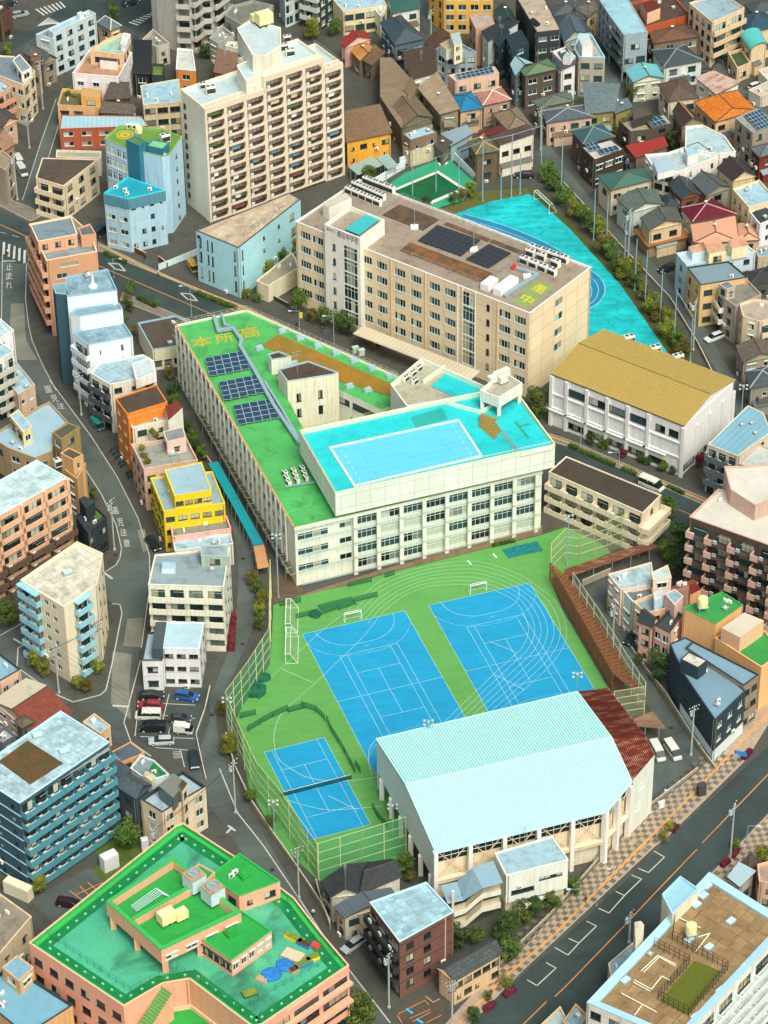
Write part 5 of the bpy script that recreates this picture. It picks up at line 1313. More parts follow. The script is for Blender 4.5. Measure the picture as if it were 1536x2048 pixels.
HO('blue-grey gabled house at the foot of the row by the black office',[(1375,210),(1410,330),(1590,260),(1530,155)],7.5,'#a5aca8',ML('#586b77'),'gable',1.8)
x=AP('grey and cream house with roof terrace and little tower',[(430,372),(510,408),(742,398),(565,298)],9,'#8f9ba6','#9fb0b4',par=.8,f=[('w',3,1,2.0,1.6,0,'p'),('w',3,3,1.7,1.3,0,'d'),None])
pent(x,[(460,335),(510,385),(580,355),(535,300)],10.8,8,'#cfd2cc','#c7a88a',0);pent(x,[(538,262),(570,350),(632,330),(610,245)],13,8,'#d8c9a8','#b5c9cc',0,f='a')
HO('dark brown tiled gable house above the warehouses',[(240,618),(440,560),(410,418),(175,468)],5.5,'#cfd0c8',TL('#4f4238'),'shed',2.4)
WHB='#8a7a62'
BL('long brown corrugated warehouse roof, the leftmost of the cluster',[(0,440),(0,740),(165,985),(210,720),(250,620),(90,440)],6,'#5d5a50',ML('#8b7a61',rust='#a08f76',amt=.7,pitch=.35),par=0,f=None,kind='warehouse',cat='warehouse',ac=0)
HO('brown corrugated warehouse gable with green end wall',[(60,860),(165,990),(410,905),(270,740)],5.2,'#6d6a56',ML('#7d6d56',rust='#6a5b47',amt=.6,pitch=.35),'gable',2.0,f=None)
HO('pale brown ribbed warehouse roof right of the dark gable',[(285,680),(460,888),(616,880),(440,590)],5.5,'#8a7f69',ML('#a08c72',rust='#c0ad93',amt=.6,pitch=.6),'shed',1.3)
HO('sagging brown roof joining the two warehouses',[(175,700),(250,760),(290,690),(240,610)],6,'#7b6d5a',ML('#7f6c55'),'shed',.6)
x=BL('pinkish house with a row of rooftop solar panels',[(525,575),(580,620),(915,560),(880,510)],7.5,'#cdab97','#c9c4bd',par=.15,f=[None,('w',2,3,1.7,1.3,0,'d'),None],kind='house',cat='house',ac=0)
solar(x,((580,570),(860,512),(905,555),(600,612)),7.7,8,2)
HO('small house under a bright blue tarpaulin roof',[(612,865),(800,835),(700,705),(530,735)][::1],5.6,'#c8a183',RF('#0f7fae','conc',dark=.7,amt=.6),'hip',1.5)
HO('pink tiled hip-roof house beside the blue tarpaulin',[(720,715),(790,818),(1012,770),(930,672)],5.6,'#a98f7d',TL('#c08573'),'hip',1.6,ridge=RC['ridge'])
HO('brown-fronted three-storey house with green hip roof',[(1075,545),(1110,590),(1365,535),(1290,455)],9,W('#584c40','siding'),ML('#5f7c58',pitch=.5),'hip',1.5,f=[('w',3,1,.8,1.1,0,'d'),('w',3,2,2.2,1.2,0,'p'),None])
HO('narrow house with pale teal roof behind scaffolding',[(998,500),(1040,590),(1180,490),(1080,448)],8.5,'#5d7480',ML('#9cc0c4'),'gable',1.4)
HO('slim white house with black front strip and grey slate roof',[(1320,430),(1385,545),(1512,520),(1430,400)],9.5,'#d6d9d2',ML('#4d565b'),'shed',1.0)
pent(bld('house','slim white tower house behind the black-fronted white house',[(1325,395),(1400,470),(1500,430),(1420,360)],10.5,'#d8dad4','#cfd3cf',cat='house'),[(1405,435),(1460,450),(1490,415),(1430,405)],12,10,'#dfe2dc','#a6c9bd',0)
HO('grey-green tiled hip house facing the alley',[(1170,780),(1215,835),(1500,780),(1440,708)],5.2,'#837a6b',TL('#6d7a6c'),'hip',1.5)
HO('long grey tiled house with pale pink wall by the alley',[(1240,860),(1275,950),(1640,900),(1590,810)],6,'#c4a493',TL('#5a646b'),'hip',1.6,ridge=W('#8b9398','plain'))
HO('weathered brown tiled house with pale patches',[(865,880),(980,1010),(1195,1005),(1050,820)],5.2,'#8f8676',TL('#93816a'),'hip',1.9)
HO('low dark red roof between the old tiled houses',[(740,1030),(800,1050),(970,1020),(930,980)],4.8,'#7a4a42',ML('#6d322c'),'shed',.5)
x=BL('brown box house with pale blue striped roof over the green pool',[(175,1025),(235,1075),(438,1015),(355,965)],7,'#7d6450',BLU,par=.15,base=(4.2,W('#bdae93')),kind='house',cat='house')
HO('pale blue corrugated lean-to by the green pool',[(465,1030),(540,1130),(722,1050),(665,988)],4.2,'#8fa5ac',ML('#93a9b2',pitch=.5),'shed',.8)
HO('olive hip-roof house with brown lower storey beside the court fence',[(668,1090),(735,1195),(920,1160),(800,1035)],7.5,W('#65523f','siding'),TL('#6f7059'),'hip',1.4,ridge=W('#c08a55','plain'))
HO('white and pink house with flat brown roof behind the court poles',[(850,1050),(915,1120),(1195,1050),(1130,980)],7.8,'#d6c9bb','#5c4a41','shed',.8,f=[None,('w',2,3,1.7,1.2,0,'d'),None])
HO('dark low roof beside the brown box house',[(400,1110),(480,1180),(560,1110),(480,1060)],4,'#6d675d',ML('#5a534a'),'shed',.5)

# ---------------------------------------------------------------- top right
T(1136,0)
HO('cream house at the top edge left of the steel-blue block',[(50,60),(150,140),(238,70),(190,0)],7,'#cfb08a',TL('#7c7468'),'hip',1.2)
HO('dark slate hip house at the top edge corner',[(-20,80),(20,170),(140,150),(60,40)],6.5,'#8f979a',ML('#3d4c52'),'hip',1.4)
HO('grey slate-roofed house below the slate hip',[(-40,230),(10,320),(190,245),(110,160)],6.5,'#8c9599',ML('#46545b'),'gable',1.6)
x=AP('steel-blue panel block on columns with smooth sky-blue roof',[(235,-10),(320,118),(430,268),(612,245),(455,-20)],12.5,W('#8b9aa3','panel',pu=.8,pv=.8),'#9fc8d8',par=.15,f=[('w',4,3,1.0,1.2,0,'d'),('b',4,1,.8,W('#5d6a70'),W('#4a5459'),True),('c',[(.5,8.4,2.1,1.3,'d'),(.25,4.8,2.0,1.2,'d'),(.75,4.8,2.2,1.6,'d')]),None,None],z0=2.6)
mb=MB()
for xx,yy in ((430,268),(612,245),(330,130)):
    p=wp(xx,yy,12.5);m=MB();m.box(p.x-.2,p.x+.2,p.y+.3,p.y+.7,0,2.6,W('#7c8a92','plain'));m.build('column',x)
x=BL('rust-red building with brown roof terrace at the top edge',[(480,20),(590,210),(940,110),(800,-40)],8,'#a8502f','#5d4a3f',par=.6,f=[None,('w',2,4,2.1,1.3,0,'p'),None])
pent(x,[(560,20),(610,100),(710,60),(660,0)],10.5,7.5,'#d3a98c','#6d2f27',0)
HO('brown tiled hip house below the rust-red building',[(625,250),(650,340),(1015,285),(900,188)],6,'#7f6a58',TL('#7a5745'),'hip',1.5,f='a')
HO('dark slate hip-roof house with white wall in the alley',[(640,392),(732,525),(1042,470),(900,350)],6,'#c3c8c4',TL('#48535a'),'hip',1.9,ridge=W('#7c878c','plain'))
x=AP('dark-fronted cream apartments with stepped balconies at the top right',[(930,20),(1110,170),(1355,60),(1180,-60)],12,'#cfb699','#9fb9c4',f=[('w',4,4,1.4,1.4,0,'d'),('b',4,2,.9,W('#cdb393')),None])
AP('black slatted block beside the cream apartments',[(940,-20),(950,120),(1110,170),(1050,-20)],9.5,'#272e31','#3a4347',f=[('w',3,2,1.2,1.2)])
x=HO('house with a large solar-panelled navy hip roof at the right edge',[(1260,150),(1390,255),(1650,200),(1480,70)],7,'#c9b08f',ML('#2c4a5c',pitch=.9,rust='#3d6a80'),'hip',2.0)
HO('cream house with turquoise barrel roof',[(1320,285),(1400,405),(1535,360),(1480,250)],6.2,'#cbb292',ML('#5cc0bd',pitch=.8),'barrel',1.6)
BL('cream terrace with green planted deck below the barrel roof',[(1230,400),(1300,520),(1400,480),(1330,370)],4,'#c7ad8d','#4a5f3b',par=.8)
HO('low house with turquoise standing-seam roof',[(435,545),(500,640),(742,605),(680,500)],5.2,'#c3c0b2',ML('#6fb7c0',pitch=.8),'gable',1.3,f='a')
x=AP('slim grey block with white stair head and sky-blue edge',[(45,370),(85,435),(285,440),(180,260),(90,255)],10.5,'#a09a8c','#b3b3aa',par=.5,f=[None,('w',3,2,2.0,1.4,0,'d'),None],rim=W('#8fc4dc','plain'))
pent(x,[(80,290),(110,360),(190,345),(150,255)],13,10,'#dedad0','#cfd6d6',0)
canopy('pale green ribbed canopy at the foot of the slim grey block',((130,670),(290,640),(330,665),(150,700)),4.5,ML('#a9d3b8',pitch=.6),'carport','carport',2)
HO('olive-walled house with grey-green shingle roof and dormer step',[(60,730),(130,885),(360,860),(400,700),(110,690)][1:],6.4,'#8a7f45',TL('#6d7f83'),'shed',1.8)
HO('grey shingle wing of the olive house',[(330,800),(360,880),(495,855),(460,780)],6.2,'#8a7f45',TL('#6d7f83'),'shed',.9)
HO('grey tiled lower roof left of the olive house',[(-40,830),(0,920),(120,890),(60,820)],5.6,'#c0a191',TL('#59636a'),'hip',1.2)
HO('brown shingle hip house with cream walls',[(690,655),(765,785),(1010,755),(900,590)],6.6,'#cfc0a8',TL('#6a564b'),'hip',1.9)
HO('red and white striped sunroof house beside the orange roof',[(975,600),(1140,735),(1325,660),(1110,568)],6,'#d6cfc2',ML('#c9b2a3',pitch=1.1,rust='#a4503f',amt=.8),'shed',.8)
HO('broad house with bright orange tiled roof',[(965,790),(1130,945),(1445,850),(1300,700)],6.5,'#cba888',TL('#dd7d2a',tu=.9,tv=.7),'hip',1.3,hipf=.12,f=['a','a',None,None])
HO('dark brown gable house with an orange ridge',[(800,860),(870,985),(1045,940),(890,805)][::1],6.8,'#8f7c66',TL('#4a3f37'),'gable',1.8,ridge=W('#c9855a','plain'))
x=HO('charcoal flat-roofed house with roof deck and two solar arrays',[(390,925),(480,1010),(655,990),(560,870)],6.2,W('#524b41','siding'),'#a39b8c','flat',par=.9)
pent(x,[(590,920),(650,985),(800,945),(740,875)],5.6,0,W('#524b41','siding'),'#b0aca2',.1,f='a');solar(x,((605,915),(705,885),(770,945),(665,975)),5.9,3,2);pent(x,[(495,840),(500,920),(600,890),(650,870),(560,830)],7.6,5,'#3d3831','#5d564c',0)
HO('dark teal hip-roof house at the alley corner',[(20,1010),(115,1115),(365,1055),(255,950)],7.2,'#5a4a42',ML('#3d5a60',pitch=.4),'hip',1.8,ridge=W('#6d868b','plain'))
x=BL('brown and black house with white roof and two solar arrays',[(105,1130),(205,1228),(430,1145),(330,1070)],7.4,W('#3f372f','siding'),'#c9c7c0',par=.15,kind='house',cat='house',ac=0)
solar(x,((130,1105),(215,1085),(260,1140),(170,1160)),7.8,3,2);solar(x,((225,1150),(370,1115),(395,1145),(255,1185)),7.8,4,1)
HO('house with plain red metal roof behind the white row',[(440,1125),(520,1220),(770,1150),(740,1078)],5.8,'#7d6a5c',ML('#a53a30',pitch=.5),'shed',.8)
WB='#d8dccb'
x=AP('white rendered row of stepped flat-roofed houses',[(905,970),(900,1140),(1150,1180),(1290,1165),(1200,1040),(1030,955)],9,WB,'#b4cdd2',par=.6,f=['a','a','a',None])
x=AP('white rendered corner house with blue roof lights in the stepped row',[(592,1185),(660,1290),(820,1330),(1150,1200),(1000,1090),(770,1170)],8.4,WB,'#b9c9cc',par=.5,f=[('w',3,2,1.4,1.4),('w',3,2,1.9,1.5,0,'d'),('w',3,4,.7,1.1,.2,'d')])
pent(x,[(655,1240),(690,1335),(825,1300),(790,1215)],9.6,8,WB,RF('#a9bed0','plain'),0);pent(x,[(900,1140),(920,1200),(1000,1175),(985,1125)],10.5,8,WB,BLU,0)
x=AP('grey block with solar panels on its roof at the right edge',[(1285,905),(1420,1020),(1620,960),(1450,830)],9,'#938a7a','#9fa3a0',par=.2,f=[('w',3,2,1.5,1.6,0,'d'),('w',3,2,1.6,1.4,0,'d'),None],ac=0)
solar(x,((1350,885),(1470,840),(1590,945),(1460,1000)),9.2,5,5)
HO('green metal hip-roof house at the bend of the alley',[(218,1352),(325,1468),(655,1385),(590,1290)],6.6,'#c9b79f',ML('#3f6a5f',pitch=.4),'hip',1.7,hipf=.25)
HO('black-roofed house wedged below the white row',[(765,1415),(850,1525),(1010,1490),(930,1372)],6,'#6b4a3a',ML('#3a464c',pitch=.5),'gable',1.4)
HO('grey slate tiled house below the white row',[(940,1390),(1060,1510),(1262,1440),(1110,1340)],5.6,'#8b8577',TL('#5c676a'),'gable',1.6)
HO('cream house with black-brown gable and skylight',[(1140,1295),(1265,1395),(1450,1355),(1330,1225)],7.2,'#ccb694',TL('#41393a'),'gable',1.9,f='a')
HO('dark red house with slate roof at the right edge',[(1395,1140),(1470,1215),(1640,1160),(1560,1100)],6.4,'#6d2f2a',TL('#6e7a80'),'hip',1.4)
BL('pale grey carport roof at the right edge by parked cars',[(1385,690),(1480,740),(1620,700),(1536,620)],3,'#bdb5a7','#d2c6b2',f=None,par=.1,kind='shed',cat='shed')
BL('white garage roof at the right edge above the car park',[(1465,540),(1530,610),(1620,570),(1560,500)],3.2,'#c9c1b3','#ddd2c2',f=None,par=.1,kind='shed',cat='shed')
HO('slate house at the top right corner',[(1350,40),(1420,110),(1620,60),(1536,0)],8,'#8a8f90',ML('#475257'),'hip',1.4)

# ---------------------------------------------------------------- along the avenue, left
LEAN[0]=False
T(380,380)
KB=W('#9dc8d4','siding',dir='X',pitch=.6);KR=RF('#cdb9a0','slab',cell=2.0,amt=.2)
kl=[(.10,1.2,.5,2.6,'d'),(.10,5.2,.5,2.4,'d'),(.10,8.8,.5,2.4,'d'),(.27,1.2,.5,2.6,'d'),(.27,5.2,.5,2.4,'d'),(.27,8.8,.5,2.4,'d'),(.37,1.2,.5,2.6,'d'),(.37,5.2,.5,2.4,'d'),(.37,8.8,.5,2.4,'d'),(.90,1.2,.55,2.6,'d'),(.90,5.2,.55,2.4,'d'),(.90,8.8,.55,2.4,'d')]
ku=bld('office_building','pale blue wedge-shaped office with large lettering on its cream roof',[(45,308),(372,442),(848,68),(762,20)],12.6,KB,KR,par=.15,rim=W('#4a4440','plain'),f=[('c',kl),('c',[(.06,1.2,.5,2.4,'d'),(.06,5.2,.5,2.4,'d'),(.06,8.8,.5,2.4,'d'),(.40,6.6,.7,.9,'d'),(.40,9.6,.7,.9,'d'),(.64,6.2,.7,.9,'d'),(.64,9.6,.7,.9,'d'),(.85,9.0,1.6,1.8,'d'),(.88,5.0,2.0,2.0,'d')]),None,None],cat='office building',ac=0)
slabs(ku,[(45,308),(372,442),(848,68),(762,20)],12.6,12.45,6,9,'#c9b59b',.25,.05,.02)
GT=mat('letter_grey','#8a8378','plain','roof');z=12.49
text(ku,'KUBO SHOKAI',wp(420,362,z),wp(728,128,z),wp(388,338,z),GT)
a,b=wp(45,308,12.6),wp(372,442,12.6);t=(b-a).normalized();o_=Vector((t.y,-t.x,0))*.06;p=a+t*.55+o_
text(ku,'KUBO SHOKAI',p+Vector((0,0,-2.2)),p+Vector((0,0,-7.6)),p+t*.55+Vector((0,0,-2.2)),dark)
mb=MB();c=a+t*.75+o_+Vector((0,0,-1.4));mb.poly([c+t*.5*math.cos(k*math.pi/8)+Vector((0,0,.5*math.sin(k*math.pi/8))) for k in range(16)],dark);mb.build('emblem',ku)
BL('low weathered bicycle garage between the blue office and the junior high',[(510,695),(600,735),(830,600),(812,520),(780,480)],4.2,'#d3c7ad',RF('#a79a88','conc',dark=.7),par=.3,f=None,kind='garage',cat='garage')
T(0,380)
PK=W('#c58f70','brick');PKP=W('#cf9a7c')
x=AP('pink-brown tiled six-storey apartments with a rooftop terrace at the junction',[(222,262),(355,540),(745,470),(700,330),(545,195)],18.6,PK,'#8f9ca3',par=.9,rim=W('#e3bd9d','plain'),f=[('b',6,3,1.0,PKP,PKP),('c',[(.28,13.6,2.2,1.2,'p'),(.45,16.2,3.8,.9,'p'),(.75,13.6,.9,.6,'d')]),None,None,None],ac=0)
pent(x,[(228,258),(292,395),(592,338),(545,197)],20.8,17.7,W('#d09b7c'),RF('#7f929c'),.4,rim=W('#e3bd9d','plain'),f=[None,('w',1,3,1.2,1.2)]);pent(x,[(602,290),(622,350),(738,338),(690,258)],20.6,0,PK,'#6b7276',.3)
BB=W('#cadbe0','paint',var=.05);DKW=W('#33505c','paint',var=.05);BRM=W('#7fa6b8','plain')
SLB=RF('#8aa7b5','slab',cell=1.6,amt=.2)
x=AP('stepped pale blue apartments with slate side wall',[(560,1100),(682,1188),(1018,1122),(945,1010),(630,1065)],15.8,BB,SLB,par=.4,rim=BRM,f=[('b',5,1,.8,BB),('w',5,2,.5,1.2,.5,'d'),None,None,None],ac=0)
pent(x,[(540,945),(612,968),(942,912),(908,860),(590,905)],19.0,0,BB,SLB,.4,rim=BRM);pent(x,[(505,665),(515,818),(898,768),(825,605)],22.0,0,BB,SLB,.4,rim=BRM);pent(x,[(402,726),(425,792),(520,800),(505,712)],22.0,0,DKW,SLB,.1,rim=BRM)
slabs(x,[(505,665),(515,818),(898,768),(825,605)],22.0,21.6,5,9,'#8fb0bf',.4);slabs(x,[(632,1072),(682,1188),(1018,1122),(945,1012)],15.8,15.4,4,8,'#8fb0bf',.4)
p=wp(715,745,21.6);mb=MB();mb.lathe((p.x,p.y,21.6),[(.9,0),(.9,.3),(.5,.3),(.5,.8),(.3,1.1),(.1,3.5)],W('#cfd6d8','plain'),10);mb.build('antenna_base',x)
p=wp(682,672,21.6);kitput(x,'vent',p,.3,1.6)
for k in range(5):
    z=2.4+k*2.7;a,b=wp(535,1000,z),wp(690,1190,z)
x=BL('white-grey block with pale tiled roof and dark left balconies',[(690,1400),(845,1492),(1200,1420),(1180,1310),(1100,1262),(770,1320)],11.8,'#d5d3c4',RF('#aecbd8','slab',cell=1.2),par=.35,f=[('b',4,2,.8,W('#4a5357')),('w',4,3,1.6,1.2,.2),None])
pent(x,[(1015,1335),(1045,1455),(1200,1400),(1150,1285)],13.2,11,'#dcdac8','#c3d3d8',.1)
BL('low brown-roofed wing with pale blue rim at the school corner',[(1058,1018),(1172,1225),(1395,1190),(1430,1000),(1340,963)],5.2,'#d3cab0',RF('#5b5044'),par=.35,rim=BRM,f=[None,('w',1,3,1.4,1.2)],kind='annex_building',cat='annex')
AP('white balcony apartments at the left edge below the junction',[(-190,1190),(-60,1330),(105,1240),(0,1160)],14.5,'#cdd0ca',BLU,f=[None,('b',5,2,1.1,W('#b5b3aa')),None])
AP('pale blue-roofed block behind the white balcony apartments',[(-120,1050),(-20,1140),(105,1075),(0,985)],16,'#d3d6d2','#b5d6e2',f=[None,('w',5,2,1.2,1.2,.4,'d'),None])
BL('low pinkish wing with sky-blue roof beside the curved street',[(30,1430),(140,1570),(268,1495),(120,1310)],7,'#c4a592',BLU,f=[None,('w',2,2,1.0,1.0),None])
# ---------------------------------------------------------------- left column below
T(0,760)
x=BL('brown building with broad pale blue roof terrace and stair box',[(-80,430),(60,520),(270,598),(400,545),(412,400),(520,320),(380,165),(290,205)],10,'#a38a66',RF('#a7c6d8','conc',dark=.85,amt=.3),par=.5,f='a',ac=2)
pent(x,[(75,270),(175,400),(248,360),(140,225)],13,9.5,'#d3c08c',BLU,.1,f='a');pent(x,[(402,400),(470,455),(612,360),(525,328)],13,0,'#8f7d52','#5f5a4d',.1,f='a');pent(x,[(465,560),(560,612),(640,572),(530,520)],13.2,0,'#c49a6c','#5d5648',.1,f=[None,('w',4,1,.7,1.3),None])
pent(x,[(500,690),(590,760),(660,640),(600,600)],10,0,'#b98f63','#8f8a7e',.3,f=[('w',3,1,1.6,1.4),None])
kitput(x,'chiller',wp(455,660,10),.5,1.0)
PB=W('#d3a888','paint');DB=W('#5d4c40','paint')
x=AP('long salmon apartment block with white roof and brown lower balconies at the left edge',[(-400,1262),(515,745),(280,612),(-600,1100)],18.2,PB,RF('#d8e2dc','slab',cell=2.4,amt=.2),par=.35,rim=W('#bcd9e2','plain'),f=[('b',6,5,.5,PB,PB,False,0),None,None,None])
a,b=wp(-400,1262,18.2),wp(515,745,18.2);t=(b-a).normalized();q=Vector((t.y,-t.x,0));L=(b-a).length
for k in range(3):
    for i in range(5):
        p=a+t*(L*i/5+.2)+q*.5;place('balcony',balc_mesh(L/5-.4,1.5,DB,DB,False),x,(p.x,p.y,.4+k*2.95),math.atan2(t.y,t.x))
slabs(x,[(-400,1262),(515,745),(280,612),(-600,1100)],18.2,17.85,16,6,'#c6dfe4')
for i in range(6):p=a+t*min(L-.3,max(.3,L*i/5));m=MB();m.obox((p.x,p.y),t,.6,1.2,0,18,PB);m.build('pilaster',x)
x=HO('black cubic house with a square of artificial turf on its roof',[(578,1040),(675,1172),(820,1050),(715,958)],7.6,W('#2b3338','siding'),'#39444a','flat',par=.5,f=[None,('w',2,2,1.8,1.3,0,'d'),None])
pent(x,[(605,912),(662,990),(728,935),(650,890)],10.2,7,W('#2b3338','siding'),'#39444a',0);bed(x,((690,1010),(745,1080),(800,1035),(735,985)),7.1,RF('#4f7a2e','grass',c2='#5f8a35'),.06,'turf')
OR=W('#cf7a30','paint')
x=BL('narrow orange building with dark weathered roof',[(885,140),(975,262),(1285,168),(1200,35)],13.4,OR,RF('#564a40'),par=.2,f=[('w',4,2,1.2,1.1),None,None])
pent(x,[(960,235),(985,300),(1290,215),(1275,150)],12.6,0,OR,RF('#d08a45','plain'),0)
x=BL('cream house with pale blue terrace and red-roofed stair box',[(985,290),(1018,368),(1300,305),(1265,228)],11,'#d8cfbb',BLU,par=.4)
pent(x,[(1268,200),(1292,312),(1402,212),(1370,160)],13.6,0,'#d8d6c4','#7d3a2c',0);
x=BL('pinkish building with potted plants and white benches on its roof',[(1008,490),(1105,682),(1518,612),(1425,432)],10,'#c6a693',RF('#a3a49b'),par=.8,f=[('w',3,3,1.5,1.3,.1),('w',3,4,1.6,1.2,.1),None])
pent(x,[(1252,395),(1282,475),(1428,440),(1405,358)],12.6,9,'#cbb3a4','#8f9294',.05,f='a')
for xx,yy,s in ((1330,580,1.0),(1300,540,.6)):kitput(x,'vent',wp(xx,yy,9.2),.3,s*1.5)
LF1=mat('leaf_garden','#7f8a2e','leaf','roof',c2='#c2a032')
YE=W('#efb91d','paint',var=.05)
x=BL('bright yellow building with pale blue roof and side terrace',[(1155,748),(1258,1008),(1728,945),(1630,700)],9.6,YE,RF('#97b4c2'),par=.3,f=[('w',3,4,1.0,1.2,.1),('w',3,5,1.7,1.1,0,'b'),None])
pent(x,[(1262,690),(1340,890),(1625,845),(1548,628)],12.4,9,YE,RF('#a5c4d2','conc',dark=.8),.1,f=[None,('w',1,4,1.6,1.0)])
PI=W('#e0a39a','paint')
BL('pink terrace house in front of the yellow building',[(1305,1090),(1325,1202),(1775,1140),(1740,1040)],6,PI,'#8c8c86',par=.8,f=[None,('w',2,3,.9,.9,.2),None])
BL('low sky-blue roof in front of the pink terrace',[(1325,1215),(1345,1312),(1790,1255),(1770,1180)],5,'#cfc7bc',BLU,f=None)
T(0,1140)
GRB=W('#cfcaba','paint')
x=AP('grey four-sided apartments with blotchy roof beside the school lane',[(1190,-120),(1138,110),(1718,128),(1765,-170)],14.2,GRB,RF('#93a5ab','conc',dark=.6,amt=.7),par=.35,f=[None,('b',5,4,.9,GRB,GRB,False,0),('w',5,3,.9,1.2,.1,'d'),None])
pent(x,[(1538,-190),(1545,-110),(1752,-105),(1750,-195)],16.4,13.8,'#9fb0a2','#9fb4bd',.1,f='a');pent(x,[(1245,-65),(1240,-10),(1345,-8),(1350,-62)],14.9,13.8,'#c3d3d9',BLU,0)
x=HO('white panel house with pale blue roof beside the parking lot',[(1275,398),(1245,598),(1530,604),(1567,402)],9,W('#d3dbd3','panel',pu=1,pv=.3),RF('#b6d4e0','conc',dark=.85),'flat',par=.12,f=[None,('w',3,3,1.6,.9,0,'b'),('w',3,2,1.0,1.2),None])
pent(x,[(1130,480),(1090,692),(1245,692),(1270,470)],7,0,W('#d3dbd3','panel',pu=1,pv=.3),'#a9c2cd',.3,rim=FRD,f=[None,('w',2,1,1.8,1.2)]);pent(x,[(1195,400),(1165,605),(1250,605),(1280,398)],9.2,7,'#3f4c52',ML('#4d5a60'),0)
BG=W('#d3c4ab','paint',var=.06);BGL=W('#86b4c4','plain')
x=AP('beige six-storey apartments with pale blue balcony panels at the corner',[(155,75),(490,285),(745,110),(790,-130),(590,-220)],17.4,BG,RF('#e6dfcc','slab',cell=1.6,amt=.2),par=.3,f=[('c',[(.58+.19*(i % 2),1.6+2.75*(i//2),1.1,1.1,'p') for i in range(12)]),('w',1,1,.1,.1),('w',5,2,.9,1.3,0,'d'),None],ac=1)
a,b,c=wp(155,75,17.4),wp(490,285,17.4),wp(745,110,17.4)
def bal_strip(root,a,b,u0,w,rows,z0,pitch,d,pm,n=1,sm=None,rail=False):
    t=(b-a).normalized();ang=math.atan2(t.y,t.x)
    for r in range(rows):
        for i in range(n):
            p=a+t*(u0+w*i/n);me=balc_mesh(w/n-.05,d,pm,sm or pm,rail);place('balcony',me,root,(p.x,p.y,z0+r*pitch),ang)
            put_window(root,Vector((p.x,p.y))+Vector((t.y,-t.x))*.14,Vector((t.x,t.y)),w/n/2,z0+r*pitch+.05,w/n*.8,2.0,'d')
L1=(b-a).length;bal_strip(x,a,b,.2,L1*.44,6,.6,2.78,1.0,BGL,2,BG);bal_strip(x,b,c,(c-b).length*.28,(c-b).length*.42,6,.6,2.78,1.2,BGL,1,BG)
mb=MB()
for (A1,B1,u,w) in ((a,b,.2,L1*.44),(b,c,(c-b).length*.28,(c-b).length*.42)):
    t=(B1-A1).normalized();q=Vector((t.y,-t.x,0));p=A1+t*(u+w/2)+q*.6;mb.obox((p.x,p.y),t,w+.1,1.3,17.0,17.2,BGL)
mb.build('balcony_cover',x);slabs(x,[(165,72),(490,280),(735,105),(590,-205)],17.4,17.1,9,8,'#ddd6c3',.5);kitput(x,'skyhatch',wp(520,25,17.2),.5)
BL('pinkish house with sky-blue roof at the left edge',[(-150,720),(0,850),(158,758),(0,640)],7.6,'#cda893','#8cb9d0',f=[None,('w',2,2,1.3,1.2,0,'p'),None],rim=FRD)
HO('gabled house with one cream and one red-brown roof slope',[(270,1290),(560,1105),(200,835),(-60,1010)],6,'#b9a48f',TL('#8d4a3c'),'gable',2.2,roof2=RF('#e0d3ba','plain'))
HO('small pavilion with olive pyramid roof beside the red slope',[(105,1170),(165,1225),(270,1170),(190,1120)],8,'#57564f',TL('#7a6c55'),'hip',1.2)
HO('grey flat-roofed low house at the left edge behind the pavilion',[(-60,1290),(20,1330),(120,1270),(30,1200)],5,'#5d6366','#9fb1b7','flat')
BL('small peach box building with pale roof at the bend',[(635,1165),(770,1255),(848,1195),(725,1100)],4.5,'#d3ae8c',BLU,par=.35)
DT=W('#38525e','paint',var=.06);TGL=mat('teal_panel','#4f8797','plain',rough=.35)
x=AP('dark teal seven-storey apartments with glass balcony bands and planted roof square',[(150,1790),(840,1320),(465,1080),(-220,1550)],19.8,DT,RF('#b7cfd9','slab',cell=1.1,amt=.25),par=.35,rim=W('#a9c8d6','plain'),f=[None,None,None,('w',7,3,.8,.9,0,'d')],ac=0)
a,b=wp(150,1790,19.8),wp(840,1320,19.8);t=(b-a).normalized();q=Vector((t.y,-t.x,0));L=(b-a).length
bal_strip(x,a,b,.1,L-.2,7,.9,2.68,1.3,TGL,7,W('#b9cfd6','plain'))
l_=wp(-220,1550,19.8);mb=MB();tl2=(a-l_).normalized();ql=Vector((tl2.y,-tl2.x,0))
for k in range(7):c=(a+l_)/2+ql*.06;mb.obox((c.x,c.y),tl2,(a-l_).length,.16,.7+k*2.68,.86+k*2.68,W('#8fb3c2','plain'))
mb.build('string_course',x)
bed(x,((-10,1470),(230,1645),(485,1482),(212,1308)),19.45,mat('roof_soil','#6a4e33','grass','roof',c2='#57512b'),.15)
slabs(x,[(150,1790),(840,1320),(465,1080),(-220,1550)],19.8,19.45,20,12,'#b2cdd8')
kitput(x,'skyhatch',wp(290,1275,19.45),.4);kitput(x,'skyhatch',wp(495,1400,19.45),.4)
canopy('row of pale glass canopies over the top balconies of the teal apartments',((160,1770),(150,1800),(840,1380),(840,1350)),19.0,mat('canopy_glass','#a9b9b4','plain','roof',alpha=.7),'glass_canopy','canopy',0,parent=x)
T(0,1520)
x=HO('slate-roofed dark gable house beside the teal apartments',[(888,208),(1045,308),(1168,198),(1010,116)],9.6,W('#3d4a54','siding'),TL('#56656f'),'gable',1.6,f='a')
HO('low slate roof with skylight left of the dark gable',[(862,185),(905,205),(1010,115),(880,20)],7.6,'#6a5f58',TL('#525f68'),'shed',1.2)
BL('orange-walled house with slate corner roofs and turf terrace',[(850,-60),(930,20),(1030,-20),(1110,-60),(1000,-140)],8,'#c98e5c',RF('#5c6b76'),par=.1)
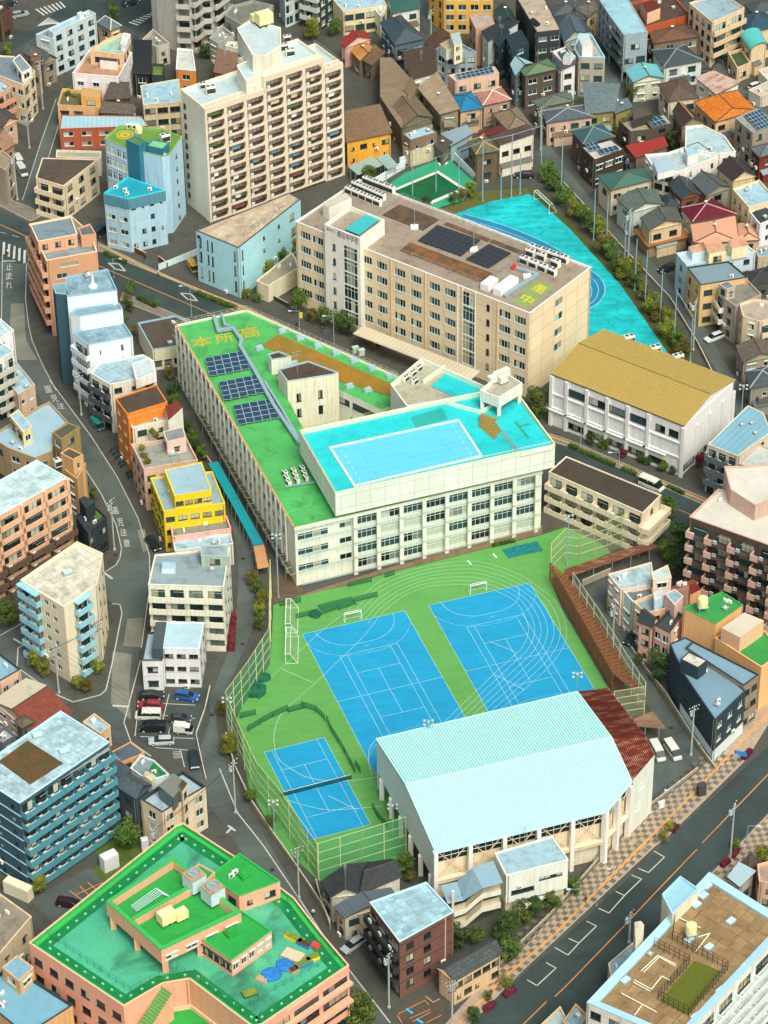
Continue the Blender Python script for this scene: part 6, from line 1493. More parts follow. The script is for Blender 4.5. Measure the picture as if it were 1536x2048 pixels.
x=BL('small white-roofed house with green turf roof terraces',[(1000,60),(1140,160),(1300,110),(1180,0),(1080,-40)],8.2,'#c5cdd0','#8c9aa0',par=.3,f=None,kind='house',cat='house')
bed(x,((1145,75),(1225,140),(1290,100),(1180,15)),7.9,RF('#1f7a43','grass',c2='#2a8a4a'),.06,'turf');pent(x,[(1098,115),(1168,165),(1192,125),(1120,80)],9.3,8,'#ddd3bb','#d9cfb5',0)
x=BL('cream corner house with roof terraces and a glass sunroom',[(1078,295),(1245,398),(1580,200),(1400,78)],9.4,'#d3bfa4',RF('#a9c4d2'),par=.8,rim=FRD,f=[('w',3,1,1.6,1.6,0,'p'),('w',3,3,1.6,1.5,0,'p'),None],kind='house',cat='house')
pent(x,[(1215,195),(1330,290),(1432,170),(1330,100)],11.6,8.6,mat('sunroom_glass','#4a5c58','plain',rough=.2),RF('#7f8478','metal',pitch=.7),0);pent(x,[(1375,200),(1400,240),(1440,180),(1400,150)],12.2,0,'#d3bfa4','#57483c',0,f='a')
BL('beige house with steel roof frame at the left edge',[(-120,1270),(-30,1520),(242,1200),(0,1025)],8.4,'#cbb899','#9a8f82',par=.4,f=[None,('w',2,2,.9,1.3,.2),None])
x=BL('sky-blue roofed building with tan stair box at the bottom left',[(-150,1830),(200,2110),(558,1880),(60,1560)],11,'#c79c6a',RF('#7fb5d0','conc',dark=.85,amt=.3),par=.5,rim=FRD,f=None)
pent(x,[(15,1592),(150,1700),(258,1590),(130,1498)],13.6,10.5,'#cda273','#8cb9cf',.05,f='a')

T(0,0,1)
PS=W('#d69a80','paint',var=.06);GRN=RF('#56bd96','conc',dark=.34,amt=.97,rough=.22,spec=.6,ps=.11);GRN2=RF('#2fa84c','conc',dark=.7,amt=.5);PRM=W('#dca88d','plain')
HP=16.0;PBO=[(58,1885),(247,2012),(326,1966),(378,1957),(503,2052),(525,2048),(698,1930),(640,1862),(588,1795),(562,1775),(468,1711),(366,1645),(350,1652)]
x=BL('large salmon building with bright green wet roof terraces at the bottom left',PBO,HP,PS,GRN,par=1.0,rim=PRM,f=[('w',4,6,1.9,1.5,0,'d'),None,None,None,None,('w',5,3,5.2,1.3,0,'d'),None],ac=0,kind='school_building',cat='school')
pent(x,[(247,2012),(330,2075),(430,2130),(503,2053),(378,1958),(326,1967)],10.5,0,PS,GRN2,.8,rim=PRM,pz=HP)
st=MB();s0,s1=wp(332,1975,HP),wp(268,2022,HP)
for i in range(16):p=s0.lerp(s1,i/16);d=s1-s0;st.obox((p.x,p.y),d,d.length/16+.05,2.2,9.7,15.2-i*.33,PS,GRN2)
st.build('stair',x)
ZP=HP-1.0
GEDG=RF('#3cb95c','plain',var=.15);Pb=[Vector((p.x,p.y)) for p in (wp(*q,HP) for q in PBO)]
Pi=inset(Pb,.26);Pj=inset(Pb,.9)
mb=MB()
for i in range(len(Pi)):
    j=(i+1) % len(Pi);mb.poly([(*Pi[i],HP-.1),(*Pi[j],HP-.1),(*Pi[j],ZP),(*Pi[i],ZP)],GEDG);mb.poly([(*Pi[i],ZP+.25),(*Pi[j],ZP+.25),(*Pj[j],ZP+.25),(*Pj[i],ZP+.25)],GEDG);mb.poly([(*Pj[i],ZP+.25),(*Pj[j],ZP+.25),(*Pj[j],ZP),(*Pj[i],ZP)],GEDG)
mb.build('parapet_lining',x);Pk=inset(Pb,2.6);mb=MB();WET=RF('#138a4b','conc',dark=.7,rough=.2,spec=.6)
for i in range(len(Pj)):j=(i+1) % len(Pj);mb.poly([(*Pj[i],ZP+.006),(*Pj[j],ZP+.006),(*Pk[j],ZP+.006),(*Pk[i],ZP+.006)],WET)
mb.build('roof_margin',x);mb=MB();Pf=inset(Pb,1.8)
for i in range(len(Pf)):
    a,b=Pf[i],Pf[(i+1) % len(Pf)];nn=max(1,int((b-a).length/1.9))
    for k in range(nn):mb.obox(a.lerp(b,(k+.5)/nn),b-a,.4,.3,ZP,ZP+.2,W('#79b592','plain'))
mb.build('railing_footings',x)['kind']='stuff'
KA=[(212,1802),(322,1900),(482,1824),(389,1747),(347,1714)]
bA=pent(x,KA,20.4,17.4,PS,GRN2,1.5,rim=RF('#39b85a','plain'),f=[None,('w',1,4,2.0,1.0),None])
KP=[Vector((p.x,p.y)) for p in (wp(*q,20.4) for q in KA)];mb=MB();mb.prism(inset(KP,3.0),ZP,17.4,PS);mb.poly([(*p,17.41) for p in reversed(KP)],PS);mb.build('core',bA)
Kt=inset(KP,.7);mb=MB()
for i in range(5):j=(i+1) % 5;mb.poly([(*KP[i],20.43),(*KP[j],20.43),(*Kt[j],20.43),(*Kt[i],20.43)],GEDG);mb.poly([(*Kt[i],20.43),(*Kt[j],20.43),(*Kt[j],18.9),(*Kt[i],18.9)],PS)
mb.build('coping',bA)
for i in range(5):
    for s_ in (.03,.5):p=inset(KP,.5)[i].lerp(inset(KP,.5)[(i+1) % 5],s_);m=MB();m.box(p.x-.45,p.x+.45,p.y-.45,p.y+.45,ZP,17.4,PS);m.build('column',bA)
p0_,p1_=wp(268,1851,18.9),wp(408,1772,18.9);mb=MB();d_=p1_-p0_;mb.obox(((p0_.x+p1_.x)/2,(p0_.y+p1_.y)/2),d_,d_.length,.8,18.9,20.42,PS,GEDG);mb.build('cross_wall',bA)
bB=pent(x,[(419,1750),(478,1792),(560,1762),(479,1706)],18.6,ZP,PS,GRN2,.35,rim=RF('#39b85a','plain'),f='a');bC=pent(x,[(401,1877),(463,1920),(543,1861),(478,1818)],18.6,ZP,PS,GRN2,.35,rim=RF('#39b85a','plain'),f=[('w',1,5,1.1,1.6),('w',1,5,1.1,1.6),None])
pent(x,[(380,1742),(412,1762),(430,1745),(398,1727)],19.0,ZP,PS,GRN2,.2)
for xx,yy in ((390,1778),(427,1803)):kitput(bA,'cooltower',wp(xx,yy,18.95),.7,1.05)
kitput(bA,'tank',wp(334,1845,18.95),.6,.9);kitput(bA,'tank',wp(362,1838,18.95),.6,.7)
mb=MB()
for k in range(5):stripe_mb(mb,[(262+k*2.5,1812+k*2.6),(312+k*3,1776+k*2.8),(335+k*1.5,1790+k)],.14,W('#b7c9cf','plain'),19.2+k*.01)
mb.build('pipework',bA)
for xx,yy in ((470,1748),(463,1755),(436,1862),(455,1850)):kitput(bB if yy<1800 else bC,'ac',wp(xx,yy,18.3),.6,1.2)
for xx,yy in ((490,1752),(462,1868),(361,1742)):
    p=wp(xx,yy,18.3);m=MB();m.obox((p.x,p.y),(1,.7),1.8,1.6,18.25,18.9,GRN2);m.obox((p.x,p.y),(1,.7),1.3,1.1,18.9,19.15,GRN2);m.build('roof_hatch',x)
railing(x,[wp(a,b,ZP) for a,b in ((90,1868),(262,1985),(320,1955))],1.3,mat('rail_green','#2c6b4c','plain'),1.6);railing(x,[wp(a,b,ZP) for a,b in ((355,1938),(482,2022),(670,1915),(590,1850),(575,1805))],1.3,mat('rail_green','#2c6b4c','plain'),1.6)

def crate(label,px,py,z,l,w,h,m,top,ang=.6,name='planter_box',cat='planter'):
    p=wp(px,py,z);mb=MB();c,s=math.cos(ang),math.sin(ang)
    mb.obox((p.x,p.y),(c,s),l,w,z,z+h,m,m);o=mb.build(name);t2=MB();t2.obox((p.x,p.y),(c,s),l-.15,w-.15,z+h-.04,z+h+.12,top);t2.build('filling',o);return tag(o,label,cat)
YP=mat('plastic_yellow','#e0b21f','plain');BP=mat('plastic_blue','#2f6fb0','plain');RP=mat('plastic_red','#cc3a3a','plain');WDN=mat('wood_crate','#a88a6c','plain',var=.2);PLT=mat('planter_green','#6f8a35','grass','roof',c2='#8c9a3c');SOI=mat('soil','#5a4030','grass','roof')
crate('yellow planter with green plants on the green roof terrace',588,1878,ZP,3.2,1.2,.5,YP,PLT,-.6);crate('blue planter with soil on the green roof terrace',608,1890,ZP,2.4,1.1,.5,BP,SOI,-.6);crate('red plastic box at the terrace corner',631,1892,ZP,1.4,1.1,.3,RP,RP,-.6,'plastic_box','box')
crate('yellow frame planter beside the far terrace rail',624,1918,ZP,2.2,1.2,.5,YP,PLT,.5);crate('blue and yellow planter box next to the timber crate',606,1930,ZP,3.0,1.2,.5,BP,PLT,.6);crate('small timber crate near the blue tarpaulin',588,1942,ZP,1.5,1.1,.5,WDN,SOI,.6,'timber_crate','crate');crate('stack of pale timber boards on the terrace',586,1913,ZP,3.4,2.2,.35,WDN,W('#b7a78c','plain'),-.5,'timber_stack','timber');crate('brown plank pile beside the round tarpaulin',523,1960,ZP,1.8,1.2,.25,WDN,WDN,-.6,'plank_pile','timber');crate('planter of dark green shrubs at the terrace front',500,1988,ZP,2.4,1.5,.35,mat('planter_dark','#3a5a3a','plain'),PLT,.4)
for lb,px,py,r0 in (('square blue tarpaulin cover on the terrace',569,1931,1.5),('round crumpled blue tarpaulin beside the planks',543,1950,1.6)):
    p=wp(px,py,ZP);mb=MB();N=14;rg=[];rr=random.Random(px)
    for j,(r,z) in enumerate(((1,.02),(.95,.35),(.5,.5),(.1,.42))):rg.append([(p.x+r0*r*rr.uniform(.85,1.1)*math.cos(2*math.pi*k/N),p.y+r0*r*rr.uniform(.85,1.1)*math.sin(2*math.pi*k/N),ZP+z*rr.uniform(.7,1.1)) for k in range(N)])
    for j in range(3):
        for k in range(N):mb.poly([rg[j][k],rg[j][(k+1) % N],rg[j+1][(k+1) % N],rg[j+1][k]],mat('tarp_blue','#2f86d6','conc','roof',dark=.75))
    mb.poly(rg[3],mat('tarp_blue','#2f86d6'));tag(mb.build('tarpaulin'),lb,'tarpaulin')
mb=MB();a,b=wp(525,2048,HP),wp(698,1930,HP);t=(b-a).normalized();o_=Vector((t.y,-t.x,0))*.06;L=(b-a).length
rr=random.Random(4)
for k in range(17):
    p=a+t*L*(.28+.02*k)+o_;w_=rr.uniform(.12,.2);mb.poly([p+Vector((0,0,-.8)),p+t*w_*1.4+Vector((0,0,-.8)),p+t*w_*1.4+Vector((0,0,-.3-rr.uniform(0,.15))),p+Vector((0,0,-.3))],W('#e7d3bd','plain'))
mb.build('lettering',x)['kind']='stuff'
mb=MB()
for z in (12.4,8.6):mb.obox((((a+b)/2+o_*8).x,((a+b)/2+o_*8).y),t,L,.9,z,z+.5,PS)
mb.build('ledge',x)
crate('tall white electrical cabinet beside the green lawn strip',220,1735,0,2.8,1.6,3.0,W('#d5dbd6','plain'),W('#d5dbd6','plain'),.6,'electrical_cabinet','cabinet')
crate('long cream storage locker behind the beige house',38,1790,0,5.0,1.6,2.6,W('#cfc5ab','plain'),W('#cfc5ab','plain'),-.55,'storage_locker','locker')
crate('small white cabinet on the lawn by the salmon building',290,1697,0,1.2,1.0,2.2,W('#d5dbd6','plain'),W('#d5dbd6','plain'),.3,'electrical_cabinet','cabinet')
sheet('lawn',[(182,1740),(290,1668),(312,1690),(215,1775)],RF('#4c6a2e','grass',c2='#5f7034'),.004);sheet('lawn',[(182,1700),(225,1665),(260,1690),(215,1725)],RF('#4c6a2e','grass',c2='#5f7034'),.005)
sheet('yard',[(60,1800),(180,1735),(215,1775),(110,1850)],ASP2,.006)
for a,b in (((150,1790),(205,1765)),((165,1800),(140,1782)),((180,1793),(160,1772)),((196,1782),(176,1765))):line('bay_marking',[a,b],.2,ORG,.012)
# ---------------------------------------------------------------- bottom middle
T(380,1520)
HO('black tiled house with hip roof below the green net',[(995,940),(1080,1062),(1310,1035),(1385,785)],5.8,'#b9b3a8',TL('#3d4245'),'gable',1.6,f='a')
HO('black tiled gable house with cream end wall below the net',[(1300,1040),(1630,900),(1545,762),(1375,790)],6,'#cfc7b8',TL('#3f4447'),'gable',1.5,f='a')
HO('slate-blue roofed low house below the black tiled roofs',[(1100,1130),(1185,1222),(1625,1092),(1545,985)],5.2,'#bdb3a4',ML('#5f6d75',pitch=.5),'gable',1.2)
T(760,1520)
BT=W('#6b4a3f','brick')
x=AP('brown tiled five-storey apartments with pale blue roof',[(-80,1090),(150,1397),(567,1165),(355,935)],12.6,BT,RF('#a9cbd8','slab',cell=1.4,amt=.35),par=.3,rim=W('#a9c4cf','plain'),f=[('b',4,3,1.1,W('#2f3335')),('c',[(.19+.32*(i % 2),1.6+2.75*(i//2),1.5,1.4,'d') for i in range(8)]),None,None],ac=0)
slabs(x,[(-80,1090),(150,1397),(567,1165),(355,935)],12.6,12.3,9,8,'#a6cad7')
mb=MB();a,b=wp(150,1397,12.6),wp(567,1165,12.6);t=(b-a).normalized();q=Vector((t.y,-t.x,0));L=(b-a).length
for z in (3.4,6.15,8.9,11.6):c=(a+b)/2+q*.03;mb.obox((c.x,c.y),t,L-.02,.1,z,z+.16,W('#4a3832','plain'))
mb.build('string_course',x);mb=MB();c=a+t*L*.835+q*.1;mb.obox((c.x,c.y),t,.14,.2,0,12.3,W('#bba99a','plain'));mb.build('drain_pipe',x)
x=HO('old cream and brown house with grey slate gable roof by the chequered pavement',[(570,1708),(945,1490),(850,1368),(428,1592)],5.6,'#c9ab86',TL('#4d5556',tu=.9,tv=.7),'gable',1.1,f=[('w',2,5,2.0,1.2,.1,'b'),None,None,None])
sheet('parking_yard',[(130,1960),(350,1790),(500,1850),(480,1990),(300,2100),(160,2100)],mat('asphalt_brown','#5b5346','asphalt','roof'),.008)
for a,b in (((140,1950),(345,1845)),((230,1985),(385,1915)),((250,2010),(390,1935)),((135,1960),(170,2020)),((350,2020),(470,1960)),((345,1845),(375,1880))):line('bay_marking',[a,b],.13,ORG,.014)
line('bay_marking',[(350,1815),(410,1860),(455,1835)],.12,WHT,.014)
for lb_,a,b in (('upper',(200,1910),(250,1945)),('lower',(280,1990),(330,2020))):
    p,q2=wp(*a,.1),wp(*b,.1);mb=MB();d=q2-p;mb.obox(((p.x+q2.x)/2,(p.y+q2.y)/2),d,d.length,.35,.01,.14,mat('plastic_cyan','#2f9fd0','plain'));tag(mb.build('wheel_stop'),f'short blue wheel stop, {lb_} one in the orange-lined parking yard','wheel stop','blue wheel stops')
# ---------------------------------------------------------------- bottom right
T(1136,1520)
RMB=W('#94b9cc','plain',var=.08)
x=AP('white apartment block with blue-rimmed brown mottled roof at the bottom right',[(145,1860),(858,2163),(1705,1252),(1085,860)],15.5,'#d6d2c5',RF('#a1845e','slab',cell=2.6,amt=.6),par=.7,rim=RMB,f=[('w',5,5,1.8,1.5,0,'d'),('b',5,6,1.2,W('#c9dbe0','plain'),W('#c7c9c2'),False,0),None,None],ac=0)
Z=14.8;slabs(x,[(145,1860),(858,2163),(1705,1252),(1085,860)],15.5,14.8,7,10,'#a1845e',1.35,.16,.05,.16);P=[Vector((p.x,p.y)) for p in (wp(a,b,15.5) for a,b in ((145,1860),(858,2163),(1705,1252),(1085,860)))];I=inset(P,1.3);mb=MB()
for i in (3,2,1,0):j=(i+1) % 4;P0,P1,I0,I1=P[i],P[j],I[i],I[j];mb.poly([(*P0,15.52),(*P1,15.52),(*I1,15.3),(*I0,15.3)],RMB);mb.poly([(*I0,15.3),(*I1,15.3),(*I1,Z),(*I0,Z)],RMB)
mb.build('parapet_cap',x)
pent(x,[(722,1030),(800,1180),(1000,985),(862,890)],17.6,0,'#d8cfb8',RF('#9cc9dc','plain'),.4,rim=RMB);pent(x,[(510,1245),(520,1400),(585,1265),(560,1235)],17,9,'#d8cfb8','#d8cfb8',0)
tf=bed(x,((705,1845),(925,1962),(1178,1622),(975,1540)),Z,mat('turf_olive','#666a1c','grass','roof',c2='#5f6e22'),.08,'turf');bed(x,((770,1400),(700,1400),(930,1560),(980,1540),(860,1480)),Z,RF('#8a5f44','plain'),.05,'path')
BK=mat('fence_black','#23282b','plain')
railing(x,[wp(a,b,Z) for a,b in ((660,1440),(930,1580),(690,1850),(925,1975),(1225,1620),(800,1390),(820,1240))],2.2,BK,.9,.045,'fence',3)
for a,b in ((1040,1050),(985,1120),(1070,975),(1250,1245),(1080,1445),(630,1500),(440,1700),(1350,1590),(1170,1780),(980,1980),(930,1385)):kitput(x,'skyhatch' if (a+b) % 3 else 'vent',wp(a,b,Z),.8,.9)
kitput(x,'barrel',wp(940,1370,Z),.3,1.1)
PP_=W('#d8d2bf','plain');mb=MB()
for pts in (((560,1620),(690,1500),(830,1570)),((580,1630),(700,1512),(825,1585)),((510,1690),(640,1760),(720,1660),(780,1690)),((500,1705),(630,1775)),((410,1790),(680,1935)),((570,1880),(510,1960)),((810,1190),(1020,1290)),((1000,1360),(1090,1330),(980,1470))):
    Q=[wp(a,b,Z+.3) for a,b in pts]
    for p,q2 in zip(Q,Q[1:]):mb.bar(p,q2,.09,PP_,6)
mb.build('pipework',x)
BL('low pale blue patched roof squeezed beside the white apartment block',[(310,1560),(330,1660),(520,1560),(500,1400)],6,'#c2b5a0','#a5c6d3')
HO('blue-grey roofed shop front across the main road',[(1220,905),(1320,985),(1445,880),(1310,808)],4.5,'#a89a88',RF('#a9c3cf','plain'),'shed',.6)
HO('brown hip-roofed kiosk house across the main road',[(1320,800),(1390,850),(1480,790),(1400,720)],4.5,'#6b5244',TL('#5a473c'),'hip',1.4)
BL('pink house at the right edge across the main road',[(1455,800),(1470,930),(1620,960),(1600,760)],6,'#cda68d','#b79b86')
bed_=sheet('planting_strip',[(1400,690),(1480,760),(1600,660),(1540,580)],SOI,.02)
BL('corner of a blue-roofed shop at the bottom edge',[(-40,2010),(60,2100),(150,1960),(60,1870)],6,'#c79e72',BLU)
BL('pale tiled low roof at the bottom edge below the main road',[(-240,2060),(-120,2120),(0,2010),(-60,1890)],5,'#c9b294','#b5c7c9')
# ---------------------------------------------------------------- right side
T(1136,1140)
x=BL('pale pink house with glazed white roof terrace behind the court fence',[(308,30),(405,148),(668,110),(640,-62)],8.6,'#d6bcae',RF('#bcd6da','slab',cell=1.4,amt=.4),par=.3,f=[('w',3,2,1.2,1.3),('w',3,2,1.2,1.3),None],kind='house',cat='house')
pent(x,[(640,20),(655,75),(795,55),(765,-40)],11.4,0,'#d6b9a8','#c8d4d2',.1,f='a')
HO('narrow mint house with cluttered grey roof',[(420,150),(500,245),(665,190),(650,112)],8,'#c3d0c6',RF('#6f787b','conc',dark=.5),'flat')
x=BL('peach house with blue-grey roof terrace and white sheds',[(500,240),(600,330),(880,260),(760,150),(660,180)],8.4,'#dcb18d','#93a6b0',par=.7,kind='house',cat='house')
pent(x,[(655,175),(665,240),(745,200),(720,140)],10.4,8,'#a9c6d6','#d9ded9',0);pent(x,[(745,180),(820,270),(885,200),(820,145)],11.5,8,'#dcb5ac','#96b8cc',.1);pent(x,[(928,115),(940,190),(1022,150),(985,95)],10.4,7,'#d39a6f','#7a2f22',0)
HO('salmon house with dark folded gable in the alley',[(530,400),(655,450),(692,380),(585,300)],8.6,'#d3a493',ML('#333b3d'),'gable',1.2)
x=BL('salmon house with railed roof terrace in the alley',[(662,420),(780,482),(880,340),(790,290)],9,'#d2a292','#4a4f4c',par=.7,rim=FRD,f=[('w',3,2,1.3,1.5,0,'p'),('w',3,1,1.2,1.3),None],kind='house',cat='house')
BL('brown metal roofed link behind the peach house',[(790,130),(830,150),(1000,90),(960,70)],7,'#a98878',ML('#8c4f3c'),par=0,f=None)
x=BL('tall peach building with green roof and cream water tank',[(885,290),(1135,412),(1345,266),(1182,165)],12.6,W('#dda774','paint',var=.06),RF('#3d9a4f','conc',dark=.75,amt=.4),par=.3,rim=RF('#4aa85a','plain'),f=None)
kitput(x,'barrel',wp(1030,320,12.3),.2,1.15)
pent(x,[(1130,520),(1485,745),(1640,640),(1520,470),(1340,400)],10,0,W('#dda774','paint',var=.06),RF('#3d9a4f','conc',dark=.75,amt=.4),.4,f=None);pent(x,[(1178,445),(1322,518),(1505,388),(1355,325)],13,9.5,W('#d3a984','siding',dir='X'),RF('#ddd0bd','metal',pitch=.5),0)
NV=W('#2c3a43','siding',dir='X',pitch=.5)
x=BL('dark navy wedge building with blue-grey roof at the main road corner',[(870,765),(900,815),(1130,1152),(1365,925),(1080,690)],9.8,NV,RF('#7f9fb3','conc',dark=.9,amt=.3),par=.25,f=[None,None,('w',3,3,1.3,1.2,0,'p'),None,None],ac=3,base=(2.6,W('#c3cdcf','siding')))
pent(x,[(782,565),(870,765),(1000,745),(960,545),(900,515)],10.2,0,NV,RF('#7f9fb3','plain'),.2);pent(x,[(865,685),(1000,752),(1070,695),(925,628)],12.3,9.5,NV,'#d9d3c2',.05);pent(x,[(905,595),(1350,885),(1465,800),(960,545)],10.6,0,W('#8b7a6a'),RF('#84a5b9','conc',dark=.9,amt=.3),.3,rim=FRD,f=[None,('w',3,2,1.6,1.2),None])
T(1136,760)
BRB=W('#4c403a','paint');PNK=W('#bd9c8f','paint')
x=AP('dark brown stepped-balcony apartments with white roof at the right edge',[(932,1048),(1640,1300),(1850,1000),(1155,835)],18.4,BRB,RF('#dcd7cc','conc',dark=.85,amt=.4),par=.5,rim=PNK,f=[('b',6,4,1.3,W('#2f2a28','plain'),BRB,True,0),None,None,None])
a,b=wp(932,1048,18.4),wp(1640,1300,18.4);t=(b-a).normalized();q=Vector((t.y,-t.x,0));L=(b-a).length
mb=MB();mb.box(-.75,.75,-1.5,-1.3,-.2,1.1,PNK);mb.box(-.75,-.6,-1.4,0,-.2,1.1,PNK);me=mb.mesh('balcony_panel')
for r in range(6):
    for i in range(5):p=a+t*min(L-.9,max(.9,L*i/4));place('balcony_panel',me,x,(p.x,p.y,.1+r*2.96),math.atan2(t.y,t.x))
x2=pent(x,[(1200,660),(1250,840),(1440,962),(1700,850),(1560,640),(1380,660)],21.5,0,PNK,RF('#dcd7cc','conc',dark=.85),.4,f=None);pent(x,[(1310,640),(1440,690),(1640,640),(1600,540),(1465,490)],20.5,0,PNK,'#c9cdc9',.4)
x=AP('grey-banded apartments with blue metal roof behind the gold-roofed gymnasium',[(1075,492),(1302,582),(1560,400),(1500,250),(1382,195)],11.4,'#c9bda6',ML('#86b5c9',pitch=1.2),par=.1,f=[('b',4,3,1.0,W('#5d6a6e'),W('#77807f')),('w',4,2,1.0,1.2,.3),None])
for xx,yy in ((1335,350),(1410,340),(1440,415)):kitput(x,'vent',wp(xx,yy,11.3),.4,.8)
BW=W('#d6c6af','paint')
x=AP('low cream gallery apartments with black-brown flat roof behind the field',[(-149,705),(575,1022),(717,882),(-14,585)],8.8,BW,RF('#4f463c','conc',dark=.65),par=.2,f=[('b',3,6,1.2,BW,BW,False,0),('w',3,1,1.0,1.2),None,None],ac=0)
a,b=wp(575,1022,8.8),wp(717,882,8.8);t=(b-a).normalized();q=Vector((t.y,-t.x,0));L=(b-a).length
mb=MB()
for k in range(2):
    z=2.6+k*2.8
    for p0,p1 in ((a+q*2.2-t*1.5,b+q*2.2),(a-t*1.5,a+q*2.2-t*1.5),(b,b+q*2.2)):
        d=p1-p0;mb.obox(((p0.x+p1.x)/2,(p0.y+p1.y)/2),d,d.length,.18,z,z+1.2,BW)
    c=(a+b)/2+q*1.1;mb.obox((c.x,c.y),t,L,2.2,z-.2,z,BW)
mb.build('stair_landing',x)
LEAN[0]=True
T(1136,380)
HO('pale old house with mossy tile roof beside the alley',[(365,65),(480,178),(722,112),(690,0)],6.2,'#b9bdb5',TL('#66736d'),'gable',1.4)
x=HO('house with grey tile roof and brown porch roof beside the alley',[(550,218),(620,318),(888,252),(830,140)],6.8,'#c8b18f',TL('#60665f'),'gable',1.5)
mb=MB();Q=[wp(a,b,3.3) for a,b in ((505,305),(612,437),(938,357),(872,275))];mb.prism([(p.x,p.y) for p in Q],3.1,3.3,ML('#a8703f',pitch=.3),None,True);mb.build('porch_roof',x);mb=MB();Q=[wp(a,b,3.3) for a,b in ((530,320),(622,420),(910,350),(860,285))];mb.prism([(p.x,p.y) for p in Q],0,3.1,W('#8f7a5c','paint'));mb.build('ground_storey',x)
HO('dark red hip-roofed house with white dormer',[(868,142),(955,252),(1302,192),(1100,65)],6.2,'#c9c3b5',TL('#6b2030'),'hip',1.8,ridge=W('#b98d8d','plain'))
HO('wide salmon-pink roofed house in the right rows',[(940,270),(965,412),(1310,400),(1285,200)][::1],5.8,'#c9a68d',RF('#dba184','plain'),'hip',1.2,hipf=.2);HO('salmon wing of the wide pink-roofed house',[(1300,260),(1310,400),(1475,388),(1395,255)],5.6,'#c9a68d',RF('#dba184','plain'),'hip',1.0)
HO('small dark hipped lean-to roof between slate and red roofs',[(690,60),(750,160),(865,120),(790,30)],5.4,'#5d5a52',ML('#2f3f45'),'hip',1.0)
x=AP('pale blue-fronted apartments with cream stair boxes on a white terrace',[(830,482),(912,578),(1442,472),(1345,400)],9.4,'#b3c6d2',RF('#c5d5d8','conc',dark=.85),par=.6,f=[('w',3,1,1.2,1.2),('w',3,4,1.4,1.2,.2),None])
pent(x,[(925,435),(955,485),(1060,465),(1030,405)],10.8,8.8,'#b6c9d3','#d9a58a',0);pent(x,[(1040,395),(1085,490),(1215,465),(1155,352)],12,8.8,'#dccaa4','#dca587',0,f='a');pent(x,[(1230,385),(1260,450),(1390,425),(1340,345)],11.6,8.8,'#dccdaa','#dca587',0)
BL('tan block with slate-blue roof facing the alley',[(913,592),(1020,728),(1382,668),(1232,545)],10.4,'#cda877',RF('#8198a6','conc',dark=.9,amt=.3),par=.3,rim=FRD,f=[('w',3,2,1.2,1.4),('w',3,3,1.9,1.3,0,'d'),None])
x=AP('grey-beige apartments with white balconies right of the tan block',[(1150,740),(1200,830),(1290,892),(1485,800),(1380,690)],9.2,'#a4968a','#8d8a80',par=.5,f=[('b',3,1,.9,W('#d5cfc2')),('w',3,1,1.0,1.2),('w',3,2,.7,1.4),None])
pent(x,[(1160,722),(1220,762),(1285,742),(1225,700)],11.4,8.6,'#b0a294','#7d8a90',.05,f='a')
AP('beige rounded-corner apartments at the right edge',[(1318,870),(1345,968),(1480,1010),(1640,960),(1600,860),(1430,835)],9.4,'#cdb9a0',RF('#b5a99a'),par=.5,f=[('w',3,1,.9,1.2),('w',3,1,1.1,1.6),('b',3,2,.9,W('#cdb9a0')),None])
HO('brown tiled low house at the right edge below the beige apartments',[(1285,1200),(1340,1330),(1620,1270),(1560,1165)],5.2,'#8f8474',TL('#6f665b'),'gable',1.3)
HO('slate hip-roof house at the right edge beside the gold-roofed gymnasium',[(1355,1400),(1395,1530),(1640,1490),(1560,1350)],6.2,'#7f7a70',TL('#4d585f'),'hip',1.6,ridge=W('#8b969b','plain'))
BL('cream block with pale blue roof deck at the upper right edge',[(1265,-10),(1390,132),(1600,70),(1470,-80)],9.8,'#d8c29a',BLU,par=.5,f=[('w',3,3,.9,1.3),('w',3,3,.9,1.3,.2),None])
HO('white modern house with black roof steps at the right edge',[(1398,170),(1475,262),(1620,200),(1510,112)],8.6,'#d3dadd','#3f474c','flat',par=.2)
BL('blue-grey terrace roof at the right edge below the white modern house',[(1436,440),(1460,515),(1620,500),(1590,415)],7,'#b39d86','#8fb0c2')
HO('black metal roofed house behind the tan block',[(1345,640),(1400,735),(1620,690),(1536,590)],7,'#4a4b4a',ML('#33393d'),'hip',1.0)
HO('brown-fronted house with a black gable at the upper right',[(800,10),(870,75),(1020,35),(950,-40)],6.6,'#6b4636',ML('#38454a'),'gable',1.2)
# ---------------------------------------------------------------- school pool and cyan field behind the junior high
T(760,0)
pl=thing('school_pool','green school swimming pool behind low white walls','pool',wp(400,1400,0))
mb=MB();mb.poly([wp(a,b,.4) for a,b in ((-60,1500),(190,1330),(500,1200),(540,1230),(745,1410),(640,1540),(300,1640))],RF('#35a57f','conc',dark=.8,amt=.4));mb.build('pool_deck',pl)
P=[wp(a,b,.6) for a,b in ((60,1470),(445,1310),(660,1450),(300,1600))];P2=[Vector((p.x,p.y)) for p in P]
if not ccw(P2):P2.reverse()
I2=inset(P2,.8);mb=MB()
for i in range(4):j=(i+1) % 4;mb.poly([(*P2[i],.6),(*P2[j],.6),(*I2[j],.6),(*I2[i],.6)],CO);mb.poly([(*P2[i],.4),(*P2[j],.4),(*P2[j],.6),(*P2[i],.6)],CO)
mb.build('pool_edge',pl);mb=MB();mb.poly([(*p,.5) for p in I2],mat('green_water','#156b3c','court','roof',rough=.15,spec=.5,dark=.6,amt=.7));mb.build('pool_water',pl)
mb=MB()
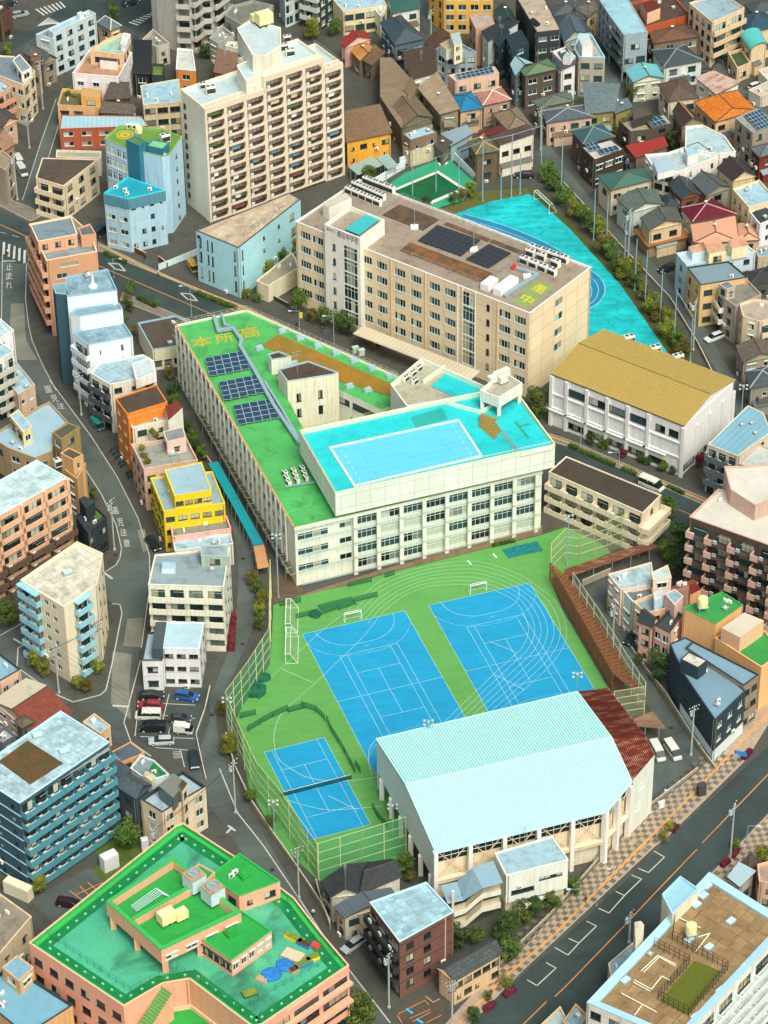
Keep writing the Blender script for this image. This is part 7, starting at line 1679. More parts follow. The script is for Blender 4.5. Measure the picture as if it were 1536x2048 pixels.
for a,b in (((-60,1440),(190,1290)),((150,1270),(500,1160)),((500,1160),(745,1400)),((500,1160),(280,1240))):
    p,q2=wp(*a,0),wp(*b,0);d=q2-p;mb.obox(((p.x+q2.x)/2,(p.y+q2.y)/2),d,d.length,.25,0,2.0,W('#c9dcd6','plain'))
mb.build('pool_wall',pl)
T(0,0,1)
CY=mat('court_cyan','#17c8d0','court','roof',var=.3,dark=.5,amt=1.0);CYB=mat('court_deep','#1588b3','court','roof',dark=.8,amt=.3)
f2=sheet('school_field',[(860,440),(915,424),(985,400),(1056,387),(1072,396),(1140,455),(1240,565),(1340,705),(1290,745),(1180,760),(1000,620),(900,520)],CY,.02)
mb=MB();o1=spline([(930,428),(1020,455),(1100,490),(1165,530),(1200,555),(1210,580),(1198,604),(1170,620),(1120,640)],6);i1=spline([(900,450),(1000,480),(1085,520),(1140,552),(1165,572),(1170,585),(1165,598),(1150,605),(1110,615)],6)
for k in range(len(o1)-1):mb.poly([wp(*o1[k],.026),wp(*i1[k],.026),wp(*i1[k+1],.026),wp(*o1[k+1],.026)],CYB)
mb.build('track',f2);mb=MB()
for q in (0,.33,.66,1):stripe_mb(mb,[(a[0]*(1-q)+b[0]*q,a[1]*(1-q)+b[1]*q) for a,b in zip(o1,i1)],.1,LINE,.032)
mb.build('track_lines',f2)
sheet('verge',[(1058,380),(1076,372),(1140,440),(1250,555),(1350,660),(1400,740),(1380,790),(1340,712),(1240,568),(1140,458),(1074,398)],RF('#4a5a2c','grass',c2='#5f5a35'),.03);sheet('verge',[(860,420),(940,385),(1055,375),(1060,388),(985,402),(915,426),(870,440)],RF('#5a6a34','grass',c2='#6a6038'),.03)

# ================================================================== TREES, HEDGES
ORD=['first','second','third','fourth','fifth','sixth','seventh','eighth','ninth','tenth','eleventh','twelfth','thirteenth','fourteenth','fifteenth','sixteenth','seventeenth','eighteenth','nineteenth','twentieth','twenty-first','twenty-second','twenty-third','twenty-fourth','twenty-fifth','twenty-sixth']
LEAF={'y':mat('leaf_yellowgreen','#566e22','leaf','roof',c2='#8c8f2c',rough=.6),'g':mat('leaf_green','#3d5a22','leaf','roof',c2='#5f7a2c',rough=.6),'d':mat('leaf_dark','#2c4520','leaf','roof',c2='#44602a',rough=.6),'r':mat('leaf_red','#5a1f2a','leaf','roof',c2='#7d2c3c',rough=.6),'o':mat('leaf_ochre','#565426','leaf','roof',c2='#7f7a2c',rough=.6)}
BARK=mat('bark','#5a4a3c','plain',var=.3)
_cr={}
def crown_mesh(kind,v):
    if (kind,v) in _cr:return _cr[(kind,v)]
    rr=random.Random(v*17+3);V=[];Fc=[]
    blobs=[]
    for i in range(16):
        a=rr.uniform(0,6.283);r=math.sqrt(rr.random())*.68;z=rr.uniform(-.55,.75);r*=math.sqrt(max(.15,1-z*z*.8))
        blobs.append((r*math.cos(a),r*math.sin(a),z,rr.uniform(.26,.44)))
    for b in blobs:
        for k in range(120):
            d=Vector((rr.gauss(0,1),rr.gauss(0,1),rr.gauss(0,1)+.25)).normalized();q=Vector(b[:3])+d*b[3]*rr.uniform(.72,1.08)
            n=(d+Vector((rr.uniform(-.7,.7),rr.uniform(-.7,.7),rr.uniform(-.2,.9)))).normalized();t=n.orthogonal().normalized();t.rotate(Matrix.Rotation(rr.uniform(0,6.28),3,n));u=n.cross(t)
            s=rr.uniform(.05,.10);i=len(V)
            V+=[q-t*s,q+u*s*.6,q+t*s,q-u*s*.6];Fc.append((i,i+1,i+2,i+3))
    me=bpy.data.meshes.new('crown');me.from_pydata([tuple(x) for x in V],[],Fc);me.materials.append(LEAF[kind]);autouv(me);_cr[(kind,v)]=me;return me
_tr={}
def trunk_mesh():
    if 't' in _tr:return _tr['t']
    mb=MB();mb.bar((0,0,0),(.02,.01,.55),.055,BARK,6,.04)
    for a in (0,2.1,4.2):mb.bar((.02,.01,.5),(.35*math.cos(a),.35*math.sin(a),.95),.035,BARK,5,.012)
    _tr['t']=mb.mesh('trunk');return _tr['t']
def tree(label,px,py,r,kind='g',h=None,zs=1.0,name='tree',cat='tree',group=None):
    """crown centre seen at (px, py); crown radius r, crown centre height h"""
    h=h if h is not None else r*1.25
    c=wp(px,py,h);o=thing(name,label,cat,(c.x,c.y,0),group)
    cr=obj('crown',crown_mesh(kind,random.randrange(4)),o,(c.x,c.y,h));cr.scale=(r,r*random.uniform(.88,1.1),r*zs);cr.rotation_euler=(0,0,random.uniform(0,6.28))
    tk=obj('trunk',trunk_mesh(),o,(c.x,c.y,0));tk.scale=(r*.8+.6,r*.8+.6,h*1.05)
    return o
def hedge(label,pts,w,h,kind,z0=.13,name='hedge'):
    P=[wp(x,y,z0+h*.7) for x,y in pts];rr=random.Random(label);V=[];Fc=[]
    for a,b in zip(P,P[1:]):
        d=b-a;L=d.length;t0=d/L;q=Vector((-t0.y,t0.x,0))
        for k in range(int(L*w*38)+20):
            e=rr.random();s=rr.uniform(.10,.2)
            if e<.5:p=a+t0*rr.uniform(0,L)+q*rr.uniform(-w/2,w/2)*1.0;p.z=z0+h*rr.uniform(.86,1.1);n=Vector((rr.uniform(-.6,.6),rr.uniform(-.6,.6),1))
            else:sd_=rr.choice((-1,1));p=a+t0*rr.uniform(0,L)+q*sd_*w/2*rr.uniform(.9,1.1);p.z=z0+h*rr.uniform(0,1);n=q*sd_+Vector((rr.uniform(-.5,.5),rr.uniform(-.5,.5),.4))
            n.normalize();t=n.orthogonal().normalized();t.rotate(Matrix.Rotation(rr.uniform(0,6.28),3,n));u=n.cross(t);i=len(V)
            V+=[tuple(p-t*s),tuple(p+u*s*.7),tuple(p+t*s),tuple(p-u*s*.7)];Fc.append((i,i+1,i+2,i+3))
    me=bpy.data.meshes.new('foliage');me.from_pydata(V,[],Fc);me.materials.append(LEAF[kind]);autouv(me)
    o=thing(name,label,'hedge',(P[0].x,P[0].y,z0));obj('foliage',me,o)
    mb=MB()
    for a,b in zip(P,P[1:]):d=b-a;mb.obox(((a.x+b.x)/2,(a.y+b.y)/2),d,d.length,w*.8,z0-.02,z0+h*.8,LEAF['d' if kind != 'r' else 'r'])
    mb.build('core',o);return o
T(0,0,1)
tree('tall dark round tree at the left corner of the peach school',598,600,2.3,'g',3.4);tree('small ochre tree between round trees before the peach school',622,630,1.5,'o',2);tree('round tree in front of the white school stair tower',648,633,2.0,'g',2.8);tree('round tree right of the white school stair tower',677,638,2.2,'g',3);tree('rightmost round tree in the row before the peach school',698,650,2.2,'d',2.8)
tree('yellow-green bush at the foot of the blue wedge office',494,585,1.3,'y',1.2,name='bush',cat='bush');tree('low green bush beside the bicycle garage gate',516,597,1.2,'g',1,name='bush',cat='bush')
tree('yellow-green shrub nearest the blue office on the garage bank',535,535,1.7,'y',2.5,name='bush',cat='bush');tree('middle green shrub on the garage bank',563,512,1.8,'g',2.6,name='bush',cat='bush');tree('upper yellow shrub between blue office and peach school',586,488,1.7,'y',2.6,name='bush',cat='bush')
tree('tall bushy tree at the right corner behind the pool deck',1072,808,2.8,'g',4.2,1.25);tree('slim street tree beside the stepped blue apartments',260,573,1.5,'g',3.2);tree('small street tree by the low brown roof',313,604,.9,'g',1.6)
vp=[(1097,345,'g'),(1110,362,'g'),(1128,392,'g'),(1150,415,'y'),(1168,428,'g'),(1180,445,'g'),(1196,455,'y'),(1206,487,'o'),(1222,500,'g'),(1238,525,'g'),(1250,540,'y'),(1270,530,'y'),(1272,558,'g'),(1290,583,'o'),(1304,606,'y'),(1318,625,'o'),(1335,630,'y'),(1334,655,'y'),(1356,675,'g'),(1368,697,'o')]
for i,(a,b,k) in enumerate(vp):tree(f'{ORD[i]} bushy tree from the top along the cyan field fence',a,b,random.uniform(1.9,2.5),k,2.4,group='trees along the cyan school field')
for lb,a,b,r,k in (('dark green shrub beside the pool wall under the net poles',852,402,1.5,'d'),('round shrub at the pool corner',738,348,1.9,'g'),('low shrub right of the green pool',905,395,1.4,'g'),('bright shrub at the far end of the green pool',944,378,1.8,'y'),('ochre shrub between pool and cyan field',925,388,1.5,'o'),('small tree between the alley houses and the turquoise roof',1262,182,2.0,'g'),('dark tree behind the white stepped row',1343,280,1.9,'d'),('yellowish shrub beside the charcoal flat house',1227,257,1.4,'y'),('round tree left of the big grey post at the top',624,58,2.5,'y'),('round tree in front of the dark slate block',669,52,2.2,'g'),('tall dark conifer behind the tall slab',411,100,2.0,'d'),('roadside tree at the top junction',227,22,2.0,'g'),('round street tree at the top left corner',15,99,1.6,'y')):
    tree(lb,a,b,r,k)
for lb,a,b,r,k in (('large garden tree left of the brown apartments',1363,1072,3.2,'d'),('tall tree behind the gallery apartments stair',1334,1018,2.4,'g'),('lower garden tree beside the brown apartments',1355,1125,2.6,'d'),('shrub below the gallery apartments',1335,1100,2.0,'g'),('big tree beside the navy wedge building',1322,1328,2.9,'d'),('yellow shrub in the alley by the pink house',1222,1215,1.2,'y'),('shrub at the foot of the salmon alley houses',1280,1318,1.1,'g')):
    tree(lb,a,b,r,k)
for i,(a,b,r,k) in enumerate(((183,878,1.4,'d'),(211,886,1.5,'g'),(247,906,1.1,'r'),(280,914,1.2,'d'),(297,921,1.2,'d'),(327,933,1.3,'g'),(345,940,1.1,'d'))):tree(f'{ORD[i]} clipped shrub from the left along the white gymnasium front',1000+a,b,r,k,r*.8,name='bush',cat='bush',group='clipped shrubs along the gymnasium')
tree('dark red shrub at the corner of the white gymnasium',1397,918,1.6,'r',1.5,name='bush',cat='bush')
for lb,a,b,r,k in (('yellow-green bamboo clump left of the beige apartments',66,1320,1.7,'y'),('second yellow clump beside the beige apartments',86,1336,1.6,'y'),('yellow clump at the front corner of the beige apartments',158,1366,1.5,'y'),('low ochre clump at the paved tip of the beige apartments',172,1372,1.3,'o'),('yellow clump under the right balconies of the beige apartments',194,1330,1.4,'y'),('green tree at the left edge below the salmon apartments',12,1228,2.6,'g'),('round dark tree between the teal apartments and cream house',258,1667,2.8,'g'),('small yellow tree at the corner of the teal apartments',76,1768,1.7,'y'),('shrub by the dark house on the curved street',186,988,1.2,'g'),('bright yellow-green tree outside the left court net',459,1490,2.0,'y'),('ochre shrub above the bright tree by the court net',446,1415,1.6,'o'),('small shrub outside the court net on the lane',503,1592,1.3,'g'),('second small shrub outside the court net on the lane',540,1642,1.3,'g'),('large round tree at the bottom edge beside the salmon building',718,2030,3.6,'g'),('round tree between net and gymnasium wall',806,1726,2.0,'g'),('low brown-green shrub against the gymnasium wall',820,1752,1.1,'o')):
    tree(lb,a,b,r,k)
for i,(a,b,r,k) in enumerate(((922,1872,2.2,'d'),(955,1870,1.8,'g'),(1010,1850,2.3,'d'),(1020,1895,2.6,'g'),(1042,1826,2.2,'g'),(1072,1815,1.9,'d'),(1000,1872,1.8,'d'),(1105,1800,1.8,'g'),(1150,1770,1.6,'g'))):tree(f'{ORD[i]} overgrown shrub from the left below the gymnasium stair',a,b,r,k,group='overgrown shrubs below the gymnasium',name='bush',cat='bush')
for lb,a,b,r,k in (('street tree on the chequered pavement by the old house',1012,1962,1.3,'y'),('slim street tree beside the red hedge',976,1990,1.0,'g'),('dark street shrub at the bottom of the pavement',950,2030,1.6,'d'),('tall shrub with pointed leaves by the gymnasium pavement',1338,1652,1.0,'y'),('ochre shrub at the kerb of the chequered pavement',1328,1672,1.2,'o'),('small palm-like tree across the main road',1470,1688,1.0,'g'),('clipped green tree across the main road at the edge',1530,1712,2.0,'y')):
    tree(lb,a,b,r,k)
for i,(a,b,k) in enumerate(((505,1155,'o'),(515,1172,'g'),(521,1196,'y'),(519,1220,'y'),(518,1245,'g'),(348,775,'d'),(352,800,'g'),(374,850,'d'),(386,872,'g'),(392,890,'d'),(404,905,'g'),(338,745,'o'))):tree(f'{ORD[i]} climbing shrub along the lane wall west of the school',a,b,1.5,k,1.8,group='shrubs along the school lane',name='bush',cat='bush')
for i,(a,b,r,k) in enumerate(((247,640,1.2,'g'),(258,612,1.1,'d'),(265,660,1.2,'o'),(252,598,1.0,'g'))):tree(f'{ORD[i]} garden shrub beside the stepped blue apartments',a,b,r,k,name='bush',cat='bush')
for i,(a,b,k,z) in enumerate(((305,862,'y',10.3),(312,870,'o',10),(283,895,'y',9.8),(288,910,'y',9.8),(296,922,'o',9.7),(142,178,'g',5.8),(135,186,'g',5.8),(150,190,'y',5.6))):
    p=wp(a,b,z);o=thing('potted_plant',f'{ORD[i]} bushy potted plant on a roof garden of the left rows','plant',(p.x,p.y,z-.5));c=obj('foliage',crown_mesh(k,i % 4),o,(p.x,p.y,z));c.scale=(.9,.9,.6);m=MB();m.lathe((p.x,p.y,z-.75),[(.28,0),(.4,.5)],W('#8c5a43','plain'),8);m.build('pot',o)
HG=hedge('clipped hedge on the pavement before the blue wedge office',[(393,583),(472,614)],1.0,.8,'g');hedge('clipped hedge beside the blue office block entrance',[(208,503),(252,523)],.9,.8,'g');hedge('hedge on the near pavement by the low brown roof',[(275,593),(310,610)],.9,.8,'d')
hedge('short first hedge on the pavement by the white gymnasium',[(1139,888),(1157,896)],.9,.8,'d');hedge('long middle hedge on the pavement by the white gymnasium',[(1161,898),(1230,928)],.9,.8,'g');hedge('third hedge on the pavement near the white minibus',[(1245,934),(1272,946)],.9,.8,'g');hedge('last hedge on the pavement beyond the white minibus',[(1336,970),(1368,985)],.8,.7,'d')
hedge('dark red hedge wall along the grey apartments',[(466,1226),(462,1294)],1.2,1.6,'r',0);hedge('magenta hedge at the kerb by the old slate house',[(1008,1990),(1030,1975)],1.0,.7,'r');hedge('magenta hedge lower on the chequered pavement',[(968,2018),(990,2003)],1.0,.7,'r');hedge('magenta hedge by the gymnasium bus shelter',[(1344,1660),(1354,1648)],1.1,.8,'r');hedge('magenta hedge across the main road',[(1444,1730),(1458,1716)],1.0,.8,'r');hedge('second magenta hedge across the main road',[(1464,1712),(1476,1696)],1.0,.8,'r');hedge('dark red hedge by the blue banner on the pavement',[(1486,1515),(1502,1498)],1.0,.8,'r')
hedge('low green hedge at the school south wall base',[(1030,1080),(985,1090)],.8,.5,'d',0)

# ================================================================== SPORTS GROUND FURNITURE
NETG=mat('net_green','#4f9a6e','plain',alpha=.42,var=0);NETL=mat('net_pale','#9fb08f','plain',alpha=.22,var=0);NETD=mat('net_dark_green','#14633f','plain',alpha=.62,var=0)
PST=mat('post_cream','#cbc08f','plain');STEEL=mat('steel_blue','#7f96a3','plain');RST=mat('rust_steel','#8a5a3a','plain',var=.35)
def fence(label,pts,h,net,post,step=3.0,rails=4,r=.07,name='net_fence',netname='net'):
    P=[wp(x,y,0) for x,y in pts];o=thing(name,label,'fence',P[0]);pm_=MB();pm_.bar((0,0,0),(0,0,h),r,post,6);pme=pm_.mesh('post');up=Vector((0,0,1))
    for a,b in zip(P,P[1:]):
        L=(b-a).length;n=max(1,round(L/step));nb=MB();nb.poly([a+up*.1,b+up*.1,b+up*h,a+up*h],net);nb.build(netname,o);rb=MB()
        for i in range(n+1):q=a.lerp(b,i/n);obj('post',pme,o,(q.x,q.y,0))
        for k in range(1,rails+1):rb.bar(a+up*h*k/rails,b+up*h*k/rails,r*.6,post)
        rb.build('rail',o)
    return o
fence('tall pale net fence along the west lane above the field',[(543,1196),(541,1327)],9,NETL,PST,6)
fence('tall green net fence bending round the lower left field',[(541,1327),(500,1392),(454,1455),(477,1512),(515,1595),(562,1652),(598,1705),(636.5,1759.6)],8.2,NETG,PST,3.4)
fence('tall green net fence below the tennis court',[(638,1760),(725,1733),(812,1706)],8.2,NETG,PST,3.4)
fence('rusty posted net fence along the back alley',[(1144,1208),(1200,1290),(1250,1372),(1288,1429)],7.4,NETL,PST,3.2)
fence('cream posted cage net behind the field corner',[(1158,1124),(1187,1114),(1214,1106),(1242,1096),(1263,1086)],7.6,NETL,PST,3.6)
fence('cream posted cage net across the top right field corner',[(1101,1150),(1130,1120),(1158,1124)],7.4,NETL,PST,4)
fence('cream posted net beside the rusty gymnasium roof',[(1226,1440),(1288,1430)],6.6,NETL,PST,4)

T(1136,1140)
pg=thing('lattice_pergola','long rusty lattice pergola between the field and the back alley','pergola',wp(200,600,0))
Ain,Bin=wp(-140,80,0),wp(345,935,0);Aout,Bout=wp(20,220,0),wp(600,1130,0);up=Vector((0,0,1));n=34;zt=4.2
lm=MB()
for i in range(n+1):
    s=i/n;p,q=Ain.lerp(Bin,s),Aout.lerp(Bout,s)
    lm.bar(p+up*zt,q+up*(zt-.1),.07,RST);
    if i % 3 == 0:
        m=MB();m.bar(p,p+up*zt,.1,RST,5);m.build('post',pg);m=MB();m.bar(q,q+up*zt,.1,RST,5);m.build('post',pg)
for k in range(9):s=k/8;lm.bar(Ain.lerp(Aout,s)+up*(zt+.06),Bin.lerp(Bout,s)+up*(zt+.06),.06,RST)
lm.build('roof_lattice',pg);lm=MB()
for k in range(7):z=.3+k*.62;lm.bar(Ain+up*z,Bin+up*z,.07,RST)
for i in range(n):s,s2=i/n,(i+1)/n;lm.bar(Ain.lerp(Bin,s),Ain.lerp(Bin,s2)+up*zt,.06,RST);lm.bar(Ain.lerp(Bin,s)+up*zt,Ain.lerp(Bin,s2),.06,RST)
lm.build('side_lattice',pg)
mb=MB();mb.poly([Ain+up*.03,Bin+up*.03,Bout+up*.03,Aout+up*.03],RF('#6a5442','conc'));mb.build('floor',pg)
mb=MB();mb.poly([Ain+up*(zt-.2),Bin+up*(zt-.2),Bout+up*(zt-.3),Aout+up*(zt-.3)],mat('slat_rust','#7d5a42','plain','roof',alpha=.45,var=.3));mb.build('slat_roof',pg)
T(1136,760)
canopy('narrow rust-brown corrugated walkway roof behind the field',((-30,1452),(-20,1520),(698,1278),(612,1245)),3.0,ML('#7a4a35',rust='#a8826a',amt=.7,pitch=.5),'walkway_roof','canopy',5)
T(1136,1140);canopy('short rusty canopy end near the white vans',((500,1140),(540,1200),(755,1215),(650,1085)),3.2,ML('#8a6a52',rust='#b09a80',amt=.6,pitch=.4),'walkway_roof','canopy',2)

def goal(label,a,b,h=2.0,d=1.1,m=None,net=None):
    A_,B2=wp(*a,0),wp(*b,0);t=(B2-A_).normalized();back=Vector((-t.y,t.x,0));up=Vector((0,0,1));o=thing('goal',label,'goal',A_);m=m or mat('goal_white','#dcdcd2','plain');f=MB()
    for p in (A_,B2):f.bar(p,p+up*h,.07,m);f.bar(p+up*h,p+back*d*.4+up*h,.05,m);f.bar(p+back*d*.4+up*h,p+back*d,.05,m);f.bar(p,p+back*d,.05,m)
    f.bar(A_+up*h,B2+up*h,.07,m);f.bar(A_+back*d,B2+back*d,.05,m);f.bar(A_+back*d*.4+up*h,B2+back*d*.4+up*h,.05,m);f.build('frame',o)
    nt=MB();nt.poly([A_+back*d,B2+back*d,B2+back*d*.4+up*h,A_+back*d*.4+up*h],NETL);nt.poly([A_+back*d*.4+up*h,B2+back*d*.4+up*h,B2+up*h,A_+up*h],NETL);nt.build('net',o)
T(0,0,1)
goal('white handball goal at the head of the left blue court',(690,1246),(723,1239));goal('white handball goal at the head of the right blue court',(941,1189),(973,1182))
goal('white frame goal against the west fence, upper one',(573,1216),(571,1266),2.2,2.2);goal('white frame goal against the west fence, lower one',(573,1273),(571,1327),2.2,2.2)
goal('white football goal at the far tip of the cyan field',(1068,400),(1098,428),2.4,2.0)

def screen(label,a,b,h=1.3):
    A_,B2=wp(*a,0),wp(*b,0);up=Vector((0,0,1));o=thing('net_screen',label,'net screen',A_,'green net screens on the field');m=mat('screen_steel','#1d4a3a','plain');f=MB();t=(B2-A_).normalized();q=Vector((-t.y,t.x,0))*.5
    for p in (A_,B2):f.bar(p,p+up*h,.04,m);f.bar(p-q,p+q,.04,m)
    f.bar(A_+up*h,B2+up*h,.04,m);f.bar(A_+up*.1,B2+up*.1,.04,m);f.build('frame',o);nn=MB();nn.poly([A_+up*.1,B2+up*.1,B2+up*h,A_+up*h],NETD);nn.build('net',o)
T(380,1140)
ss=[((385,1140),(505,1112)),((445,1240),(540,1185)),((540,1182),(640,1128)),((640,1128),(750,1080)),((755,1095),(878,1065)),((855,1050),(965,1085)),((965,1085),(1035,1152)),((1048,1155),(1085,1240)),((1085,1240),(1135,1318)),((1135,1318),(1185,1402)),((1185,1402),(1230,1490)),((1230,1490),(1268,1560)),((1270,1500),(1308,1560)),((1400,1830),(1440,1900)),((1440,1900),(1520,1990))]
for i,(a,b) in enumerate(ss):screen(f'{ORD[i]} dark green net screen from the left around the tennis court',a,b)
for i,(a,b) in enumerate((((690,280),(850,248)),((815,375),(985,335)),((1215,130),(1395,90)),((1255,250),(1440,205)),((1500,60),(1570,40)))):screen(f'{ORD[i]} net screen from the left below the school front',a,b,1.2)
for lb,q in (('flat dark green net frame lying below the school, left one',((985,270),(1100,235),(1145,290),(1030,328))),('flat dark green net frame lying below the school, right one',((1115,235),(1235,205),(1278,255),(1148,297)))):
    P=[wp(a,b,.5) for a,b in q];o=thing('lying_net',lb,'net',(P[0].x,P[0].y,0));m=MB()
    for a,b in zip(P,P[1:]+P[:1]):m.bar(a,b,.04,mat('screen_steel','#1d4a3a','plain'));m.bar(a,(a.x,a.y,.02),.04,mat('screen_steel','#1d4a3a','plain'))
    m.build('frame',o);m=MB();m.poly(P,NETD);m.build('net',o)
def heap(label,px,py,r0,hh,m,cat,name,sx=1.0,seed=1):
    p=wp(px,py,0);mb=MB();N=16;rr=random.Random(seed);rg=[]
    for (r,z) in ((1,.02),(.88,.5),(.6,.85),(.25,1.0)):rg.append([(p.x+r0*sx*r*rr.uniform(.8,1.15)*math.cos(2*math.pi*k/N),p.y+r0*r*rr.uniform(.8,1.15)*math.sin(2*math.pi*k/N),.03+hh*z*rr.uniform(.7,1.15)) for k in range(N)])
    for j in range(3):
        for k in range(N):mb.poly([rg[j][k],rg[j][(k+1) % N],rg[j+1][(k+1) % N],rg[j+1][k]],m)
    mb.poly(rg[3],m);return tag(mb.build(name),label,cat)
TPG=mat('tarp_green','#17664c','conc','roof',dark=.6);heap('large heap of dark green netting by the left fence',505,935,2.0,1.6,TPG,'netting','net_heap',1.0,3);heap('smaller heap of dark green netting above the large one',558,830,1.3,.9,TPG,'netting','net_heap',1.3,4);heap('small round green covered object below the school',965,345,1.1,.9,TPG,'cover','covered_object',1.1,5)
T(760,760)
mb=MB();nx,ny=16,6;cs=[wp(a,b,.05) for a,b in ((935,1300),(1205,1240),(1250,1310),(985,1370))];rr=random.Random(9);gr=[[(cs[0].lerp(cs[1],i/nx)).lerp(cs[3].lerp(cs[2],i/nx),j/ny)+Vector((rr.uniform(-.12,.12),rr.uniform(-.12,.12),rr.uniform(0,.22))) for i in range(nx+1)] for j in range(ny+1)]
for j in range(ny):
    for i in range(nx):mb.poly([gr[j+1][i],gr[j+1][i+1],gr[j][i+1],gr[j][i]],mat('tarp_teal','#0f7f84','conc','roof',dark=.7))
tag(mb.build('tarpaulin'),'crumpled teal tarpaulin spread on the green field','tarpaulin')

o=thing('tennis_net','dark tennis net across the lower blue court','tennis net',TC(TW/2,11.9));m=MB();a,b=TC(-.8,11.9),TC(TW+.8,11.9);up=Vector((0,0,1));m.poly([a+up*.05,b+up*.05,b+up*1.05,a+up*1.05],mat('net_black','#173a3a','plain',alpha=.75,var=0));m.build('net',o);m=MB();m.bar(a,a+up*1.15,.05,FRD);m.build('post',o);m=MB();m.bar(b,b+up*1.15,.05,FRD);m.build('post',o);m=MB();m.bar(a+up*1.05,b+up*1.05,.04,FRW);m.build('band',o)

T(0,0,1)
sheet('earth_strip',[(606,1188),(760,1140),(900,1100),(1085,1050),(1084,1068),(900,1114),(762,1148),(700,1168),(606,1192)],RF('#8a7257','conc',dark=.6),.03)
sheet('earth_strip',[(546,1150),(606,1150),(606,1190),(547,1208)],RF('#6d5a48','conc',dark=.6),.025)
sheet('school_yard',[(1084,1050),(1132,1036),(1180,1050),(1240,1090),(1200,1085),(1132,1055),(1085,1068)],RF('#5c564c','conc'),.015)

# ================================================================== POLES, LAMPS, WIRES
def pole_thing(label,x,ytop,ybase,m,r=.14,name='net_pole',cat='pole',group=None,xt=None):
    h=hdrop(x,ytop,ybase-ytop);p=wp(x,ybase,0);o=thing(name,label,cat,p,group);mb=MB();mb.bar(p,p+Vector((0,0,h)),r,m,8,r*.75);mb.build('shaft',o);mb=MB();mb.bar(p,p+Vector((0,0,.35)),r*1.7,m,8);mb.build('base',o);return o,p,h
np_=[]
T(760,0);L1_=[(48,1330,1450),(250,1260,1515),(430,1205,1490),(605,1150,1545),(787,1080,1545),(928,1330,1530),(1008,1030,1515),(1075,1180,1490),(1235,960,1385),(1390,1070,1540)]
ii=0
for a,b,c in L1_:o,p,h=pole_thing(f'{ORD[ii]} steel net pole from the left around the cyan school field',a,b,c,STEEL,group='net poles of the cyan field');np_.append((p,h));ii+=1
T(1136,380)
for a,b,c in ((196,0,388),(292,50,475),(432,228,572),(512,380,772),(590,465,882),(705,610,1035),(812,770,1195),(938,970,1322)):o,p,h=pole_thing(f'{ORD[ii]} steel net pole from the left around the cyan school field',a,b,c,STEEL,group='net poles of the cyan field');np_.append((p,h));ii+=1
for (i,j) in ((0,1),(1,2),(2,3),(3,4),(4,6),(6,8),(8,9),(16,17)):
    mb=MB();mb.bar(np_[i][0]+Vector((0,0,np_[i][1]-.2)),np_[j][0]+Vector((0,0,np_[j][1]-.2)),.07,STEEL);o=mb.build('net_beam');tag(o,f'{ORD[i]} thin horizontal beam linking net poles of the cyan field','beam','net pole beams')
fence('low green net around the cyan field edge',[(0,0),(0,0)],1,NETL,PST) if False else None
T(0,0,1)
def flood(label,x,yt,yb,hh=None):
    o,p,h=pole_thing(label,x,yt,yb,STEEL,.12,'floodlight','floodlight') if hh is None else (None,None,None)
    mb=MB();c=p+Vector((0,0,h));mb.bar(c+Vector((-.8,0,0)),c+Vector((.8,0,0)),.06,STEEL);mb.bar(c+Vector((-.8,0,-.9)),c+Vector((.8,0,-.9)),.06,STEEL);mb.build('crossarm',o)
    for dx,dz in ((-.7,0),(.7,0),(-.7,-.9),(.7,-.9),(0,-.3)):
        mb=MB();q=c+Vector((dx,-.25,dz));mb.lathe(q,[(.1,-.15),(.22,0),(.25,.18),(.14,.24)],mat('lamp_housing','#a5acab','plain'),10);mb.build('lamp_head',o)
flood('cluster floodlight rising behind the gymnasium ridge, left one',857,1440,1560);flood('cluster floodlight above the right blue court by the gymnasium',1150,1345,1470);flood('tall floodlight at the south-west corner of the school',557,1068,1195);flood('lattice floodlight mast at the upper right field corner',1134,1030,1130);flood('floodlight standing against the gymnasium side wall',786,1608,1680);flood('floodlight with many lamps beside the gold-roofed gymnasium',1481,770,850);flood('small lamp cluster on the left court fence',457,1395,1460);flood('lamp cluster on the lane-side fence above the cabinet',549,1600,1672)
GPL=mat('pole_concrete','#9aa09b','plain',var=.1);TRF=mat('transformer_grey','#a9b9c2','plain')
ups=[]
def upole(label,x,yt,yb):
    o,p,h=pole_thing(label,x,yt,yb,GPL,.17,'utility_pole','utility pole','utility poles of the streets')
    mb=MB();c=p+Vector((0,0,h));an=random.uniform(.3,1.2);d=Vector((math.cos(an),math.sin(an),0))
    for dz,l in ((-.3,1.1),(-1.1,.9),(-2.4,.7)):mb.bar(c-d*l+Vector((0,0,dz)),c+d*l+Vector((0,0,dz)),.06,FRD)
    mb.build('crossarm',o);ib=MB()
    for dz,l in ((-.3,1.0),(-1.1,.8)):
        for s in (-1,-.4,.4,1):q=c+d*l*s+Vector((0,0,dz));ib.lathe(q,[(.07,0),(.1,.12),(.05,.25)],FRW,6)
    ib.build('insulators',o);tb=MB();q=c+Vector((-d.y,d.x,0))*.55+Vector((0,0,-2.6));tb.lathe(q,[(.32,0),(.36,.1),(.36,.9),(.3,1.0),(.1,1.1)],TRF,10);tb.build('transformer',o);ups.append((label,p,h,d));return o
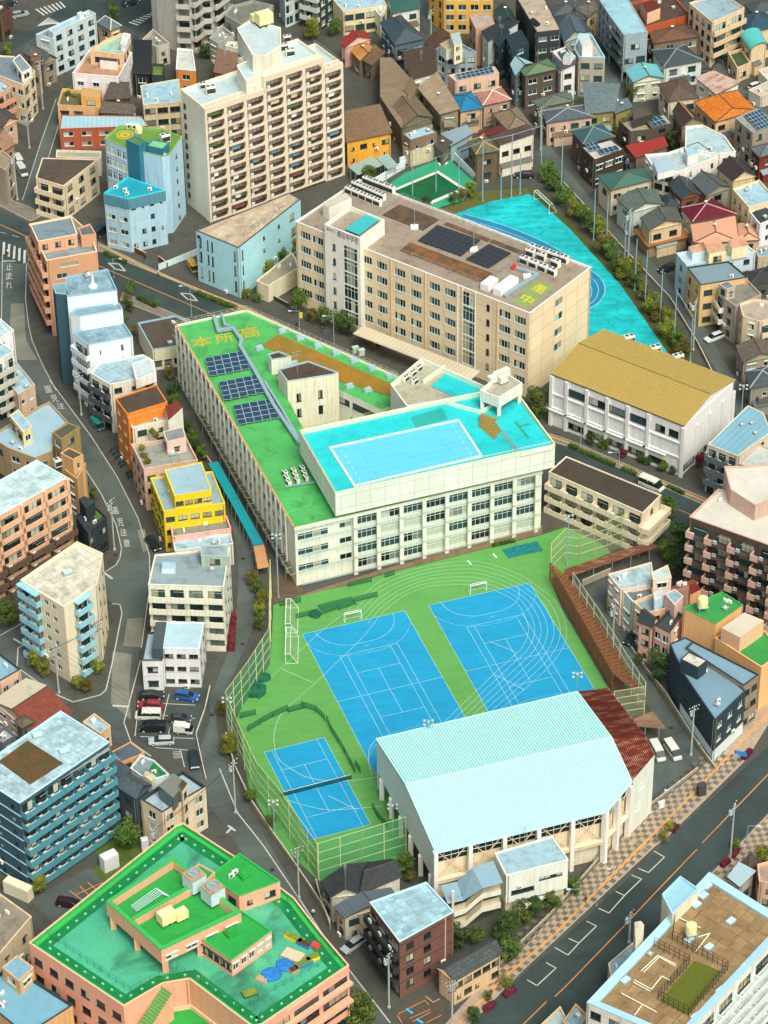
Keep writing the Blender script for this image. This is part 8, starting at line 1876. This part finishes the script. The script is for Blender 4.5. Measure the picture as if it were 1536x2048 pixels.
for lb,x,yt,yb in (('utility pole beside the main road below the gymnasium',1460,1608,1722),('utility pole on the main road by the blue-rimmed apartments',1258,1825,1885),('utility pole outside the court fence by the dark parked car',471,1522,1625),('utility pole at the foot of the lane fence corner',598,1695,1795),('utility pole at the paved tip of the beige apartments',118,1292,1386),('utility pole beside the right side of the beige apartments',203,1240,1336),('utility pole beside the navy wedge building',1382,1412,1510),('thin pole in the back alley by the pink houses',1226,1212,1278),('utility pole on the curved street before the painted words',229,1000,1100),('utility pole on the left narrow street',59,228,296),('lower utility pole on the left narrow street',35,308,400),('upper utility pole by the cream walk-up',86,122,218),('utility pole at the corner of the alley tiled houses',1081,215,300),('utility pole beside the brown tiled apartments',778,1908,2015),('utility pole in the orange-lined parking yard',904,1962,2060),('utility pole behind the salmon building near the cream house',316,1655,1730),('utility pole in the lane by the white pink house',1256,420,520),('utility pole at the narrow alley with parked cars',1422,35,130),('utility pole by the yellow apartments',862,20,70),('utility pole on the curved street near orange building',163,745,830),('utility pole by the tan block on the side alley',1386,600,700)):
    upole(lb,x,yt,yb)
WIR=mat('wire_black','#2b2f30','plain',var=0)
def wire(i,j,k):
    (l1,p1,h1_,d1),(l2,p2,h2_,d2)=ups[i],ups[j];mb=MB()
    for s in (-.9,0,.9):
        a,b=p1+d1*s+Vector((0,0,h1_-.3-abs(s)*.1)),p2+d2*s+Vector((0,0,h2_-.3-abs(s)*.1));pr=a
        for q in range(1,9):t=q/8;c=a.lerp(b,t)-Vector((0,0,1.2*4*t*(1-t)*.5));mb.bar(pr,c,.022,WIR,3);pr=c
    o=mb.build('overhead_wire');o['kind']='stuff';tag(o,f'{ORD[k]} bundle of sagging wires between street utility poles','wire','overhead wires')
for k,(i,j) in enumerate(((0,1),(2,3),(4,5),(5,8),(4,2),(9,10),(9,11),(13,14),(3,13),(6,7),(8,19),(15,2),(12,16),(16,20))):wire(i,j,k)
def lamp(label,x,yt,yb,dx=1,banner=None):
    o,p,h=pole_thing(label,x,yt,yb,STEEL,.08,'street_lamp','street lamp');mb=MB();c=p+Vector((0,0,h));e=c+Vector((1.8*dx,-.3,.25));mb.bar(c,e,.05,STEEL);mb.build('arm',o);mb=MB();mb.box(e.x-.45,e.x+.25,e.y-.15,e.y+.15,e.z-.08,e.z+.08,TRF);mb.build('lamp_head',o)
    if banner:mb=MB();mb.box(c.x+.12,c.x+.7,c.y-.02,c.y+.02,c.z-1.8,c.z-.3,banner);mb.build('banner',o)
lamp('street lamp before the round school trees',668,632,690,-1);lamp('street lamp with a yellow banner at the school gate',599,622,660,-1,mat('banner_yellow','#d8b51f','plain'));lamp('street lamp beside the white gymnasium front',1161,832,896,-1);lamp('slim lamp on the pavement before the white gymnasium',1238,905,930,-1);lamp('dark street lamp on the chequered pavement',1193,1738,1812,1);lamp('street lamp with long arm by the gymnasium end wall',1351,1580,1643,-1);lamp('lamp post at the lower chequered pavement',1158,1778,1833,-1);lamp('lamp post across the main road',1493,1652,1685,1);lamp('curved lamp on the avenue by the brown roof',383,572,632,-1);lamp('slim lamp on the avenue before the salmon apartments',228,518,556,1)
o,p,h=pole_thing('blue banner board on the chequered pavement by the navy building',1472,1500,1530,STEEL,.04,'banner_stand','banner');mb=MB();c=p+Vector((0,0,h*.8));mb.obox((c.x+.6,c.y),(1,-.4),2.2,.06,c.z-.5,c.z+.4,mat('banner_blue','#1f7fd0','plain'));mb.build('board',o)
for lb,x,y,l,w,h,m in (('dark bus stop kiosk on the chequered pavement',1402,1590,1.4,1.0,2.2,mat('kiosk_dark','#3d3f3e','plain')),('white box sign on the gymnasium fence',1322,1616,1.0,.5,1.2,FRW),('grey-green utility cabinet on the avenue pavement',711,706,1.2,.8,1.3,mat('cabinet_green','#9fb3a5','plain')),('second utility cabinet on the avenue pavement',723,711,1.2,.8,1.3,mat('cabinet_green','#9fb3a5','plain')),('vending machine pair under the school canopy',765,690,2.2,.9,1.9,mat('vending_dark','#4a4a4c','plain'))):
    p=wp(x,y,0);mb=MB();mb.obox((p.x,p.y),(1,.45),l,w,.13,.13+h,m);mb.obox((p.x,p.y),(1,.45),l+.16,w+.16,.13+h,.25+h,m);o=mb.build('street_cabinet');tag(o,lb,'cabinet')
for i,(x,y) in enumerate(((1047,1822),(1074,1808))):
    p=wp(x,y+8,0);o=thing('outdoor_unit',f'large grey outdoor air unit beside the pavement wall, {"left" if i == 0 else "right"} one','air unit',p);place('casing',kit('chiller'),o,(p.x,p.y,.2),.6,1.5)

def lowwall(label,pts,h,m,w=.18,name='garden_wall',rail=False):
    mb=MB();P=[wp(x,y,0) for x,y in pts]
    for a,b in zip(P,P[1:]):d=b-a;mb.obox(((a.x+b.x)/2,(a.y+b.y)/2),d,d.length+w,w,0,h,m,W('#b3aa9a','plain'))
    o=mb.build(name);tag(o,label,'wall')
    if rail:railing(o,[p+Vector((0,0,h)) for p in P],1.2,FRD,1.2,.03,'railing',3)
CW=W('#9a907f','paint',var=.15)
lowwall('concrete wall between the gymnasium and chequered pavement',[(985,1945),(1040,1890),(1100,1832),(1200,1717),(1300,1613),(1395,1540)],.7,CW,rail=True);lowwall('low stone wall of the lane outside the court net',[(452,1475),(470,1540),(500,1605),(545,1672),(590,1735),(640,1810),(660,1850)],1.2,CW);lowwall('concrete wall along the west lane of the school',[(415,925),(470,1010),(500,1080),(515,1130)],1.6,CW);lowwall('pale wall beside the blue office yard',[(318,540),(398,508)],1.5,W('#bcd0d8','paint'));lowwall('dark red brick wall before the blue office block',[(258,498),(292,516)],1.3,W('#6d2f28','brick'));lowwall('red brick gate wall by the office drive',[(318,522),(335,535)],1.3,W('#6d2f28','brick'));lowwall('kerb wall of the parking lot beside the lane',[(420,1375),(410,1420),(392,1470),(405,1530),(412,1560)],.5,W('#b09a7c','paint'));lowwall('concrete wall of the back alley houses side',[(1262,1300),(1290,1340),(1330,1390),(1400,1500),(1430,1540)],.9,CW);lowwall('low wall along the cyan field alley',[(1090,330),(1160,405),(1250,505),(1340,600),(1395,690),(1430,760)],.8,CW);lowwall('rust-brown fence wall at the school entrance',[(708,668),(750,698)],1.4,W('#8a4a32','plain'));lowwall('dark gate rail of the junior high yard',[(545,598),(577,615)],1.1,FRD)
lowwall('concrete yard wall behind the pale pink house',[(1165,1172),(1220,1148)],1.4,CW)
lowwall('block wall beside the black tiled houses',[(660,1858),(640,1800),(632,1770)],1.4,CW)

# ================================================================== VEHICLES
TYRE=mat('tyre','#1c1c1c','plain',var=0);CGL=mat('car_glass','#1b2326','glass',var=0);HLM=mat('headlamp','#dfe3df','plain',var=0,rough=.2);TLM=mat('taillamp','#8f1f1f','plain',var=0,rough=.2)
_vc={}
def loft(secs,m,mb):
    """cross sections (x, half width, z0, z1, top half width) joined along x"""
    rings=[]
    for x,w,z0,z1,wt in secs:rings.append([(x,-w,z0),(x,w,z0),(x,w,z0+(z1-z0)*.55),(x,wt,z1),(x,-wt,z1),(x,-w,z0+(z1-z0)*.55)])
    for a,b in zip(rings,rings[1:]):
        for k in range(6):k2=(k+1) % 6;mb.poly([a[k],a[k2],b[k2],b[k]],m)
    mb.poly(rings[0][::-1],m);mb.poly(rings[-1],m)
def car_meshes(kind,m):
    key=(kind,m.name)
    if key in _vc:return _vc[key]
    L,w={'car':(4.1,.84),'van':(4.6,.86),'kei':(3.4,.74),'bus':(5.2,.94),'wagon':(4.5,.86)}[kind];h=L/2
    body=MB();cab=MB();roof=MB();lid=MB()
    if kind in ('car','wagon'):
        loft([(-h,w*.86,.38,.80,w*.7),(-h+.25,w,.28,.95,w*.88),(-.2,w,.26,.98,w*.9),(h-1.0,w,.26,.92,w*.86),(h-.2,w*.94,.3,.78,w*.76),(h,w*.8,.4,.62,w*.6)],m,body)
        tail=-h+.18 if kind == 'wagon' else -h+.55
        loft([(tail,w*.84,.93,1.02,w*.8),(tail+.45,w*.84,.93,1.42,w*.62),(.35,w*.84,.93,1.43,w*.64),(1.25,w*.82,.9,.96,w*.78)],CGL,cab)
        loft([(tail+.38,w*.60,1.36,1.46,w*.52),(-.4,w*.64,1.38,1.5,w*.56),(.42,w*.62,1.38,1.46,w*.52)],m,roof)
    elif kind in ('van','bus'):
        t=1.85 if kind == 'van' else 2.15
        loft([(-h,w*.94,.35,1.0,w*.93),(-h+.15,w,.28,1.05,w*.97),(h-.9,w,.28,1.05,w*.96),(h-.2,w*.95,.3,.92,w*.85),(h,w*.85,.38,.75,w*.7)],m,body)
        loft([(-h+.05,w*.93,1.0,t-.12,w*.84),(h-1.3,w*.93,1.0,t-.12,w*.84),(h-.45,w*.9,.98,1.08,w*.84)],CGL,cab)
        loft([(-h+.02,w*.88,t-.2,t,w*.78),(0,w*.89,t-.2,t+.06,w*.8),(h-1.28,w*.87,t-.2,t,w*.76)],m,roof)
        for x in (-h+.08,-.5,.9):roof.box(x-.06,x+.06,-w*.92,w*.92,1.0,t-.1,m)
    else:
        loft([(-h,w,.5,.75,w),(h-1.2,w,.5,.75,w),(h-.05,w,.35,.95,w*.94),(h,w*.95,.38,.85,w*.9)],m,body)
        loft([(h-1.25,w*.96,.9,1.72,w*.86),(h-.55,w*.96,.9,1.72,w*.84),(h-.02,w*.94,.9,1.0,w*.9)],CGL,cab)
        loft([(h-1.28,w*.9,1.66,1.8,w*.82),(h-.52,w*.88,1.66,1.78,w*.8)],m,roof);roof.box(-h,h-1.3,-w,w,.75,1.95,m)
    wh=MB();R0=.31;N=12
    pr=[(R0,-.1),(R0,.1)]
    for k in range(N):
        a,b=2*math.pi*k/N,2*math.pi*(k+1)/N
        wh.poly([(R0*math.cos(a),-.1,R0*math.sin(a)),(R0*math.cos(b),-.1,R0*math.sin(b)),(R0*math.cos(b),.1,R0*math.sin(b)),(R0*math.cos(a),.1,R0*math.sin(a))],TYRE)
    for y,s in ((-.1,1),(.1,-1)):
        wh.poly([(R0*math.cos(2*math.pi*k/N*s),y,R0*math.sin(2*math.pi*k/N*s)) for k in range(N)],TYRE);wh.poly([(.2*math.cos(2*math.pi*k/N*s),y*1.06,.2*math.sin(2*math.pi*k/N*s)) for k in range(N)],mat('rim','#a9adad','plain',var=0))
    hl=MB();hl.box(-.06,.06,-.16,.16,-.08,.08,HLM);tl_=MB();tl_.box(-.05,.05,-.1,.1,-.16,.16,TLM)
    r=(body.mesh('body'),cab.mesh('window_band'),roof.mesh('roof'),wh.mesh('wheel'),hl.mesh('headlight'),tl_.mesh('taillight'),L,w);_vc[key]=r;return r
def car(label,a,b,kind,hexc,cat='car',z=.01):
    """a = tail pixel, b = nose pixel (ground level)"""
    A_,B2=wp(*a,.5),wp(*b,.5);c=(A_+B2)/2;ang=math.atan2(B2.y-A_.y,B2.x-A_.x);m=mat('car_paint_'+hexc,hexc,'plain','roof',rough=.22,spec=.6,var=.03)
    bo,cb,rf,wh,hl,tl_,L,w=car_meshes(kind,m);o=thing({'car':'car','van':'van','kei':'small_truck','bus':'minibus','wagon':'car'}[kind],label,cat,(c.x,c.y,z));
    def pt(nm,me,x=0,y=0,zz=0):q=Vector((c.x+x*math.cos(ang)-y*math.sin(ang),c.y+x*math.sin(ang)+y*math.cos(ang),z+zz));return obj(nm,me,o,q,ang)
    pt('body',bo);pt('window_band',cb);pt('roof',rf)
    for x in (-L/2+.8,L/2-.8):
        for y in (-w+.08,w-.08):pt('wheel',wh,x,y,.31)
    for y in (-w*.65,w*.65):pt('headlight',hl,L/2-.06,y,.66);pt('taillight',tl_,-L/2+.03,y,.8)
    return o
T(0,1140)
car('black car at the back left of the parking lot',(1070,965),(1258,960),'wagon','#22282a');car('blue hatchback at the back right of the parking lot',(1345,955),(1522,985),'wagon','#1f5fa8');car('red car with white roof in the parking lot',(1255,1040),(1055,1035),'wagon','#a81f2e');car('white van below the red car in the parking lot',(1235,1120),(1040,1118),'van','#e2e2da','van');car('dark grey car in the right column of the parking lot',(1285,1140),(1475,1145),'car','#3d4345');car('black van left of the white box truck in the parking lot',(1270,1215),(1075,1210),'van','#1e2325','van');car('white box truck in the parking lot',(1335,1225),(1485,1238),'kei','#e6e5de','truck');car('silver wagon at the front of the parking lot',(1320,1310),(1160,1318),'wagon','#bcc6cb');car('dark blue-green car standing across the parking entrance',(1480,1385),(1500,1535),'wagon','#1f3a45')
T(1136,760);car('white minibus driving on the avenue past the gymnasium',(550,770),(735,850),'bus','#e3e0d3','minibus')
T(0,760);car('small truck with teal tarpaulin on the curved street',(705,305),(795,395),'kei','#2f8a84','truck');car('black car beside the yellow building',(1140,1215),(1210,1305),'wagon','#1c2426')
T(1136,1140);car('dark teal car in the back alley garage',(520,485),(460,555),'wagon','#22383c');car('white van nearest the rusty roof in the service yard',(660,1350),(715,1455),'van','#dedfd8','van');car('white van with roof rack in the service yard',(765,1335),(845,1455),'van','#e3e2da','van')
T(1136,380);car('black car parked before the pale blue apartments',(825,580),(705,625),'wagon','#1d2629');car('white car in the yard below the tan block',(1180,1110),(1065,1155),'wagon','#d5dcdf')
T(380,1520);car('silver car half hidden beside the brown tiled apartments',(1290,1395),(1215,1445),'wagon','#b3bcbf')
T(0,0);car('silver car parked at the top left corner',(95,125),(205,100),'wagon','#9aa5a8');car('black car behind the silver car at the top left',(10,50),(110,15),'wagon','#2a3235');car('dark car driving through the top junction',(955,35),(1055,5),'wagon','#353d40');car('white van parked on the narrow left street',(135,1225),(165,1275),'van','#d8dad3','van');car('second white van behind the first on the narrow left street',(155,1290),(185,1340),'van','#d0d2cc','van')
T(1136,0);car('white car in the yard of the turquoise barrel-roof house',(1260,385),(1155,420),'wagon','#d8dbd6');car('dark car beside the white car by the barrel-roof house',(1165,460),(1250,430),'wagon','#39474a');car('white car under the carport at the right edge',(1390,680),(1500,640),'wagon','#d8dad3');car('black car at the right edge below the carport',(1480,770),(1560,730),'wagon','#22282a');car('dark car at the kerb beside the slate hip house',(1020,565),(1110,550),'wagon','#3a4346')
T(0,380);car('dark grey minivan by the blue office block',(740,345),(805,295),'van','#38454b','van')
T(380,380);car('yellow and black mini truck beside the blue wedge office',(0,570),(45,630),'kei','#d9a62a','truck')
T(0,1520);car('dark maroon car in the bay behind the salmon building',(480,1090),(590,1110),'wagon','#3a1f2a')
T(760,0);car('black car under the white and pink house',(1160,1345),(1050,1345),'wagon','#20262a')

mbk=MB()
for x in (-.6,.6):
    for k in range(10):
        a,b=2*math.pi*k/10,2*math.pi*(k+1)/10;mbk.bar((x+.3*math.cos(a),0,.3+.3*math.sin(a)),(x+.3*math.cos(b),0,.3+.3*math.sin(b)),.05,TYRE)
bike_w=mbk.mesh('wheels');fb=MB();fb.bar((-.6,0,.3),(0,0,.45),.06,FRD);fb.bar((0,0,.45),(.6,0,.3),.05,FRD);fb.bar((.6,0,.3),(.45,0,.95),.04,FRD);fb.bar((.45,-.3,.98),(.45,.3,.98),.03,FRD);fb.box(-.3,.3,-.14,.14,.42,.7,mat('bike_blue','#2c4f6b','plain'));bike_f=fb.mesh('frame');sb=MB();sb.box(-.55,.05,-.13,.13,.7,.8,FRD);bike_s=sb.mesh('saddle')
T(0,760)
for i,(a,b) in enumerate(((865,545),(885,570),(905,600),(930,640),(945,665),(990,720),(1000,750))):
    p=wp(a,b,0);o=thing('motorcycle',f'{ORD[i]} motorcycle from the top parked along the orange building','motorcycle',p,'motorcycles along the orange building')
    for nm,me in (('wheels',bike_w),('frame',bike_f),('saddle',bike_s)):obj(nm,me,o,p,.9)

# ================================================================== PEOPLE
def person_mesh(col,leg):
    me=bpy.data.meshes.new('person');V=[(0,0,.95),(0,0,1.2),(0,0,1.42),(0,.01,1.52),(0,.02,1.64),(0,.02,1.74),(.18,0,1.4),(.25,.02,1.12),(.24,.12,.9),(-.18,0,1.4),(-.25,-.02,1.12),(-.24,-.1,.9),(.09,0,.88),(.1,.12,.5),(.1,.1,.06),(.1,.2,.04),(-.09,0,.88),(-.1,-.08,.5),(-.1,-.22,.08),(-.1,-.12,.04)]
    E=[(0,1),(1,2),(2,3),(3,4),(4,5),(2,6),(6,7),(7,8),(2,9),(9,10),(10,11),(0,12),(12,13),(13,14),(14,15),(0,16),(16,17),(17,18),(18,19)]
    me.from_pydata(V,E,[]);o=bpy.data.objects.new('tmp',me);COL.objects.link(o);md=o.modifiers.new('s','SKIN');rad=[.15,.15,.14,.06,.1,.08,.06,.045,.035,.06,.045,.035,.09,.06,.045,.04,.09,.06,.045,.04]
    for v,r in zip(me.skin_vertices[0].data,rad):v.radius=(r,r*.85)
    me.skin_vertices[0].data[0].use_root=True;o.modifiers.new('u','SUBSURF').levels=1
    r=bpy.data.meshes.new_from_object(o.evaluated_get(bpy.context.evaluated_depsgraph_get()));bpy.data.objects.remove(o)
    r.materials.clear();sk=mat('skin','#c79a7a','plain',var=0);hr=mat('hair','#1f1a18','plain',var=0)
    for m in (col,leg,sk,hr):r.materials.append(m)
    for p in r.polygons:z=p.center.z;p.material_index=1 if z<.9 and abs(p.center.x)<.2 else (3 if z>1.66 or (z>1.55 and p.center.y<0) else (2 if z>1.5 or (z<1.0 and abs(p.center.x)>.18) else 0))
    autouv(r);return r
PM=[person_mesh(mat('cloth_black','#23272a','plain',var=0),mat('cloth_black','#23272a')),person_mesh(mat('cloth_navy','#2c3a55','plain',var=0),mat('cloth_grey','#4a4d50','plain',var=0)),person_mesh(mat('cloth_white','#cfcfc8','plain',var=0),mat('cloth_black','#23272a'))]
T(0,0,1)
for i,(lb,x,y) in enumerate((('person in dark clothes walking on the chequered pavement',1172,1806),('person in dark clothes walking along the lane at the bottom',744,2002),('person walking in the lane beside the black tiled house',627,1832),('person in black standing on the pavement by the street lamp',593,656),('person in pale shirt walking past the round school trees',645,666),('person walking on the avenue pavement by the blue office',317,552),('person in dark clothes at the red brick gate',290,521),('cyclist-side person on the zebra crossing at the left',26,502),('second person on the zebra crossing at the left',17,510),('person near the vending machines at the school canopy',768,716),('person in red on the curved street near the shrub',177,974))):
    p=wp(x,y,.13 if x>200 else .02);o=obj('person',PM[i % 3],None,p,random.uniform(0,6));tag(o,lb,'person')

for i,(x,y) in enumerate(((485,1288),(423,1430),(486,1117),(1342,1456),(545,1740),(40,453),(230,1110))):
    c=wp(x,y,.016);mb=MB();mb.poly([(c.x+.4*math.cos(k*math.pi/6),c.y+.4*math.sin(k*math.pi/6),.016) for k in range(12)],mat('iron','#2f3334','plain','roof'));o=mb.build('manhole_cover');tag(o,f'{ORD[i]} round iron manhole cover set in the street asphalt','manhole','manhole covers')
